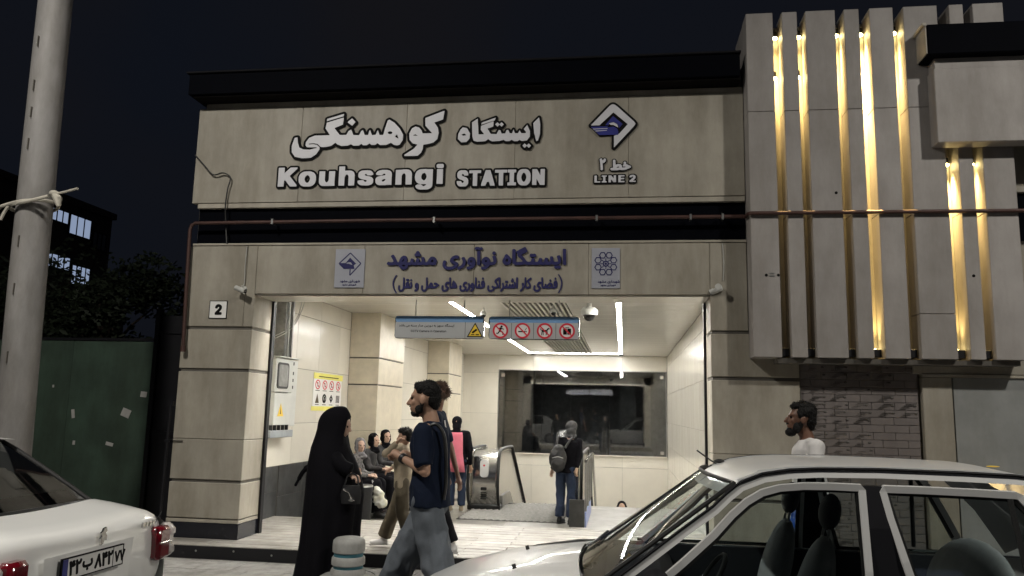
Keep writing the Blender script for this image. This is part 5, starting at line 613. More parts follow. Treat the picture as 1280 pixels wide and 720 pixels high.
struct('stairwell_base', MB().box(-3.2,XI,11,YB,-3.9,-3.4), 'inner_floor')
# shutter guide rails at both jambs
for x,l in ((OL+.002,'dark vertical shutter guide rail on the left jamb of the opening'),(OR-.03,'dark vertical shutter guide rail on the right jamb of the opening')):
    single('guide_rail', MB().box(x,x+.028,.50,.575,.002,2.835), 'black_metal', l, 'guide rail', group='shutter guide rails')
# ================================================ FLAT GRAPHICS HELPER
class PL:
    """thin raised shapes on a plane: origin, u and v directions, outward normal"""
    def __init__(s, o, u, v, n): s.o,s.u,s.v,s.n = map(Vector,(o,u,v,n))
    def P(s, a, b, h): return s.o+s.u*a+s.v*b+s.n*h
    def poly(s, mb, pts, h0, h1):
        n = len(pts); vs = [s.P(a,b,h0) for a,b in pts]+[s.P(a,b,h1) for a,b in pts]
        mb.add(vs, [tuple(range(n)),tuple(range(2*n-1,n-1,-1))]+[(k,k+n,(k+1)%n+n,(k+1)%n) for k in range(n)])
    def ring(s, mb, c, r0, r1, h0, h1, n=28, asp=1.):
        vs = []
        for r in (r0,r1):
            for h in (h0,h1): vs += [s.P(c[0]+r*asp*math.cos(2*PI*k/n), c[1]+r*math.sin(2*PI*k/n), h) for k in range(n)]
        F = []
        for k in range(n):
            j = (k+1)%n; F += [(n+k,n+j,3*n+j,3*n+k),(2*n+k,2*n+j,3*n+j,3*n+k),(k,j,n+j,n+k),(k,j,2*n+j,2*n+k)]
        mb.add(vs, F)
    def disc(s, mb, c, r, h0, h1, n=20, ry=None): s.poly(mb, [(c[0]+r*math.cos(2*PI*k/n), c[1]+(ry or r)*math.sin(2*PI*k/n)) for k in range(n)], h0, h1)
    def bar(s, mb, a, b, w, h0, h1):
        d = Vector((b[0]-a[0],b[1]-a[1])).normalized(); q = Vector((-d.y,d.x))*w/2
        s.poly(mb, [(a[0]+q.x,a[1]+q.y),(b[0]+q.x,b[1]+q.y),(b[0]-q.x,b[1]-q.y),(a[0]-q.x,a[1]-q.y)], h0, h1)
    def rrect(s, mb, x0,x1,y0,y1,r,h0,h1):
        pts = []
        for cx,cy,a0 in ((x1-r,y1-r,0),(x0+r,y1-r,90),(x0+r,y0+r,180),(x1-r,y0+r,270)):
            pts += [(cx+r*math.cos(math.radians(a0+a)), cy+r*math.sin(math.radians(a0+a))) for a in (0,30,60,90)]
        s.poly(mb, pts, h0, h1)

# ================================================ FACADE SIGNS
N_ = thing('station_name_sign','large white raised letters with black outlines naming the station on the upper stone band','sign',(-3,-.02,4.1),absolute=True)
def outlined(key, y=-.002, m='letter_white', nm='letters'):
    b = link(nm+'_outline', glyph_mesh(nm+'_outline', key+'_b', 'letter_black', y-.008, .016), N_ if nm=='letters' else L2)
    a = link(nm, glyph_mesh(nm, key, m, y-.0185, .005), b)
for k in ('fa_main','fa_ist','kouh','station'): outlined(k)
L2 = thing('line_sign','white metro diamond emblem with blue bird over the words for line 2','sign',(.1,-.02,4.1),absolute=True)
for k in ('khat','dota','line'): outlined(k, nm='line_letters')
b = link('emblem_outline', glyph_mesh('emblem_outline','logo_w_b','letter_black',-.010,.016), L2)
link('emblem_base', glyph_mesh('emblem_base','logo_fill','letter_black',-.0115,.016), L2)
link('emblem_ring', glyph_mesh('emblem_ring','logo_w','letter_white',-.0215,.006), L2)
link('emblem_bird', glyph_mesh('emblem_bird','logo_blue','logo_blue',-.0245,.009), L2)
link('emblem_feathers', glyph_mesh('emblem_feathers','logo_line','letter_white',-.031,.003), L2)
o = link('hub_title_sign', glyph_mesh('hub_title_sign','nav','letter_navy',-.012,.024)); o['label'] = 'dark blue raised Persian title lettering on the stone lintel over the opening'; o['category'] = 'sign'
o = link('hub_subtitle_sign', glyph_mesh('hub_subtitle_sign','faz','letter_navy',-.006,.012)); o['label'] = 'small dark Persian subtitle line in round brackets under the blue title'; o['category'] = 'sign'
def diamond(pl, mbs, c, k, h):
    """little metro emblem: outline diamond with tail and bird wing"""
    a,b = mbs
    q = lambda x,y: (c[0]+x*k, c[1]+y*k)
    for p0,p1 in (((0,1.),(1.,0.05)),((1.,.05),(.05,-1.)),((.05,-1.),(.05,-.45)),((0,1.),(-1.,.05)),((-.95,.05),(-.3,.05))): pl.bar(a, q(*p0), q(*p1), .09*k, h, h+.003)
    pl.poly(b, [q(-1.,0),q(-.1,.03),(q(.35,-.12)),q(.45,-.42),q(-.55,-.42)], h, h+.005)
    pl.poly(b, [q(-.35,.12),q(0,.58),q(.55,.05),q(.3,-.15),q(.1,.15),q(-.1,.2)], h, h+.005)
for (x0,x1,z0,z1,kind) in ((-3.40,-3.035,2.935,3.40,0),(-.355,-.035,2.93,3.395,1)):
    t = thing('plaque', ['square pale plaque with blue metro diamond emblem, left of the title','square pale plaque with dark eight-petal flower emblem, right of the title'][kind],'plaque',((x0+x1)/2,-.02,z0),absolute=True)
    part('plate', MB().box(x0,x1,-.014,-.001,z0,z1,.002), 'plaque', t)
    pl = PL(((x0+x1)/2,-.014,(z0+z1)/2+.05),(1,0,0),(0,0,1),(0,-1,0)); a = MB(); b = MB()
    if kind == 0: diamond(pl,(a,b),(0,0),.135,0)
    else:
        for q in range(8):
            an = 2*PI*(q+.5)/8; pl.ring(a,(.095*math.cos(an),.105*math.sin(an)),.030,.042,0,.003,6)
        pl.ring(b,(0,0),.022,.036,0,.004,10); pl.disc(b,(0,0),.014,0,.005,8)
        for q in range(8):
            an = 2*PI*q/8; pl.bar(a,(.03*math.cos(an),.03*math.sin(an)),(.062*math.cos(an),.062*math.sin(an)),.008,0,.003)
    part('emblem_lines', a, 'letter_navy', t); part('emblem_core', b, 'letter_navy', t)
    gm = glyph_mesh('small_text','u_mash','letter_navy',-.016,.003,.00004,.00004,x0+.07,z0+.055); link('small_text', gm, t)
    gm = glyph_mesh('small_text','u_mash','letter_navy',-.016,.003,.000028,.000028,x0+.10,z0+.02); link('small_text', gm, t)
t = thing('number_sign','small white plate with a black figure 2 and dark frame on the left pillar','sign',(-4.84,-.01,2.57),absolute=True)
part('plate', MB().box(-4.95,-4.735,-.008,-.001,2.562,2.772), 'sign_white', t)
part('plate_frame', MB().box(-4.955,-4.730,-.010,-.001,2.767,2.775).box(-4.955,-4.730,-.010,-.001,2.557,2.565).box(-4.957,-4.949,-.010,-.001,2.557,2.775).box(-4.736,-4.728,-.010,-.001,2.557,2.775), 'letter_black', t)
link('numeral', glyph_mesh('numeral','u_two','letter_black',-.010,.004,.000130,.000130,-4.882,2.602), t)

# pipes and cables on the facade
single('water_pipe', MB().tube([(1.33,-.06,3.735),(-3,-.06,3.735),(-5.20,-.06,3.725),(-5.245,-.06,3.70),(-5.262,-.06,3.63),(-5.245,-.06,2.9),(-5.222,-.06,2.18)],.022,10).tube([(-5.222,-.06,2.22),(-5.220,-.06,2.15)],.032,10).tube([(1.26,-.06,3.735),(1.33,-.06,3.735),(1.343,-.1,3.72),(1.343,-.30,3.705),(1.36,-.335,3.702),(1.42,-.338,3.702),(6.5,-.338,3.692)],.021,10), 'copper_pipe','long brown pipe running across the dark band and in front of the fins','pipe',True)
pc = MB()
for x in (-4.2,-2.2,-.3,.75,1.1): pc.box(x-.012,x+.012,-.085,-.0,3.70,3.765)
single('pipe_clips', pc, 'steel', 'small metal clips holding the brown pipe to the dark band','pipe clips')
def smooth_pts(P, n=6):
    P = [Vector(p) for p in P]; out = []
    for i in range(len(P)-1):
        p0 = P[max(0,i-1)]; p1 = P[i]; p2 = P[i+1]; p3 = P[min(len(P)-1,i+2)]
        for k in range(n):
            t = k/n; out.append(.5*((2*p1)+(p2-p0)*t+(2*p0-5*p1+4*p2-p3)*t*t+(3*p1-p0-3*p2+p3)*t**3))
    return out+[P[-1]]
single('loose_cable', MB().tube(smooth_pts([(-5.305,-.01,4.61),(-5.17,-.04,4.48),(-5.03,-.04,4.345),(-4.90,-.04,4.365),(-4.80,-.04,4.30),(-4.825,-.04,4.15),(-4.84,-.03,3.94),(-4.83,-.0,3.7),(-4.79,-.02,3.48)]),.009,6), 'cable','thin black cable sagging in a loop over the left end of the stone band','cable',True)
single('thin_cable', MB().tube(smooth_pts([(-4.53,-.012,3.44),(-4.535,-.012,3.2),(-4.53,-.012,2.98),(-4.56,-.03,2.95)]),.006,6), 'cable_white','thin pale cable running down the joint to the camera on the left pillar','cable',True)
single('thin_cable', MB().tube(smooth_pts([(1.10,-.012,3.44),(1.11,-.012,3.2),(1.10,-.012,3.02)]),.006,6), 'cable_white','thin pale cable hanging on the lintel above the right camera','cable',True)
def bullet_cam(loc, rz, rx, label):
    t = thing('security_camera', label, 'camera', loc, rz, group='small bullet cameras at the corners of the opening')
    part('mount', MB().tube([(0,.07,.03),(0,.0,.03),(0,-.03,.02)],.018,10).tube([(0,.075,.03),(0,.06,.03)],.035,14), 'cam_white', t, True)
    part('body', MB().tube([(-.06,-.03,.03),(.05,-.05,-.01)],.030,14).tube([(.03,-.046,.0),(.075,-.055,-.02)],[.034,.034],14), 'cam_white', t, True)
    part('lens', MB().tube([(.0755,-.055,-.020),(.079,-.056,-.0212)],.026,14), 'lens_dark', t, True)
bullet_cam((-4.53,-.07,2.89),0,0,'white bullet camera on the left pillar beside the opening corner')
bullet_cam((1.03,-.07,2.90),math.radians(180),0,'small dark bullet camera at the upper right corner of the opening')
single('downpipe', MB().tube([(-5.335,-.03,1.56),(-5.34,-.03,1.0),(-5.35,-.03,-.14)],.018,8).box(-5.37,-5.30,-.05,.0,1.50,1.56).box(-5.37,-5.30,-.05,.0,1.08,1.11).box(-5.31,-5.16,-.02,-.0,1.095,1.103), 'black_metal','thin grey conduit on the left edge of the left pillar','pipe',True)

# ================================================ HALL FITTINGS
def hang_sign(x0,x1,label):
    t = thing('hanging_sign',label,'sign',((x0+x1)/2,.35,2.37),absolute=True,group='signs hanging in the mouth of the hall')
    z0,z1 = 2.370,2.643
    pl = PL(((x0+x1)/2,.35,(z0+z1)/2),(1,0,0),(0,0,1),(0,-1,0)); hw,hh = (x1-x0)/2,(z1-z0)/2
    a = MB(); pl.rrect(a,-hw,hw,-hh,hh,.035,-.03,.028); part('sign_box', a, 'chrome', t)
    a = MB(); pl.rrect(a,-hw+.008,hw-.008,-hh+.008,hh-.07,.02,.0285,.031); part('face', a, 'sign_grey', t)
    a = MB(); pl.rrect(a,-hw+.008,hw-.008,hh-.075,hh-.008,.025,.0285,.0315); part('header', a, 'sign_blue', t)
    a = MB(); pl.rrect(a,-hw+.008,hw-.008,-hh+.008,hh-.008,.02,-.033,-.0305); part('rear_face', a, 'plaque', t)
    r = MB()
    for q in (-.55,.55): r.tube([((x0+x1)/2+q*hw,.35,z1-.005),((x0+x1)/2+q*hw,.35,2.845)],.006,6)
    part('rod', r, 'steel', t)
    return t,pl,hw,hh
t,pl,hw,hh = hang_sign(-2.731,-1.640,'grey hanging sign with a line of Persian text and a yellow camera triangle')
link('text', glyph_mesh('text','u_cctv','letter_black',.3185,.002,.000043,.000043,-2.68,2.505), t)
link('text', glyph_mesh('text','u_cctve','letter_black',.3185,.002,.000034,.000034,-2.53,2.440), t)
b0 = pl.o.x
a = MB(); cx,cy = hw-.105,-.035; pl.poly(a,[(cx-.098,cy-.078),(cx+.098,cy-.078),(cx,cy+.095)],.0315,.034); part('warning_triangle', a, 'letter_black', t)
a = MB(); pl.poly(a,[(cx-.078,cy-.067),(cx+.078,cy-.067),(cx,cy+.072)],.0345,.036); part('triangle_fill', a, 'yellow', t)
a = MB(); pl.poly(a,[(cx-.04,cy-.02),(cx+.015,cy+.022),(cx+.03,cy+.004),(cx-.025,cy-.038)],.0365,.038); pl.poly(a,[(cx-.045,cy-.045),(cx-.005,cy-.045),(cx-.005,cy-.055),(cx-.045,cy-.055)],.0365,.038); pl.bar(a,(cx+.01,cy-.05),(cx+.05,cy-.05),.012,.0365,.038); part('pictogram', a, 'letter_black', t)
a = MB(); pl.bar(a,(hw-.225,-hh+.012),(hw-.225,hh-.072),.004,.0312,.0325); part('divider', a, 'letter_black', t)
t,pl,hw,hh = hang_sign(-1.580,-.509,'grey hanging sign with a row of four red prohibition circles')
pw = (2*hw-.02)/4
for q in range(4):
    cx = -hw+.01+pw*(q+.5); cy = -.033
    if q: a = MB(); pl.bar(a,(cx-pw/2,-hh+.012),(cx-pw/2,hh-.078),.004,.0312,.0325); part('divider', a, 'letter_black', t)
    a = MB(); pl.disc(a,(cx,cy),.086,.0312,.0325); part('circle_fill', a, 'sign_white', t)
    g = MB()
    if q == 0:
        pl.disc(g,(cx+.012,cy+.048),.013,.033,.0345)
        for p0,p1,ww in (((.005,.035),(-.01,-.005),.026),((-.01,-.005),(.03,-.02),.014),((.03,-.02),(.028,-.05),.012),((-.01,-.005),(-.03,-.035),.014),((-.03,-.035),(-.05,-.03),.012),((.0,.03),(.04,.015),.010),((0,.03),(-.035,.022),.010)): pl.bar(g,(cx+p0[0],cy+p0[1]),(cx+p1[0],cy+p1[1]),ww,.033,.0345)
    if q == 1:
        pl.bar(g,(cx-.05,cy-.01),(cx+.035,cy-.01),.014,.033,.0345); pl.bar(g,(cx+.04,cy-.01),(cx+.05,cy-.01),.014,.033,.0345); pl.bar(g,(cx+.03,cy+.005),(cx+.05,cy+.035),.006,.033,.0345)
    if q == 2:
        for p0,p1,ww in (((-.035,.0),(.025,.0),.024),((.025,.005),(.045,.03),.016),((.04,.03),(.058,.022),.014),((-.03,-.005),(-.035,-.05),.010),((-.018,-.005),(-.015,-.05),.008),((.02,-.005),(.018,-.05),.010),((.03,-.002),(.035,-.045),.008),((-.035,.005),(-.055,.028),.008)): pl.bar(g,(cx+p0[0],cy+p0[1]),(cx+p1[0],cy+p1[1]),ww,.033,.0345)
    if q == 3:
        pl.rrect(g,cx-.045,cx-.002,cy-.042,cy+.03,.006,.033,.0345); pl.rrect(g,cx+.004,cx+.047,cy-.042,cy+.03,.006,.033,.0345); pl.bar(g,(cx-.02,cy+.04),(cx+.025,cy+.04),.008,.033,.0345)
    part('pictogram', g, 'letter_black', t)
    a = MB(); pl.ring(a,(cx,cy),.072,.093,.035,.0365); pl.bar(a,(cx-.055,cy+.055),(cx+.055,cy-.055),.015,.035,.0362); part('prohibition_ring', a, 'sign_red', t)
# poster on the left wall
t = thing('rules_poster','white poster with yellow bands, red circles and small pictograms on the left hall wall','poster',(XW+.02,3.8,1.5),absolute=True)
pl = PL((XW+.003,3.16,1.50),(0,1,0),(0,0,1),(1,0,0)); pw_,ph_ = 1.28,.56
a = MB(); pl.poly(a,[(0,0),(pw_,0),(pw_,ph_),(0,ph_)],0,.003); part('sheet', a, 'sign_white', t)
a = MB(); pl.poly(a,[(-.01,ph_-.085),(pw_+.03,ph_-.085),(pw_+.03,ph_+.01),(-.01,ph_+.01)],.0032,.006); pl.poly(a,[(-.05,-.03),(pw_-.1,-.03),(pw_-.1,.04),(-.05,.04)],.0032,.006); part('yellow_band', a, 'pale_yellow', t)
a = MB(); pl.bar(a,(.2,ph_-.045),(1.1,ph_-.045),.014,.0062,.0075); part('title_line', a, 'letter_black', t)
for q in range(4):
    cy = .18+q*.31
    a = MB(); pl.ring(a,(cy,.385),.058,.078,.0032,.005,20,1.35); pl.bar(a,(cy-.06,.43),(cy+.06,.34),.014,.0032,.0052); part('red_circle', a, 'sign_red', t)
    g = MB(); pl.bar(g,(cy-.01,.42),(cy+.01,.35),.03,.0033,.0045); part('pictogram', g, 'letter_black', t)
    g = MB()
    if q == 0: pl.poly(g,[(cy-.08,.09),(cy+.08,.09),(cy,.24)],.0033,.0045)
    elif q == 1: pl.ring(g,(cy,.165),.045,.075,.0033,.0045,16,1.2); pl.bar(g,(cy,.2),(cy,.12),.06,.0033,.0045)
    elif q == 2: pl.ring(g,(cy,.165),.045,.07,.0033,.0045,4,1.2); pl.bar(g,(cy,.2),(cy,.13),.05,.0033,.0045)
    else:
        for z in range(3): pl.bar(g,(cy-.06+z*.06,.1),(cy-.06+z*.06,.225),.035,.0033,.0045)
    part('pictogram', g, 'olive_cloth' if q==0 else 'letter_black', t)
    g = MB(); pl.bar(g,(cy-.09,.29),(cy+.09,.29),.010,.0033,.0042); pl.bar(g,(cy-.08,.065),(cy+.08,.065),.010,.0033,.0042); part('caption_line', g, 'letter_black', t)
# electric cabinet and duct on the left wall
t = thing('electric_cabinet','white electric meter cabinet with grey window and yellow warning triangle behind the left pillar','electric cabinet',(XW+.1,1.8,1.1),absolute=True)
part('upper_box', MB().box(XW+.001,-4.70,1.42,2.00,1.72,2.19,.008), 'cabinet', t)
part('lower_box', MB().box(XW+.001,-4.70,1.44,1.98,1.27,1.71,.008), 'cabinet', t)
part('hood', MB().box(XW+.001,-4.66,1.45,2.10,2.195,2.215,.004), 'cabinet', t)
part('side_box', MB().box(XW+.001,-4.77,2.03,2.33,1.25,2.19,.006), 'cabinet', t)
pl = PL((-4.70,1.42,1.27),(0,1,0),(0,0,1),(1,0,0))
a = MB(); pl.rrect(a,.05,.42,.50,.86,.05,.001,.010); part('meter_frame', a, 'rubber', t)
a = MB(); pl.rrect(a,.08,.39,.53,.83,.04,.0105,.013); part('meter_window', a, 'duct', t)
a = MB(); pl.poly(a,[(.13,.12),(.33,.12),(.23,.30)],.001,.003); part('warning_triangle', a, 'yellow', t)
a = MB(); pl.poly(a,[(.215,.15),(.245,.15),(.225,.25)],.0032,.004); part('lightning_mark', a, 'letter_black', t)
g = MB()
for z in (1.78,1.88,1.98,2.12): g.box(-4.765,-4.745,2.05,2.14,z,z+.045)
part('cable_clip', g, 'rubber', t)
for k in range(5): part('cable_gland', MB().tube([(-4.74,1.46+k*.13,1.27),(-4.74,1.46+k*.13,1.20)],.025,8), 'rubber', t)
part('grey_tray', MB().box(XW+.001,-4.69,1.36,2.10,1.10,1.20,.006), 'cabinet_grey', t)
t = thing('cable_duct','dark metal cable duct rising from the electric cabinet to the ceiling','cable duct',(XW+.1,1.78,2.22),absolute=True)
part('channel', MB().box(XW+.001,-4.70,1.64,1.93,2.22,CZ-.02,.006), 'duct', t)
part('conduit', MB().tube([(-4.68,1.70,2.22),(-4.68,1.70,CZ-.03)],.014,8).tube([(-4.68,1.83,2.22),(-4.68,1.83,CZ-.03)],.018,8), 'steel', t, True)
single('thin_cable', MB().tube(smooth_pts([(-4.83,1.3,2.42),(-4.70,1.7,2.6),(-4.72,2.1,2.85),(-4.75,2.3,3.15)]),.006,6).tube(smooth_pts([(-4.83,1.3,2.38),(-4.69,1.7,2.57),(-4.71,2.1,2.82),(-4.74,2.4,3.15)]),.006,6), 'cable_white','pair of thin pale cables slanting across the duct to the ceiling','cable',True)
# small notice on the wall between the pilasters, with stand
single('wall_notice', MB().box(XW+.001,XW+.02,7.2,8.1,1.05,1.45,.004), 'teal_paint','small teal notice on the far left wall beside the walking men','notice')
# ceiling cameras
def dome(loc, r, label):
    t = thing('dome_camera', label, 'camera', loc, group='cameras hanging from the hall ceiling')
    part('stem', MB().tube([(0,0,CZ-loc[2]),(0,0,.0)],r*.28,8), 'cam_white', t, True)
    part('housing', MB().tube([(0,0,.02),(0,0,-.02),(0,0,-.10*r/.13)],[r*.7,r,r],16), 'cam_white', t, True)
    part('dome_lens', MB().ell((0,0,-.10*r/.13),(r*.72,r*.72,r*.72),n=14), 'lens_dark', t, True)
dome((-.52,3.3,3.12),.13,'white dome camera on the ceiling between the slats and the right light strip')
dome((-2.30,4.0,3.14),.055,'tiny camera on the ceiling beside the left light strip, behind the yellow triangle')
dome((-1.10,3.6,3.14),.06,'tiny camera under the dark slats of the ceiling')
# bench and bin by the pilaster
t = thing('bench','low dark bench before the first pilaster, with three seated women','bench',(-4.05,5.,FL),absolute=True)
part('seat', MB().box(-4.42,-3.90,3.22,4.76,FL+.40,FL+.45,.01), 'plinth', t)
for y in (3.3,4.0,4.65): part('leg', MB().box(-4.38,-3.94,y,y+.06,FL+.001,FL+.40), 'black_metal', t)
t = thing('litter_bin','dark cylindrical bin beside the seated women, behind the woman in black','bin',(-3.93,3.02,FL),absolute=False)
part('body', MB().tube([(0,0,.0),(0,0,.03),(0,0,.52)],[.15,.16,.17],20), 'bag_black', t, True)
part('rim', MB().tube([(0,0,.52),(0,0,.545)],[.178,.17],20), 'steel', t, True)
# escalator balustrades
def arc_path(y0, top=.86, base=FL+.05):
    P = [(y0+.18,base+.02),(y0+.05,base+.16),(y0-.02,base+.36),(y0+.0,base+.58),(y0+.10,top-.10),(y0+.26,top-.015),(y0+.5,top)]
    P += [(6.35,top),(6.7,top-.08)] + [(6.7+k, top-.08-.577*k) for k in (1,2,3,4,5)]
    return P
def balustrade(x0, x1, y0, label):
    t = thing('escalator_balustrade', label, 'escalator', ((x0+x1)/2,y0+.4,FL), absolute=True, group='escalator ends of the hall')
    P = arc_path(y0)
    body = [(y0+.20,FL+.001),(y0+.14,FL+.16),(y0+.10,FL+.4),(y0+.12,FL+.62),(y0+.2,.74),(y0+.34,.80),(y0+.5,.815),(6.35,.815),(6.7,.73)]+[(6.7+k,.73-.577*k) for k in (1,2,3,4,5)]
    low = [(11.7,-3.3),(6.7,-.45),(6.2,FL+.001)]
    part('newel_skin', MB().prism(body+low, x0+.035, x1-.035, 'x'), 'chrome', t, True)
    part('side_skirt', MB().prism([(y0+.5,FL+.002),(y0+.5,FL+.22),(6.3,FL+.22),(11.6,-2.9),(11.6,-3.1),(6.3,FL+.002)], x0+.005, x1-.005, 'x'), 'steel', t)
    for x in (x0+.02, x1-.02): part('handrail', MB().tube([(x,a,b) for a,b in smooth_pts2(P)],.027,10,r2=None), 'rubber', t, True)
    for x in (x0+.045,x1-.045): part('rail_guide', MB().tube([(x,a+.02,b-.035) for a,b in smooth_pts2(P[1:])],.02,8), 'chrome', t, True)
    part('foot_cap', MB().box(x0-.01,x1+.01,y0+.12,y0+.40,FL+.001,FL+.10,.02), 'rubber', t)
    xm = (x0+x1)/2; ww = (x1-x0)
    if ww > .3:
        pl = PL((xm,y0+.095,FL),(1,0,0),(0,0,1),(0,-1,0)); a = MB(); pl.rrect(a,-.07,.07,.56,.86,.05,-.05,.012); part('sticker', a, 'sign_white', t)
        a = MB(); pl.disc(a,(0,.76),.018,.012,.014); part('red_mark', a, 'sign_red', t)
        a = MB(); pl.rrect(a,-.05,.05,.34,.39,.01,-.05,.010); part('slot', a, 'rubber', t)
        a = MB()
        for k in range(4): pl.bar(a,(-.05,.20+k*.035),(.05,.20+k*.035),.012,-.05,.010)
        part('vent', a, 'rubber', t)
    return t
def smooth_pts2(P): return [(v.x,v.y) for v in smooth_pts([(a,b,0) for a,b in P],4)]
balustrade(-2.66,-2.10,4.85,'broad stainless escalator end with two black handrails, left of the backpack woman')
balustrade(-.84,-.64,4.10,'narrow stainless escalator end with glass rail, just right of the backpack woman')
t = thing('low_barrier','dark square end panel and pale blue side board at the feet of the backpack woman','barrier',(-.68,3.4,FL),absolute=True)
part('end_panel', MB().box(-.80,-.575,3.38,3.42,FL+.005,.235,.004), 'granite', t)
part('side_board', MB().box(-.570,-.545,3.40,5.3,FL+.005,.045,.003), 'pale_blue', t)
t = thing('glass_railing','glass stair railing with thin steel posts behind the backpack woman','railing',(-.56,4.5,FL),absolute=True)
for y in (3.55,4.3,5.05,5.8): part('post', MB().box(-.575,-.545,y,y+.04,FL+.22,.80), 'steel', t)
part('top_rail', MB().tube([(-.56,3.5,.80),(-.56,6.2,.80)]+[(-.56,6.2+k,.80-.577*k) for k in (1,2,3)],.025,8), 'chrome', t, True)
for y in (3.6,4.35,5.1): part('glass_sheet', MB().box(-.563,-.557,y,y+.68,.06,.76), 'rail_glass', t)
# ================================================ STREET LAMPS ACROSS THE ROAD (real lamps that light the front)
def street_lamp(x, y, label, power):
    t = thing('street_lamp', label, 'street lamp', (x,y,RD), group='street lamps over the road')
    part('post', MB().tube([(0,0,0),(0,0,4),(0,0,8.2)],[.10,.08,.06],12), 'steel', t, True)
    part('arm', MB().tube([(0,0,8.1),(0,1.2,8.5),(0,3.5,8.6)],.035,8), 'steel', t, True)
    hd = part('lamp_housing', MB().box(-.16,.16,3.4,4.05,8.55,8.66,.02), 'steel', t)
    part('lamp_glass', MB().box(-.12,.12,3.46,4.0,8.535,8.549), 'lamp_head', hd)
    L = bpy.data.lights.new('lamp_light','AREA'); L.shape = 'RECTANGLE'; L.size = .3; L.size_y = .6; L.energy = power; L.color = (1.,.955,.87)
    o = bpy.data.objects.new('lamp_light', L); C.objects.link(o); o.parent = t; o.location = (0,3.73,8.52); o.rotation_euler = (math.radians(4),0,0)
street_lamp(-5.6,-10.4,'street lamp with a long arm, behind the photographer to the left',STREET)
street_lamp(6.4,-10.4,'street lamp with a long arm, behind the photographer to the right',STREET*.9)
# dark building across the road, seen only in reflections
t = thing('far_building','dark building across the road with a few lit windows, seen only in reflections','building',(0,-34,RD),absolute=True)
part('wall', MB().box(-40,40,-40,-34,RD,11), 'far_facade', t)
rnd = random.Random(5)
for i in range(14):
    x = -36+i*5.2
    for z in (4.6,7.9):
        if abs(x) > 9 and rnd.random() < .35: part('window', MB().box(x,x+2.2,-33.99,-33.95,z,z+1.5), 'far_window', t)

# ================================================ LEFT SIDE: pole, hoarding, gate, building, trees
t = thing('utility_pole','tall grey concrete utility pole at the left edge of the picture','pole',(-5.89,-1.5,PV),absolute=True)
part('shaft', MB().tube([(-6.125,-1.5,PV),(-6.145,-1.5,1.13),(-6.19,-1.5,2.7),(-6.22,-1.5,4.27),(-6.245,-1.5,5.94),(-6.30,-1.5,8.6)],[.176,.175,.176,.173,.168,.16],28), 'pole', t, True)
g = MB()
for z in (1.9,2.6,3.1,4.15,4.5,4.8,5.3): g.box(-6.155-(z-1.25)*.022-.004,-6.155-(z-1.25)*.022+.004,-1.694,-1.60,z,z+.12)
part('crack', g, 'groove', t)['kind'] = 'stuff'
t = thing('rope_tie','pale twisted rope tied round the utility pole with a loose end sticking out right','rope',(-6.1,-1.5,3.5),absolute=True)
part('rope_loop', MB().tube(smooth_pts([(-7.6,-1.9,3.28),(-6.60,-1.70,3.47),(-6.42,-1.70,3.53),(-6.21,-1.715,3.575),(-6.06,-1.66,3.60),(-6.0,-1.56,3.615),(-6.0,-1.44,3.62),(-6.08,-1.32,3.60),(-6.22,-1.28,3.57),(-6.37,-1.36,3.54),(-6.43,-1.52,3.53),(-6.33,-1.69,3.54),(-6.08,-1.72,3.58),(-5.90,-1.70,3.63)]),.019,8), 'rope', t, True)
part('knot', MB().ell((-5.85,-1.69,3.66),(.05,.04,.035)).tube([(-5.85,-1.69,3.66),(-5.79,-1.70,3.60),(-5.77,-1.70,3.52)],[.03,.045,.02],8), 'rope', t, True)
part('loose_end', MB().tube(smooth_pts([(-5.87,-1.69,3.655),(-5.75,-1.70,3.665),(-5.56,-1.72,3.70)]),.013,8).tube(smooth_pts([(-6.33,-1.70,3.55),(-6.38,-1.70,3.47),(-6.41,-1.71,3.38)]),.016,8), 'rope', t, True)
t = thing('hoarding','dark green sheet metal hoarding with scraps of paper, behind the utility pole','hoarding',(-9,2,PV),absolute=True)
for i in range(5):
    x1 = -6.89-i*1.30
    part('sheet', MB().box(x1-1.297,x1,2.0,2.03,PV,2.43+.01*(i%2),.003), 'hoarding', t)
part('top_rail', MB().box(-13.5,-6.88,1.985,2.05,2.44,2.48), 'black_metal', t)
for x in (-6.86,-9.49,-12.1): part('post', MB().box(x-.03,x+.03,2.031,2.1,PV,2.44), 'black_metal', t)
for x,z,w_,h_,a in ((-6.98,1.655,.10,.08,5),(-7.235,1.38,.14,.12,20),(-8.08,1.35,.05,.13,-10),(-8.02,.93,.04,.06,0),(-7.45,.925,.12,.05,12),(-8.45,1.75,.03,.04,0)):
    q = MB().box(-w_/2,w_/2,-.004,.0,-h_/2,h_/2,.001); me = q.mesh('paper_scrap','paper'); o = link('paper_scrap', me, t); o.rotation_euler = (0,math.radians(a),0); o.location = (x,1.996,z)
t = thing('dark_gate','black metal gate between the hoarding and the left pillar','gate',(-6.3,1.4,PV),absolute=True)
for x0,x1 in ((-6.44,-6.02),(-6.015,-5.60)): part('leaf', MB().box(x0,x1,1.42,1.46,PV,2.75), 'black_metal', t)
part('post', MB().box(-6.51,-6.45,1.38,1.48,PV,2.85), 'black_metal', t); part('post', MB().box(-5.59,-5.45,1.36,1.5,PV,3.1), 'black_metal', t)
part('crossbar', MB().box(-6.44,-5.6,1.40,1.418,1.1,1.15), 'black_metal', t)
part('crossbar', MB().box(-6.44,-5.6,1.40,1.418,2.5,2.55), 'black_metal', t)
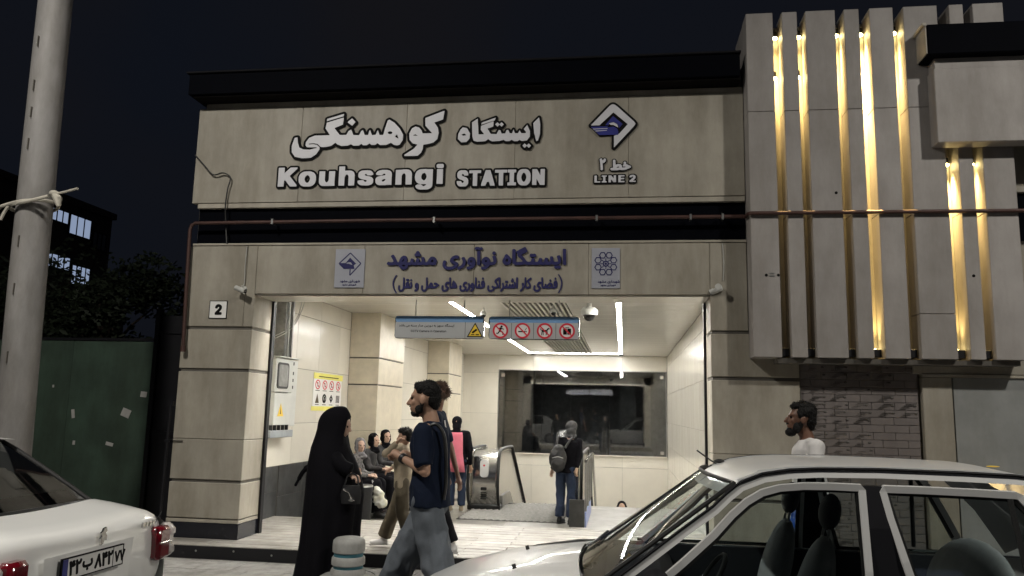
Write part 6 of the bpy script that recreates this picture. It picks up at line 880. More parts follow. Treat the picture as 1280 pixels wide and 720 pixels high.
# far building in the dark with lit windows
t = thing('apartment_building','dim brown apartment building far behind on the left with cold lit windows','building',(-36,29,PV),absolute=True)
part('wall', MB().box(-42,-30,20,33.5,PV,12.2), 'far_wall', t)
part('roof_parapet', MB().box(-42.2,-29.85,19.8,33.7,12.2,12.55), 'far_wall', t)
part('side_wing', MB().box(-46,-31,33.6,37,PV,9.2), 'far_wall', t)
def fwin(y0,y1,z0,z1,n,lit=True):
    f = part('window', MB().box(-29.99,-29.93,y0-.05,y1+.05,z0-.06,z1+.06), 'far_dark', t)
    for k in range(n):
        a = y0+(y1-y0)*k/n; b = y0+(y1-y0)*(k+1)/n
        part('pane', MB().box(-29.925,-29.91,a+.06,b-.06,z0,z1), 'far_window' if lit else 'lit_room', f)
fwin(28.35,29.72,11.03,11.62,3); fwin(29.85,31.6,10.60,11.62,3); fwin(31.85,33.0,10.2,11.1,3,False)
fwin(28.3,30.2,8.55,9.2,4); fwin(30.4,31.9,7.9,8.9,4); fwin(26.2,27.6,8.6,9.3,3,False)
# dark trees
def tree(x, y, hgt, rad, seed, label):
    rn = random.Random(seed); t = thing('tree', label, 'tree', (x,y,PV), group='dark trees behind the hoarding')
    tr = MB().tube([(0,0,0),(.05,0,hgt*.3),(.0,.05,hgt*.55),(-.1,0,hgt*.8)],[.16,.13,.09,.03],10)
    cl = []
    for k in range(11):
        a = rn.uniform(0,2*PI); r = rad*rn.uniform(.25,.75); z = hgt*rn.uniform(.42,.9); p = Vector((r*math.cos(a), r*math.sin(a), z))
        tr.tube([(0,0,z*.62),(p.x*.5,p.y*.5,z*.85),tuple(p)],[.05,.03,.012],6); cl.append((p, rad*rn.uniform(.32,.55)))
    part('trunk', tr, 'trunk', t, True)
    lv = MB()
    for p,r in cl:
        for q in range(420):
            d = Vector((rn.gauss(0,1),rn.gauss(0,1),rn.gauss(0,1))).normalized()*r*rn.uniform(.35,1.)**.5; c = p+Vector((d.x,d.y,d.z*.75))
            u = Vector((rn.uniform(-1,1),rn.uniform(-1,1),rn.uniform(-.6,.6))).normalized()*rn.uniform(.05,.10); v = u.cross(Vector((rn.uniform(-1,1),rn.uniform(-1,1),rn.uniform(-1,1)))).normalized()*rn.uniform(.025,.045)
            lv.add([c-u,c+v,c+u,c-v],[(0,1,2,3)])
    part('crown', lv, 'leaf', t, fix=False)
tree(-10.6,6.0,4.9,1.7,1,'dark leafy tree behind the hoarding, just right of the utility pole')
tree(-13.6,8.2,5.6,2.5,2,'dark leafy tree behind the hoarding, hidden partly by the pole')
tree(-8.6,8.0,4.6,1.5,3,'small dark tree behind the hoarding, nearest the left pillar')

# ================================================ BOLLARD
t = thing('bollard','squat concrete bollard with two teal painted grooves in front of the woman in black','bollard',(-2.545,-1.5,PV))
def turn(prof, n=32): return MB().loft([[ (r*math.cos(2*PI*k/n), r*math.sin(2*PI*k/n), z) for k in range(n)] for r,z in prof])
part('cap', turn([(.139,.345),(.149,.352),(.151,.37),(.151,.425),(.146,.455),(.125,.475),(.08,.484),(.02,.486)]), 'concrete', t, True)
part('groove', turn([(.136,.312),(.136,.3445)]), 'teal_paint', t, True)
part('ring', turn([(.145,.232),(.155,.24),(.156,.27),(.153,.30),(.145,.3115)]), 'concrete', t, True)
part('groove', turn([(.137,.205),(.137,.2315)]), 'teal_paint', t, True)
part('ring', turn([(.16,.15),(.162,.18),(.150,.2045)]), 'concrete', t, True)
part('foot', turn([(.31,.0),(.30,.10),(.22,.148),(.16,.1495)],10), 'concrete', t)

# ================================================ SILVER CAR (front points left)
def car_silver():
    t = thing('parked_car','silver sedan in the foreground at the lower right, seen from its left side','car',(0,-3.93,RD))
    def yb(z, near=True):  # half width by height (tumblehome)
        h = .815 if z < .92 else .815-(z-.92)*.26
        return -h if near else h
    gut = [(-.16,.80),(-.06,.885),(.12,1.02),(.30,1.155),(.46,1.27),(.53,1.335),(.60,1.39),(.72,1.438),(.86,1.462),(1.0,1.472),(1.3,1.478),(1.7,1.474),(1.95,1.468),(2.10,1.45),(2.25,1.37),(2.45,1.20),(2.62,1.04)]
    # roof: cross sections between the gutters
    rows = []
    for x,z in gut[5:14]:
        h = -yb(z); fr = min(1,max(0,(x-.50)/.35)); cr_ = .035*fr+.012; bk = min(1,max(0,(2.25-x)/.3))
        rows.append([(x - (.10*(1-s_*s_)*(1-fr)) , s_*h*.995, z+cr_*.6*(1-abs(s_)**2.4)*max(.3,bk)) for s_ in [q/8 for q in range(-8,9)]])
    part('roof', MB().strip(rows), 'paint_silver', t, 2)
    for sg,nm in ((-1,True),(1,False)):
        P = [(x, sg*(-yb(z)+.004), z+.006) for x,z in gut[:15]]
        part('roof_gutter', MB().tube(P,.0075,6), 'trim_black', t, True)
        # outer frame band below the gutter (A pillar, cant rail, C pillar)
        a = MB(); o_ = [(x,z) for x,z in gut[:14]]; inn = []
        for i,(x,z) in enumerate(o_):
            p0 = Vector(o_[max(0,i-1)]); p1 = Vector(o_[min(len(o_)-1,i+1)]); d = (p1-p0).normalized(); nn = Vector((d.y,-d.x))
            inn.append((x+nn.x*.038, z+nn.y*.038))
        a.strip([[(x,sg*-yb(z),z) for x,z in o_],[(x,sg*(-yb(z)+.006),z) for x,z in inn]]); part('cant_rail', a, 'paint_silver', t, 2)
        # door frames: closed loops of painted bar
        def frame(pts, r=.021, nm='door_frame', m='paint_silver', off=.0, cyc=False):
            rings = []; N_p = len(pts)
            for i,(x,z) in enumerate(pts):
                p0 = Vector(pts[max(0,i-1)]); p1 = Vector(pts[min(N_p-1,i+1)]); d = (p1-p0).normalized(); q = Vector((-d.y,d.x))*r; yo = sg*(-yb(z)+off+.004); yi = sg*(-yb(z)+off-.016); e = .8
                rings.append([(x+q.x,yi,z+q.y),(x+q.x*e,yo,z+q.y*e),(x-q.x*e,yo,z-q.y*e),(x-q.x,yi,z-q.y)])
            part(nm, MB().loft(rings), m, t, False)
        fr1 = [(.14,.86),(.30,.995),(.46,1.135),(.555,1.235),(.63,1.30),(.71,1.348),(.80,1.375),(.92,1.388),(1.06,1.391),(1.20,1.389),(1.205,1.38),(1.20,1.2),(1.195,1.0),(1.19,.85)]
        frame(fr1)
        fr2 = [(1.42,.85),(1.37,1.05),(1.325,1.25),(1.305,1.375),(1.31,1.387),(1.5,1.387),(1.75,1.383),(1.93,1.378),(1.95,1.37),(2.03,1.27),(2.12,1.12),(2.20,.98),(2.22,.9)]
        frame(fr2)
        g1 = [(a_,b_-.02) for a_,b_ in fr1[1:10]]; inner = [(x+.02,z-.02) for x,z in fr1[:8]]+[(x,z-.022) for x,z in fr1[8:10]]
        frame([(x+.016,z-.018) for x,z in fr1[:10]]+[(1.185,1.37),(1.175,1.0),(1.17,.86)], .012,'window_seal','rubber',-.010)
        frame([(1.445,.86),(1.392,1.05),(1.348,1.25),(1.332,1.365),(1.5,1.366),(1.75,1.362),(1.92,1.356),(2.0,1.26),(2.09,1.11),(2.17,.97)], .012,'window_seal','rubber',-.010)
        b_ = MB().strip([[(1.215,sg*(.735+.07),.86),(1.415,sg*(.735+.07),.86)],[(1.21,sg*.745,1.2),(1.34,sg*.745,1.2)],[(1.205,sg*.69,1.40),(1.31,sg*.69,1.40)]]); part('door_post', b_, 'trim_black', t)
        pane = MB(); pl_ = [(.18,.86)]+[(x+.01,z-.01) for x,z in fr1[1:10]]+[(1.195,1.37),(1.185,.86)]
        pane.add([(x,sg*(-yb(z)-.008),z) for x,z in pl_],[tuple(range(len(pl_)))]); part('side_window', pane, 'car_glass', t)
        pane = MB(); pl_ = [(1.43,.86),(1.31,1.375),(1.94,1.367),(2.03,1.25),(2.21,.92),(2.21,.86)]
        pane.add([(x,sg*(-yb(z)-.008),z) for x,z in pl_],[tuple(range(len(pl_)))]); part('side_window', pane, 'car_glass', t)
        part('quarter_bar', MB().tube([(1.90,sg*.70,1.36),(1.93,sg*.80,.9)],.014,8), 'rubber', t)
        # body side
        rows = []
        for x in [-1.42,-1.36,-1.2,-.9,-.6,-.3,0,.5,1.2,1.8,2.3,2.6,2.78]:
            top = .86 if x > -.25 else .86-.30*((-.25-x)/1.1)**1.5; k = 1-.10*max(0,(-x-.9)/.5)**2-.08*max(0,(x-2.3)/.5)**2
            rows.append([(x,sg*.79*k,.18),(x,sg*.82*k,.34),(x,sg*.835*k,.55),(x,sg*.825*k,top-.10),(x,sg*.81*k,top-.02),(x,sg*.785*k,top)])
        part('body_side', MB().strip(rows), 'paint_silver', t, 2)
        part('belt_moulding', MB().tube([(.1,sg*.818,.868),(2.25,sg*.818,.868)],.012,6), 'rubber', t)
        for wx in (-.85,1.62):
            wh = part('wheel', MB().tube([(wx,sg*.66,.28),(wx,sg*.82,.28)],.28,24,up=(1,0,0)), 'rubber', t, True)
            part('rim', MB().tube([(wx,sg*.80,.28),(wx,sg*.829,.28)],.17,20,up=(1,0,0)), 'steel', wh, True)
            part('door_handle' , MB().box(.95 if wx<0 else 1.75,1.08 if wx<0 else 1.88,sg*.83-.012,sg*.83+.012,.72,.745,.004), 'trim_black', t)
    # bonnet with creases, cowl, bumper
    def hz(x): return .835-.0*(x) if x > -.28 else .835-.055*((-.28-x)/.5)-.27*max(0,(-.28-x)/1.15)**2.6-.02
    rows = []
    for x in [-.20,-.30,-.5,-.75,-1.0,-1.2,-1.34,-1.43]:
        z = .865-.10*((-.2-x)/.8)-.22*max(0,(-x-.62)/.8)**2.2; k = 1-.10*max(0,(-x-.9)/.5)**2
        rows.append([(x-.06*(1-s_*s_), s_*.785*k, z-.004-.012*abs(s_)**6+(.012 if abs(s_)<.52 else 0)+.02*(1-s_*s_)) for s_ in [-1,-.96,-.8,-.66,-.56,-.5,-.3,-.1,.1,.3,.5,.56,.66,.8,.96,1]])
    part('bonnet', MB().strip(rows), 'paint_silver', t, 2)
    part('cowl_grille', MB().strip([[(-.19-.06*(1-s_*s_),s_*.76,.852+.02*(1-s_*s_)) for s_ in (-1,-.6,-.2,.2,.6,1)],[(-.10,s_*.75,.835) for s_ in (-1,-.6,-.2,.2,.6,1)]]), 'trim_black', t)
    g = MB()
    for sy in (-.4,.25): g.tube([(-.62,sy,.865),(-.60,sy,.872)],.014,8)
    part('washer_nozzle', g, 'rubber', t)
    part('front_bumper', MB().tube([(-1.20,-.76,.40),(-1.42,-.68,.42),(-1.50,-.3,.43),(-1.51,0,.43),(-1.50,.3,.43),(-1.42,.68,.42),(-1.20,.76,.40)],.11,10), 'trim_black', t, True)
    part('front_panel', MB().strip([[(-1.42,s_*.70,.30),(-1.43,s_*.70,.56)] for s_ in (-1,0,1)]), 'paint_silver', t)
    for sy in (-.5,.5): part('headlight', MB().box(-1.46,-1.40,sy-.16,sy+.16,.48,.60,.02), 'clear_lens', t)
    # windscreen
    rows = []
    for f_ in [q/6 for q in range(7)]:
        x = -.17+(.575+.17)*f_; z = .85+(1.392-.85)*f_; h = -yb(z)-.022
        rows.append([(x-.10*(1-s_*s_), s_*h, z+.012*(1-s_*s_)) for s_ in [q/6 for q in range(-6,7)]])
    part('windscreen', MB().strip(rows), 'car_glass', t, 2)
    part('windscreen_seal', MB().tube([rows[0][k] for k in range(13)]+[rows[k][12] for k in range(1,7)]+[rows[6][12-k] for k in range(1,13)]+[rows[6-k][0] for k in range(1,7)],.013,6), 'rubber', t, True)
    for sy,s0 in ((-.28,.42),(.36,.58)):
        w_ = part('wiper', MB().tube(smooth_pts([(-.20,sy,.875),(-.17,sy+.1,.90),(-.10,sy+.22,.945)]),.010,6), 'rubber', t, True)
        part('wiper_blade', MB().tube([(-.155,sy-.06,.895),(-.10,sy+.18,.93),(-.06,sy+.42,.925)],.009,6), 'rubber', w_, True)
        part('wiper_hub', MB().ell((-.20,sy,.87),(.03,.03,.025)), 'rubber', w_, True)
    # rear window, boot
    part('rear_window', MB().strip([[(2.12,s_*.60,1.44) for s_ in (-1,-.5,0,.5,1)],[(2.62,s_*.66,1.02) for s_ in (-1,-.5,0,.5,1)]]), 'car_glass', t)
    for sg in (-1,1): part('rear_pillar', MB().strip([[(1.98,sg*.672,1.462),(2.16,sg*.60,1.445)],[(2.30,sg*.74,1.16),(2.42,sg*.64,1.2)],[(2.50,sg*.80,.88),(2.66,sg*.66,1.0)]]), 'paint_silver', t, 2)
    part('boot_lid', MB().strip([[(2.60,s_*.66,1.02) for s_ in (-1,0,1)],[(2.95,s_*.70,.97) for s_ in (-1,0,1)],[(3.0,s_*.70,.6) for s_ in (-1,0,1)]]), 'paint_silver', t, 2)
    # interior
    part('cabin_floor', MB().box(-.1,2.5,-.76,.76,.25,.30), 'car_inside', t)
    part('door_lining', MB().box(.2,2.4,-.775,-.72,.30,.858), 'car_inside', t); part('door_lining', MB().box(.2,2.4,.72,.775,.30,.858), 'car_inside', t)
    part('headlining', MB().strip([[(x,s_*(-yb(z)-.03),z+.012) for s_ in (-1,-.5,0,.5,1)] for x,z in gut[6:14]]), 'seat_cloth', t, 2)
    part('dashboard', MB().loft([[(-.12,y,.60),(.28,y,.58),(.32,y,.78),(.22,y,.85),(-.02,y,.845),(-.12,y,.82)] for y in (-.72,0,.72)]), 'car_inside', t)
    sw = part('steering_wheel', MB().tube([(.46+.10*math.sin(a),-.36+.185*math.cos(a),.82+.155*math.sin(a)) for a in [2*PI*k/24 for k in range(25)]],.014,8,cap=False), 'rubber', t, True)
    part('steering_hub', MB().tube([(.25,-.36,.72),(.46,-.36,.82)],[.03,.05],10), 'rubber', sw, True)
    def seat(x,y,nm='seat',rear=False):
        b = MB(); wd = .24 if not rear else .62
        b.ell((x+.02,y,.55),(.27,wd,.10),n=20); b.ell((x+.33,y,.78),(.085,wd*.96,.34 if not rear else .30),Euler((0,math.radians(16),0)),n=20,m=14)
        o = link(nm, remesh(b,nm,'seat_cloth',.02,5), t)
        if not rear:
            h = MB().ell((x+.44,y,1.23),(.05,.135,.10),Euler((0,math.radians(12),0)),n=20,m=12)
            part('headrest', h, 'seat_dark', o, True); part('headrest_post', MB().tube([(x+.40,y-.06,1.05),(x+.43,y-.06,1.18)],.008,6).tube([(x+.40,y+.06,1.05),(x+.43,y+.06,1.18)],.008,6), 'steel', o)
    seat(.68,-.37); seat(.62,.37); seat(1.62,0,'rear_seat',True)
    part('seat_belt', MB().tube([(1.24,-.70,1.25),(1.22,-.68,1.0),(1.15,-.6,.75)],.012,6), 'seat_dark', t)
    part('rear_mirror', MB().ell((.52,0,1.33),(.02,.10,.03)), 'rubber', t, True)
    m_ = part('door_mirror', MB().ell((.16,-.93,.93),(.065,.10,.062),n=18,m=12), 'trim_black', t, True); part('mirror_arm', MB().tube([(.16,-.93,.90),(.17,-.80,.875)],.02,8), 'trim_black', m_, True)
    part('aerial', MB().tube([(.63,.62,1.415),(.60,.62,1.43),(.50,.62,1.50)],.006,6).ell((.64,.55,1.435),(.035,.03,.014)), 'rubber', t, True)
    part('roof_leaf', MB().ell((2.02,-.25,1.494),(.035,.02,.004)), 'yellow', t, True)
car_silver()

# ================================================ WHITE CAR (rear faces right)
def car_white():
    t = thing('parked_car','white sedan at the lower left showing its rear, boot and Persian number plate','car',(-2.93,-4.68,RD),PI)
    # local frame: +x toward the car's front (world -x), so local +y = world -y
    prof = [(.045,.60),(.01,.70),(-.005,.80),(.0,.90),(.015,.98),(.04,1.022),(.09,1.045),(.20,1.065),(.34,1.085),(.46,1.10)]
    def hw(x,z): return (.80-.05*max(0,.35-x)/.35) * (1 if z<.9 else 1-.10*(z-.9)/.2)
    rows = [[(x+.035*s_*s_+.035*abs(s_)**6, s_*hw(x,z), z+.030*(1-z/1.1)*0+.022*s_*s_*(z>.9)-.03*abs(s_)**10) for s_ in [q/10 for q in range(-10,11)]] for x,z in prof]
    part('boot_lid', MB().strip(rows), 'paint_white', t, 2)
    # greenhouse
    win = [(.47,1.105,.655),(.62,1.20,.64),(.80,1.31,.615),(.98,1.42,.585),(1.08,1.475,.56)]
    rw = [[(x+.07*s_*s_, s_*h, z-.01*s_*s_) for s_ in [q/6 for q in range(-6,7)]] for x,z,h in win]
    part('rear_window', MB().strip(rw), 'car_glass_dark', t, 2)
    part('window_seal', MB().tube([rw[0][k] for k in range(13)]+[rw[k][12] for k in range(1,5)]+[rw[4][12-k] for k in range(1,13)]+[rw[4-k][0] for k in range(1,5)],.014,6), 'rubber', t, True)
    part('defroster_band', MB().strip([[tuple(Vector(p)+Vector((.03,0,-.03))) for p in rw[0]],[tuple(Vector(p)+Vector((.02,0,-.03))) for p in rw[1]]]), 'black_cloth', t)
    for sg in (-1,1):
        P = [[(x+.07,sg*(h+.002),z-.01),(x+.10,sg*(h+.05),z-.012),(x+.20,sg*(h+.085),z-.05)] for x,z,h in win]
        part('rear_pillar', MB().strip(P), 'paint_white', t, 2)
        part('body_side', MB().strip([[(x,sg*.80*k,.22),(x,sg*.845*k,.5),(x,sg*.845*k,.75),(x,sg*.80*k,tp-.03),(x,sg*.735*k,tp)] for x,tp,k in ((.06,1.0,.93),(.15,1.03,.965),(.4,1.07,1),(.8,1.09,1),(2.,1.05,1),(3.2,.98,1),(4.0,.92,.98),(4.3,.75,.9))]), 'paint_white', t, 2)
        part('cabin_side', MB().strip([[(.60,sg*.735,1.09),(1.15,sg*.62,1.45)],[(1.3,sg*.74,1.06),(1.35,sg*.61,1.48)]]), 'paint_white', t, 2)
        part('side_window', MB().strip([[(1.3,sg*.74,1.06),(1.35,sg*.61,1.48)],[(3.2,sg*.74,1.0),(2.5,sg*.61,1.48)]]), 'car_glass_dark', t)
        for wx in (.95,3.5):
            wh = part('wheel', MB().tube([(wx,sg*.66,.30),(wx,sg*.85,.30)],.30,24,up=(1,0,0)), 'rubber', t, True); part('rim', MB().tube([(wx,sg*.83,.30),(wx,sg*.856,.30)],.18,16,up=(1,0,0)), 'steel', wh, True)
        # tail lamp: red inner block and clear outer lumps
        tl = part('tail_light', MB().box(-.03,.06,sg*.56 if sg>0 else -.70,sg*.70 if sg>0 else -.56,.752,.958,.022), 'red_lens', t, True)
        lo,hi = (.70,.80) if sg>0 else (-.80,-.70)
        part('clear_lens', MB().box(-.012,.10,lo,hi,.87,.955,.028), 'clear_lens', tl, True)
        part('clear_lens', MB().box(-.012,.10,lo,hi,.755,.84,.028), 'clear_lens', tl, True)
        part('lamp_shell', MB().box(.0,.09,lo+.0 if sg>0 else lo,hi,.745,.965,.03), 'clear_lens', tl, True)
        part('chrome_strip', MB().tube([(-.026,sg*.58,.86),(-.028,sg*.69,.86)],.006,6), 'chrome', tl)
    part('roof', MB().strip([[(1.06,s_*.575,1.478+.02*(1-s_*s_)) for s_ in (-1,-.5,0,.5,1)],[(1.4,s_*.60,1.50+.025*(1-s_*s_)) for s_ in (-1,-.5,0,.5,1)],[(2.5,s_*.60,1.49+.025*(1-s_*s_)) for s_ in (-1,-.5,0,.5,1)]]), 'paint_white', t, 2)
    part('bonnet', MB().strip([[(3.2,s_*.73,.99) for s_ in (-1,0,1)],[(4.3,s_*.68,.80) for s_ in (-1,0,1)]]), 'paint_white', t)
    part('windscreen', MB().strip([[(2.5,s_*.60,1.49) for s_ in (-1,0,1)],[(3.2,s_*.70,1.0) for s_ in (-1,0,1)]]), 'car_glass_dark', t)
    part('rear_seat', MB().box(.95,1.15,-.62,.62,.5,1.08,.05), 'seat_dark', t); part('parcel_shelf', MB().box(.5,1.0,-.64,.64,1.0,1.04), 'cabinet_grey', t); part('cabin_floor', MB().box(.4,3.4,-.7,.7,.25,.3), 'car_inside', t)
    part('rear_bumper', MB().loft([[(-.10+.07*s_*s_+.10*abs(s_)**6,s_*.84,z0) for z0 in (.58,)]+[(-.115+.07*s_*s_+.10*abs(s_)**6,s_*.85,.55),(-.10+.07*s_*s_+.10*abs(s_)**6,s_*.84,.32),(.1,s_*.80,.30),(.1,s_*.80,.58)] for s_ in [q/8 for q in range(-8,9)]]), 'paint_white', t, 2)
    part('plate_recess', MB().strip([[(-.012,-.28,.68),(-.012,.44,.68)],[(-.016,-.30,.94),(-.016,.46,.94)]]), 'paint_white', t)
    # number plate (faces world +x): build facing -y then rotate
    np_ = thing_child('number_plate', MB().box(-.26,.26,-.012,-.002,-.057,.057,.003), 'sign_white', t)
    np_.location = (-.032,.095,.865); np_.rotation_euler = (0,math.radians(0),-PI/2)
    def pp(nm,mb,m): o = link(nm, mb.mesh(nm,m)); o.parent = np_; return o
    pp('plate_border', MB().box(-.262,.262,-.014,-.001,.052,.058).box(-.262,.262,-.014,-.001,-.058,-.052).box(-.262,-.256,-.014,-.001,-.058,.058).box(.256,.262,-.014,-.001,-.058,.058).box(.165,.169,-.0135,-.002,-.052,.052),'letter_black')
    pp('plate_blue', MB().box(-.255,-.215,-.0135,-.002,-.051,.051),'logo_blue')
    for k,x0,sc,z0 in (('u_42',-.205,.000078,-.039),('u_b',-.098,.000060,-.034),('u_842',.005,.000078,-.039),('u_77',.180,.000064,-.036)):
        o = link('plate_text', glyph_mesh('plate_text',k,'letter_black',-.0125,.003,sc*1.0,sc,x0,z0)); o.parent = np_
    # small lion-like emblem and lettering bars on the boot lid
    e = MB(); pl = PL((-.012,.0,.985),(0,-1,0),(0,0,1),(-1,0,0))
    pl.poly(e,[(-.02,-.045),(.0,-.04),(.01,-.02),(.028,-.025),(.03,.0),(.018,.02),(.03,.03),(.022,.05),(0,.045),(-.008,.03),(-.022,.022),(-.012,.008),(-.026,-.01)],.0,.012); part('boot_emblem', e, 'chrome', t)
    e = MB()
    for k in range(4): pl.bar(e,(.44+k*.034,-.012),(.444+k*.034,.018),.018,-.035,-.02)
    part('boot_letters', e, 'chrome', t)
    part('boot_seam', MB().tube([(.075,s_*.735,1.035-.3*q) for s_,q in ((-1,0),)]+[(.03,-.56,.95)],.003,4), 'rubber', t)
def thing_child(name, mb, m, parent):
    o = link(name, mb.mesh(name, m)); o.parent = parent; return o
glass('car_glass_dark', (.60,.64,.64), .02, 2.2)
car_white()
# ================================================ PEOPLE
def V(*a): return Vector(a)
def ringpts(c, f, a, b, n=20, ph=0):
    """ellipse around c: a = half width along facing f, b = half width sideways"""
    f = Vector((math.cos(f),math.sin(f),0)); s = Vector((-f.y,f.x,0)); c = Vector(c)
    return [c+f*a*math.cos(2*PI*k/n+ph)+s*b*math.sin(2*PI*k/n+ph) for k in range(n)]
def pose(x, y, z, yaw, h, lean=0., **kw):
    """joint positions of a standing person; any joint can be overridden by an absolute point"""
    k = h/1.75; f = V(math.cos(yaw),math.sin(yaw),0); l = V(-f.y,f.x,0); o = V(x,y,z)
    def P(a,b,c): return o+f*(a*k)+l*(b*k)+V(0,0,c*k)
    J = dict(pel=P(0,0,.95),wst=P(lean*.3,0,1.10),che=P(lean*.8,0,1.32),nek=P(lean,0,1.475),hed=P(lean+.03,0,1.625),
        lsh=P(lean*.95,.175,1.42),rsh=P(lean*.95,-.175,1.42),lel=P(lean-.03,.22,1.14),rel=P(lean-.03,-.22,1.14),lwr=P(lean+.05,.22,.90),rwr=P(lean+.05,-.22,.90),
        lhi=P(0,.09,.92),rhi=P(0,-.09,.92),lkn=P(.02,.10,.50),rkn=P(.02,-.10,.50),lan=P(0,.10,.09),ran=P(0,-.10,.09))
    J.update({a:(V(*b) if not isinstance(b,Vector) else b) for a,b in kw.items()}); J['k'] = k; J['yaw'] = yaw; return J
def add_head(mb, J, yaw=None, pitch=0., ears=True):
    k = J['k']; yaw = J['yaw'] if yaw is None else yaw; Q = Euler((0,pitch,yaw)); R_ = Q.to_matrix(); c = J['hed']
    W_ = lambda x,y,z: c+R_@V(x*k,y*k,z*k)
    def E(p,r,rx=0,ry=0): mb.ell(W_(*p), tuple(q*k for q in r), (R_@Euler((rx,ry,0)).to_matrix()).to_euler(), n=16, m=12)
    E((-.012,0,.028),(.096,.075,.092)); E((.028,0,-.03),(.062,.056,.085)); E((.048,0,-.088),(.032,.030,.024)); E((.07,0,.028),(.022,.055,.018))
    mb.cone(W_(.088,0,.018),W_(.112,0,-.028),.009*k,.015*k,8); E((.093,0,-.030),(.016,.017,.010))
    E((.085,0,-.058),(.014,.024,.008)); E((.082,0,-.070),(.014,.021,.009)); 
    for s in (-1,1):
        E((.062,s*.036,-.018),(.022,.020,.022)); 
        if ears: E((-.005,s*.078,-.005),(.018,.008,.030))
    mb.cone(W_(-.025,0,-.05),J['nek'],.052*k,.058*k,12)
    return W_,E
def add_hand(mb, wr, el, k, curl=.5, side=1, toward=None):
    d = (wr-el).normalized(); u = toward or V(0,0,1); n = d.cross(u); n = n.normalized() if n.length>1e-3 else V(1,0,0); u = n.cross(d).normalized()
    p = wr+d*.045*k; mb.cone(wr-d*.01*k, wr+d*.07*k, .026*k,.030*k,10)
    for i in range(4):
        b = wr+d*.085*k+n*(i-1.5)*.018*k; L_ = (.032,.037,.035,.028)[i]*k; q = (d*math.cos(curl*.8)-u*math.sin(curl*.8)*side); e1 = b+q*L_; q2 = (d*math.cos(curl*1.9)-u*math.sin(curl*1.9)*side); e2 = e1+q2*L_*.9
        mb.cone(b-d*.02*k,e1,.0095*k,.0088*k,8); mb.cone(e1,e2,.0088*k,.0075*k,8)
    b = wr+d*.03*k+n*.026*k; mb.cone(b, b+(d*.6+n*.7-u*.25*side).normalized()*.045*k,.012*k,.010*k,8)
def body_mesh(J, nm, m='skin', vox=.009, hands=(.6,.6), head=True, yaw=None, pitch=0., legs=True, side=1):
    k = J['k']; mb = MB(); W_ = None
    if head: W_,E = add_head(mb, J, yaw, pitch)
    y = J['yaw']
    mb.loft([ringpts(J['pel']-V(0,0,.06*k),y,.08*k,.13*k),ringpts(J['pel'],y,.09*k,.145*k),ringpts(J['wst'],y,.08*k,.125*k),ringpts(J['che'],y,.095*k,.15*k),ringpts(J['che']+(J['nek']-J['che'])*.6,y,.075*k,.14*k),ringpts(J['nek'],y,.05*k,.06*k)])
    for s in 'lr':
        mb.cone(J[s+'sh'],J[s+'el'],.045*k,.036*k); mb.cone(J[s+'el'],J[s+'wr'],.036*k,.024*k); mb.cone(J['nek']-V(0,0,.04*k),J[s+'sh'],.05*k,.05*k)
        add_hand(mb, J[s+'wr'], J[s+'el'], k, hands[0 if s=='l' else 1], side)
        if legs:
            mb.cone(J[s+'hi'],J[s+'kn'],.075*k,.050*k); mb.cone(J[s+'kn'],J[s+'an'],.050*k,.034*k); 
            f = V(math.cos(y),math.sin(y),0); mb.cone(J[s+'an']-f*.03*k-V(0,0,.03*k),J[s+'an']+f*.12*k-V(0,0,.055*k),.035*k,.028*k)
    return remesh(mb, nm, m, vox, 3), W_
def shirt_mesh(J, m, vox=.010, sl=.5, hem=-.10, grow=.022, loose=1., amp=.010, longsl=False, dirs=(1,1,.7), name='shirt', extra=None):
    k = J['k']; y = J['yaw']; mb = MB(); g = grow
    dn = (J['pel']-J['wst']).normalized()
    hemc = J['pel']+dn*(-hem)*k if hem<0 else J['pel']
    mb.loft([ringpts(hemc,y,(.105+g)*k*loose,(.165+g)*k*loose,24),ringpts(J['pel'],y,(.10+g)*k*loose,(.16+g)*k*loose,24),ringpts(J['wst'],y,(.093+g)*k*loose,(.148+g)*k,24),ringpts(J['che'],y,(.105+g)*k,(.165+g)*k,24),ringpts(J['che']+(J['nek']-J['che'])*.62,y,(.085+g)*k,(.15+g)*k,24),ringpts(J['nek']-V(0,0,.005),y,.064*k,.075*k,24)])
    for s in 'lr':
        mb.cone(J['nek']-V(0,0,.05*k),J[s+'sh']+V(0,0,.005),.056*k,.062*k)
        e = J[s+'sh']+(J[s+'el']-J[s+'sh'])*(sl if not longsl else 1.)
        mb.tube([J[s+'sh'],e+(J[s+'el']-J[s+'sh']).normalized()*.01],[.066*k,.060*k],14); mb.ell(J[s+'sh'],.066*k)
        if longsl: mb.ell(e,.056*k); mb.tube([e,J[s+'wr']-(J[s+'wr']-e)*.06],[.054*k,.038*k],12)
    if extra: extra(mb)
    return remesh(mb, name, m, vox, 4, amp, 7, dirs)
def trousers_mesh(J, m, vox=.010, r=(.098,.078,.066), amp=.010, end=.03, name='trousers'):
    k = J['k']; y = J['yaw']; mb = MB()
    mb.loft([ringpts((J['lhi']+J['rhi'])/2-V(0,0,.07*k),y,.10*k,.15*k),ringpts((J['lhi']+J['rhi'])/2,y,.108*k,.160*k),ringpts(J['pel']+V(0,0,.05*k),y,.088*k,.138*k)])
    for s in 'lr':
        mb.cone(J[s+'hi'],J[s+'kn'],r[0]*k,r[1]*k,16); e = J[s+'an']+(J[s+'kn']-J[s+'an']).normalized()*end; mb.tube([J[s+'kn'],J[s+'kn']+(e-J[s+'kn'])*.5,e],[r[1]*k,(r[1]+r[2])/2*k,r[2]*k],16)
    return remesh(mb, name, m, vox, 4, amp, 8, (1,1,.6))
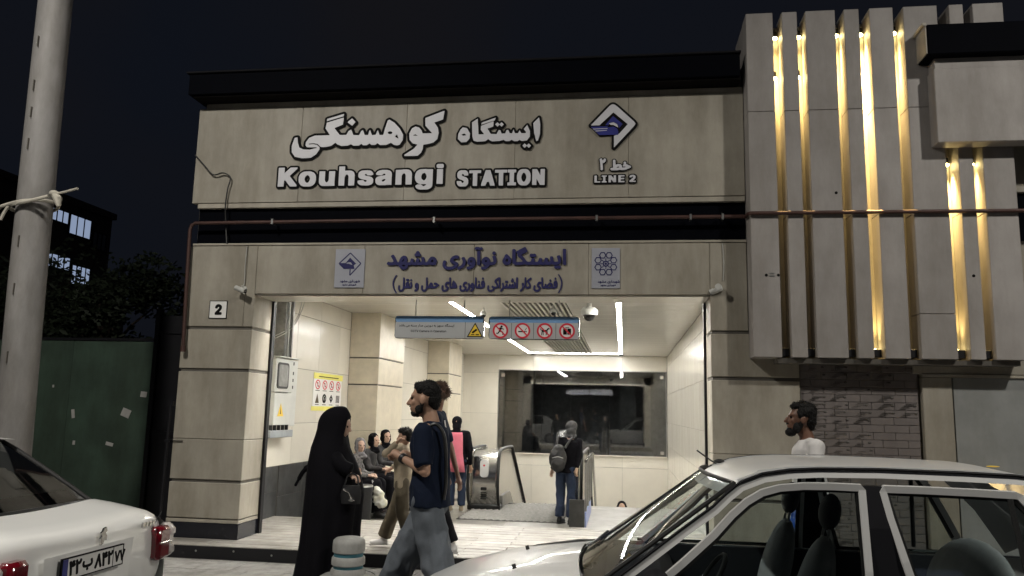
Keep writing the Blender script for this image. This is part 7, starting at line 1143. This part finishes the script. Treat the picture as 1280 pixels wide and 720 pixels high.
def shoe(J, s, m, t, vox=.009, yaw=None, pitch=0.):
    k = J['k']; y = J['yaw'] if yaw is None else yaw; f = V(math.cos(y)*math.cos(pitch),math.sin(y)*math.cos(pitch),math.sin(pitch)); a = J[s+'an']; u = V(0,0,1)
    mb = MB(); h = a-f*.035*k-V(0,0,.035*k); tt = a+f*.16*k-V(0,0,.052*k); mb.cone(h,a+f*.05*k-V(0,0,.04*k),.042*k,.042*k); mb.cone(a+f*.05*k-V(0,0,.042*k),tt,.042*k,.034*k); mb.cone(a+V(0,0,.02),h,.04*k,.04*k)
    o = link('shoe', remesh(mb,'shoe',m,vox,3), t)
    sb = MB(); base = [h-f*.04*k,a+f*.05*k,tt+f*.03*k]; sb.loft([[p+V(-f.y,f.x,0)*w_*k+V(0,0,dz) for w_,dz in ((-q,-.045*k),(q,-.045*k),(q,-.025*k),(-q,-.025*k))] for p,q in zip([h-f*.042*k,h,a+f*.07*k-V(0,0,.04*k),tt,tt+f*.034*k],(.025,.04,.044,.038,.018))])
    part('sole', sb, 'sole' if m!='shoe_black' else 'shoe_black', o)
    return o
def strands(me, m, t, n, length, seed=1, back=(0,0,0), r=.0022):
    rn = random.Random(seed); vs = me.vertices; mb = MB(); bk = Vector(back)
    me.update(); N = len(vs)
    for q in range(n):
        v = vs[rn.randrange(N)]; nn = v.normal; d = (nn*.55+Vector((rn.uniform(-.6,.6),rn.uniform(-.6,.6),rn.uniform(-.3,.7)))+bk).normalized(); p = v.co-nn*.004; L_ = length*rn.uniform(.5,1.2)
        a = d.cross(Vector((rn.uniform(-1,1),rn.uniform(-1,1),rn.uniform(-1,1)))).normalized()*r; c = d.cross(a).normalized()*r
        b2 = p+d*L_*.6+nn*L_*.1; e_ = b2+(d+Vector((0,0,-.35))).normalized()*L_*.5
        mb.add([p-a,p+a*.5+c,p+a*.5-c,b2-a*.7,b2+a*.35+c*.7,b2+a*.35-c*.7,e_],[(0,1,4,3),(1,2,5,4),(2,0,3,5),(3,4,6),(4,5,6),(5,3,6)])
    o = part('hair_strands', mb, m, t, fix=False); o['kind'] = 'stuff'
def eyes(W_, k, t):
    for s in (-1,1): part('eye', MB().ell(W_(.078,s*.032,.008),.010*k,n=8,m=6), 'lens_dark', t, True)
def person(name, label, loc, group=None): return thing('person', label, 'person', loc, absolute=True, group=group)
def place(nm, me, t): return link(nm, me, t)

# ---- man in navy T-shirt, foreground
t = person('man','bearded man in dark navy T-shirt and wide grey trousers striding left, arm folded',(-1.43,-3.1,RD))
J = pose(-1.40,-3.1,RD,PI,1.92,.055, hed=(-1.475,-3.1,1.605), nek=(-1.415,-3.1,1.44), che=(-1.42,-3.1,1.27), wst=(-1.41,-3.1,1.08), pel=(-1.40,-3.1,.90),
    lsh=(-1.43,-3.29,1.365), rsh=(-1.40,-2.92,1.36), lel=(-1.385,-3.36,1.10), lwr=(-1.60,-3.22,1.185), rel=(-1.36,-2.86,1.08), rwr=(-1.58,-2.95,1.17),
    lhi=(-1.41,-3.20,.88), rhi=(-1.39,-3.0,.88), rkn=(-1.58,-3.02,.50), ran=(-1.80,-3.02,.0), lkn=(-1.31,-3.2,.46), lan=(-1.10,-3.22,.02))
me,W_ = body_mesh(J,'body','skin',.0075,(1.3,1.2),side=1); place('body',me,t); k = J['k']
place('shirt', shirt_mesh(J,'navy_cloth',.009,.82,-.055,.020,1.12,.018,dirs=(1.2,1,.45)), t)
place('trousers', trousers_mesh(J,'grey_denim',.009,(.100,.104,.106),.024,.0), t)
for s in 'lr': shoe(J,s,'white_cloth',t)
R0 = MB(); 
def hb(mb,W_,L_): 
    for (x,y_,z,a,b,c) in L_: mb.ell(W_(x,y_,z),(a*k,b*k,c*k),n=14,m=10)
hb(R0,W_,[(-.028,0,.056,.086,.078,.080),(.008,0,.087,.068,.062,.038),(.036,0,.099,.038,.050,.022),(-.06,0,.01,.055,.070,.070),(-.075,0,-.03,.032,.055,.04),(.018,.064,.07,.03,.016,.035),(.018,-.064,.07,.03,.016,.035)])
me_ = remesh(R0,'hair','hair',.006,3,.004,45); place('hair', me_, t); strands(me_,'hair',t,800,.013,1,(.1,0,.25))
R0 = MB(); hb(R0,W_,[(.052,0,-.096,.038,.040,.022),(.022,.050,-.066,.030,.016,.034),(.022,-.050,-.066,.030,.016,.034),(.092,0,-.046,.013,.028,.006),(.066,0,-.086,.026,.030,.012),(.0,.062,-.03,.014,.014,.04),(.0,-.062,-.03,.014,.014,.04)])
place('beard', remesh(R0,'beard','hair',.006,2,.003,40), t); eyes(W_,k,t)
part('shoulder_strap', MB().tube(smooth_pts([(-1.40,-3.245,1.405),(-1.345,-3.25,1.43),(-1.285,-3.25,1.36),(-1.262,-3.25,1.20),(-1.258,-3.25,1.0),(-1.27,-3.25,.9)]),.014,6), 'rubber', t, True)
part('watch', MB().tube([(-1.572,-3.237,1.172),(-1.597,-3.222,1.184)],.036,12), 'black_metal', t, True)

# ---- curly haired man behind him
t = person('man','curly brown haired man in dark T-shirt partly hidden behind the man in navy',(-1.98,-.3,0))
J = pose(-1.99,-.30,0,PI,1.80,.04, hed=(-2.03,-.3,1.675), rwr=(-1.80,-.14,.80), rel=(-1.90,-.08,1.09), lsh=(-1.99,-.47,1.44), lel=(-1.91,-.54,1.10), lwr=(-1.84,-.52,.84), ran=(-2.2,-.24,.09), rkn=(-2.08,-.22,.50), lkn=(-1.93,-.4,.48), lan=(-1.80,-.4,.12)); k = J['k']
me,W_ = body_mesh(J,'body','skin_dark',.009,(.5,.5)); place('body',me,t)
place('shirt', shirt_mesh(J,'navy_cloth',.011,.75,-.14,.02), t); place('trousers', trousers_mesh(J,'black_cloth',.011,(.10,.085,.085),.01), t)
for s in 'lr': shoe(J,s,'white_cloth',t)
R0 = MB(); rn = random.Random(4)
for q in range(46):
    a = rn.uniform(-PI,PI); e = rn.uniform(-.5,1.5); r = .10; p = (-.02+r*math.cos(a)*math.cos(e)*(.95 if math.cos(a)<0 else .75), .085*math.sin(a)*math.cos(e), .035+r*math.sin(e))
    R0.ell(W_(*p), .030*k, n=8,m=6)
me_ = remesh(R0,'hair','hair_brown',.009,2,.008,26); place('hair', me_, t); strands(me_,'hair_brown',t,900,.03,2,(0,0,.1),.003); eyes(W_,k,t)
part('shirt_piping', MB().tube(smooth_pts([(-1.90,-.47,1.42),(-1.865,-.46,1.2),(-1.86,-.46,1.0),(-1.87,-.44,.84)]),.007,6), 'white_cloth', t, True)

# ---- shorter walker in tan shirt and olive trousers
t = person('man','short dark-haired walker in tan shirt and olive trousers, stepping left on the platform',(-2.43,-.1,0))
J = pose(-2.43,-.10,0,PI,1.36,.04, hed=(-2.43,-.12,1.215), rsh=(-2.45,.03,1.10), lsh=(-2.46,-.24,1.10), lel=(-2.575,-.33,1.04), lwr=(-2.44,-.38,1.17), rel=(-2.5,.1,.93), rwr=(-2.62,.08,.86),
    rkn=(-2.53,-.03,.42), ran=(-2.66,-.02,.09), lkn=(-2.40,-.2,.40), lan=(-2.27,-.2,.12)); k = J['k']
me,W_ = body_mesh(J,'body','skin',.008,(.8,.6)); place('body',me,t)
place('shirt', shirt_mesh(J,'tan_cloth',.010,.9,-.10,.022,1.05,.012,longsl=True), t); place('trousers', trousers_mesh(J,'olive_cloth',.010,(.11,.092,.095),.012), t)
for s in 'lr': shoe(J,s,'white_cloth',t)
R0 = MB(); hb(R0,W_,[(-.025,0,.055,.090,.082,.085),(.03,0,.095,.065,.062,.04),(-.06,0,.0,.05,.066,.066)]); me_ = remesh(R0,'hair','hair',.008,3,.006,30); place('hair', me_, t); strands(me_,'hair',t,600,.020,3,(0,0,.1)); eyes(W_,k,t)

# ---- woman in black chador
t = person('woman','woman in a long black chador walking right past the left pillar, holding a small bag',(-2.88,-1.1,PV))
J = pose(-2.86,-1.1,PV,-.12,1.66,.02, hed=(-2.818,-1.1,1.352), nek=(-2.87,-1.1,1.22), che=(-2.89,-1.1,1.08), rsh=(-2.89,-1.17,1.17), lsh=(-2.89,-1.03,1.17), rel=(-2.84,-1.22,.95), rwr=(-2.62,-1.30,.88), lel=(-2.86,-1.0,.95), lwr=(-2.72,-1.0,.92)); k = J['k']
me,W_ = body_mesh(J,'body','skin_pale',.009,(1.2,1.2),pitch=.25); place('body',me,t); eyes(W_,k,t)
prof = [(1.546,-2.850,.025,.025),(1.541,-2.852,.052,.045),(1.527,-2.862,.085,.068),(1.505,-2.876,.112,.085),(1.475,-2.884,.138,.100),(1.44,-2.890,.158,.112),(1.40,-2.896,.168,.120),(1.355,-2.900,.172,.126),(1.31,-2.906,.170,.132),(1.25,-2.918,.170,.150),(1.13,-2.925,.196,.20),(.975,-2.895,.245,.25),(.82,-2.870,.276,.27),(.667,-2.858,.292,.28),(.51,-2.868,.290,.285),(.357,-2.878,.287,.29),(.204,-2.882,.290,.295),(.052,-2.890,.298,.30),(-.06,-2.895,.312,.305),(-.115,-2.90,.322,.31)]
n = 64; rings = []
for i,(z,cx,a,b) in enumerate(prof):
    fold = min(1,max(0,(1.25-z)/1.3)); rg = []
    for q in range(n):
        th = 2*PI*q/n; w_ = 1+fold*(.05*math.sin(7*th+.6*z*2)+.035*math.sin(13*th+1.7+z)+.02*math.sin(23*th))
        x = cx+a*math.cos(th)*w_; y = -1.1+b*math.sin(th)*w_; zz = z
        if 1.22 < z < 1.42:   # face opening at the front (+x)
            d = abs((th+PI)%(2*PI)-PI)
            if d < .5: x -= .055*(1-(d/.5)**2)**.7*min(1,(1.42-z)/.05)*min(1,(z-1.22)/.05)
        rg.append((x,y,zz-(.02*math.sin(5*th) if z<0 else 0)))
    rings.append(rg)
mb = MB().loft(rings[::-1]); place('chador', mb.mesh('chador','black_cloth',2), t)
me = t.children[-1].data; me.polygons.foreach_set('use_smooth',[True]*len(me.polygons))
part('sleeve', MB().tube(smooth_pts([(-2.84,-1.22,1.06),(-2.74,-1.29,.97),(-2.63,-1.29,.92)]),[.075]*6+[.07]*6+[.05],12), 'black_cloth', t, True)
part('trailing_cloth', MB().tube(smooth_pts([(-3.08,-1.1,.95),(-3.18,-1.12,.90),(-3.24,-1.12,.80),(-3.27,-1.12,.74)]),[.035]*6+[.022]*6+[.014]*6+[.006],8), 'black_cloth', t, True)
for s in (-1,1): part('shoe', MB().ell((-2.70+.14*s,-1.1+.1*s,PV+.045),(.13,.045,.045)), 'shoe_black', t, True)
hbg = thing('handbag','small black handbag with shiny clasp held by the woman in the black chador','bag',(-2.60,-1.36,.66),absolute=True)
part('bag_body', MB().loft([ringpts((-2.60,-1.36,.62),0,.095,.04,16),ringpts((-2.60,-1.36,.70),0,.105,.05,16),ringpts((-2.60,-1.36,.79),0,.085,.035,16)]), 'bag_black', hbg, True)
part('strap', MB().tube(smooth_pts([(-2.67,-1.36,.78),(-2.65,-1.345,.87),(-2.60,-1.34,.90),(-2.55,-1.345,.87),(-2.53,-1.36,.78)]),.008,6), 'bag_black', hbg, True)
part('clasp', MB().tube([(-2.66,-1.41,.755),(-2.60,-1.415,.73),(-2.58,-1.41,.68),(-2.54,-1.41,.655)],.010,6).ell((-2.58,-1.41,.66),(.03,.01,.018)), 'chrome', hbg, True)

# ---- three seated women
def seated(x, y, label, scarf, coat, face_yaw, skirt='black_cloth', hz=1.13):
    t = person('woman', label, (x,y,FL), 'women sitting on the bench'); z0 = FL
    J = pose(x,y,z0-.42,.0,1.62,.02, hed=(x+.02,y,hz-.11)); k = J['k']; f = V(1,0,0)
    J['pel'] = V(x-.10,y,z0+.53); J['wst'] = V(x-.10,y,z0+.68); J['che'] = V(x-.07,y,z0+.88); J['nek'] = V(x-.03,y,hz-.25)
    for s,q in (('l',1),('r',-1)):
        J[s+'sh'] = V(x-.07,y+.16*q,hz-.30); J[s+'el'] = V(x+.0,y+.21*q,hz-.54); J[s+'wr'] = V(x+.21,y+.09*q,hz-.56)
        J[s+'hi'] = V(x-.08,y+.09*q,z0+.53); J[s+'kn'] = V(x+.33,y+.10*q,z0+.51); J[s+'an'] = V(x+.38,y+.10*q,z0+.09)
    me,W_ = body_mesh(J,'body','skin_pale',.010,(.9,.9),yaw=face_yaw); place('body',me,t); eyes(W_,k,t)
    R0 = MB()
    for (px,py,pz,a,b,c) in ((-.03,0,.05,.095,.092,.095),(-.045,0,-.03,.085,.092,.09),(-.0,.065,-.02,.05,.030,.10),(-.0,-.065,-.02,.05,.030,.10),(.01,0,-.135,.085,.085,.045),(-.02,0,-.18,.11,.14,.06)): R0.ell(W_(px,py,pz),(a*k,b*k,c*k),Euler((0,0,face_yaw)),n=16,m=10)
    place('headscarf', remesh(R0,'headscarf',scarf,.010,4,.006,14), t)
    place('coat', shirt_mesh(J,coat,.012,1,-.04,.035,1.05,.014,True,name='coat'), t)
    place('skirt', trousers_mesh(J,skirt,.014,(.12,.11,.10),.012,.02,'skirt'), t)
    for s in 'lr': shoe(J,s,'shoe_black',t,.012)
seated(-4.17,3.53,'seated woman in grey headscarf and pale patterned coat, nearest on the bench','grey_scarf','pattern_cloth',-.85,hz=1.04)
seated(-4.13,4.13,'seated woman in black scarf and dark coat, middle of the bench, turned aside','black_cloth','dark_pattern',-.45,hz=1.10)
seated(-4.09,4.66,'seated woman in black headscarf smiling, farthest on the bench','black_cloth','dark_pattern',-.8,hz=1.15)
bg_ = thing('shopping_bag','white plastic shopping bag with yellow print on the lap of the nearest seated woman','bag',(-3.70,3.72,.15),absolute=True)
mb = MB().ell((-3.76,3.36,.16),(.10,.05,.14)).cone((-3.83,3.36,.36),(-3.78,3.36,.24),.02,.07).ell((-3.72,3.36,.08),(.11,.05,.08))
place('bag_body', remesh(mb,'bag_body','bag_print',.010,3,.012,12), bg_)
part('bag_handles', MB().tube(smooth_pts([(-3.85,3.34,.34),(-3.87,3.34,.42),(-3.83,3.36,.36)]),.006,6), 'sign_white', bg_, True)

# ---- person with pink back
t = person('person','person seen from behind in pink and black top, black hood and jeans',(-2.80,4.6,FL))
J = pose(-2.79,4.6,FL,PI/2+.1,1.60,.02, hed=(-2.815,4.62,1.31), lwr=(-3.03,4.62,.60), rwr=(-2.56,4.62,.60), lel=(-3.02,4.57,.86), rel=(-2.57,4.57,.86)); k = J['k']
me,W_ = body_mesh(J,'body','skin',.012,(.6,.6)); place('body',me,t); eyes(W_,k,t)
place('shirt', shirt_mesh(J,'black_cloth',.013,1,-.10,.025,1,.01,True), t)
P = [(-.10,1.13),(.10,1.13),(.115,1.0),(.125,.75),(.15,.52),(-.15,.52),(-.125,.75),(-.115,1.0)]
rows = []
for z,hw_ in ((1.155,.085),(1.10,.10),(.95,.105),(.8,.112),(.65,.135),(.50,.16)):
    rows.append([(-2.79+s_*hw_, 4.6-.145-(.0 if z>.9 else .012)+.045*s_*s_, z) for s_ in (-1,-.5,0,.5,1)])
o = part('pink_back', MB().strip(rows), 'pink_cloth', t, 2); sm_ = o.modifiers.new('thickness','SOLIDIFY'); sm_.thickness = .02
place('trousers', trousers_mesh(J,'blue_jeans',.013,(.095,.08,.07),.01), t)
for s in 'lr': shoe(J,s,'tan_cloth',t,.012)
R0 = MB(); hb(R0,W_,[(-.02,0,.03,.10,.088,.10),(-.04,0,-.06,.085,.085,.09),(-.02,0,-.15,.085,.095,.05)]); place('hood', remesh(R0,'hood','black_cloth',.012,3), t)

# ---- woman with backpack
t = person('woman','woman in grey hood, black coat and blue jeans, facing away by the escalator',(-.88,3.65,FL))
J = pose(-.88,3.68,FL,PI/2-.35,1.60,.03, hed=(-.79,3.72,1.285), nek=(-.80,3.68,1.12), che=(-.83,3.68,1.0), wst=(-.86,3.68,.82), rwr=(-.70,3.55,.68), rel=(-.66,3.62,.86), rsh=(-.68,3.66,1.08), lwr=(-1.10,3.78,.64), lel=(-1.05,3.70,.84), lsh=(-.97,3.72,1.09)); k = J['k']
me,W_ = body_mesh(J,'body','skin_pale',.012,(.8,.8)); place('body',me,t); eyes(W_,k,t)
place('coat', shirt_mesh(J,'black_cloth',.012,1,-.10,.02,1,.01,True,name='coat'), t)
place('trousers', trousers_mesh(J,'blue_jeans',.012,(.092,.078,.078),.012), t)
for s in 'lr': shoe(J,s,'shoe_black',t,.012)
R0 = MB(); hb(R0,W_,[(-.015,0,.03,.105,.092,.10),(-.04,0,-.05,.085,.088,.08),(-.02,0,-.13,.09,.10,.05)]); place('hood', remesh(R0,'hood','dark_hood',.012,3,.006,12), t)
bp = thing('backpack','black backpack on the back of the woman in jeans','backpack',(-1.0,3.5,.85),absolute=True)
R0 = MB().ell((-.99,3.50,.82),(.135,.085,.20),n=20,m=14).ell((-.98,3.44,.74),(.105,.06,.105)).ell((-.98,3.50,.97),(.09,.065,.07)); place('main_pouch', remesh(R0,'main_pouch','bag_black',.010,3,.008,12), bp)
part('zip', MB().tube(smooth_pts([(-1.07,3.405,.84),(-.98,3.385,.86),(-.90,3.40,.84)]),.006,6), 'steel', bp, True)
part('strap', MB().tube(smooth_pts([(-1.02,3.52,.99),(-.99,3.60,1.15),(-.95,3.78,1.10),(-.98,3.82,.92)]),.018,6).tube(smooth_pts([(-.88,3.50,.99),(-.78,3.57,1.14),(-.72,3.74,1.10)]),.018,6), 'bag_black', bp, True)

# ---- person coming up the stairs (head above the landing)
t = person('woman','woman in a dark headscarf coming up the stairs, only her face above the floor edge',(-.02,6.75,-1.5))
J = pose(-.02,6.75,-1.66,-PI/2,1.64,.02, hed=(-.02,6.7,-.235)); k = J['k']
me,W_ = body_mesh(J,'body','skin_pale',.012,(.6,.6)); place('body',me,t); eyes(W_,k,t)
place('coat', shirt_mesh(J,'black_cloth',.014,1,-.3,.03,1.05,.01,True,name='coat'), t); place('trousers', trousers_mesh(J,'black_cloth',.014), t)
R0 = MB(); hb(R0,W_,[(-.03,0,.045,.095,.092,.098),(-.045,0,-.03,.085,.092,.09),(-.0,.065,-.02,.05,.030,.10),(-.0,-.065,-.02,.05,.030,.10),(.01,0,-.135,.085,.085,.045)]); place('headscarf', remesh(R0,'headscarf','black_cloth',.010,4), t)

# ---- man in white T-shirt behind the silver car
t = person('man','bearded man in a white T-shirt walking left behind the silver car',(1.42,-2.45,PV))
J = pose(1.46,-2.4,PV,PI,1.74,.05, hed=(1.378,-2.4,1.520), nek=(1.425,-2.4,1.37), lsh=(1.455,-2.57,1.315), rsh=(1.475,-2.22,1.315), lel=(1.44,-2.64,1.04), lwr=(1.30,-2.64,.84), rel=(1.47,-2.18,1.03), rwr=(1.60,-2.2,.82)); k = J['k']
me,W_ = body_mesh(J,'body','skin_dark',.008,(.6,.6),pitch=-.12); place('body',me,t); eyes(W_,k,t)
place('shirt', shirt_mesh(J,'white_cloth',.010,.75,-.14,.024,1.03,.012), t); place('trousers', trousers_mesh(J,'grey_denim',.012), t)
for s in 'lr': shoe(J,s,'white_cloth',t)
R0 = MB(); hb(R0,W_,[(-.032,0,.060,.092,.084,.088),(.015,0,.10,.070,.068,.036),(-.065,0,.01,.055,.074,.078),(-.08,0,-.035,.032,.058,.045),(.01,.066,.05,.03,.018,.05),(.01,-.066,.05,.03,.018,.05)])
me_ = remesh(R0,'hair','hair',.008,3,.006,30); place('hair', me_, t); strands(me_,'hair',t,600,.020,3,(0,0,.1))
R0 = MB(); hb(R0,W_,[(.062,0,-.108,.045,.046,.034),(.03,.052,-.070,.032,.018,.046),(.03,-.052,-.070,.032,.018,.046),(.092,0,-.046,.015,.028,.008),(.07,0,-.085,.030,.034,.018),(.0,.062,-.03,.014,.014,.04),(.0,-.062,-.03,.014,.014,.04)])
place('beard', remesh(R0,'beard','hair',.007,2,.003,40), t)
sb = thing('blue_bag','blue plastic bag carried low by the man in white, seen through the car windows','bag',(1.24,-2.66,.7),absolute=True)
place('bag_body', remesh(MB().ell((1.235,-2.66,.66),(.075,.05,.11)).cone((1.28,-2.65,.86),(1.25,-2.66,.74),.02,.06),'bag_body','blue_plastic',.010,3,.010,12), sb)
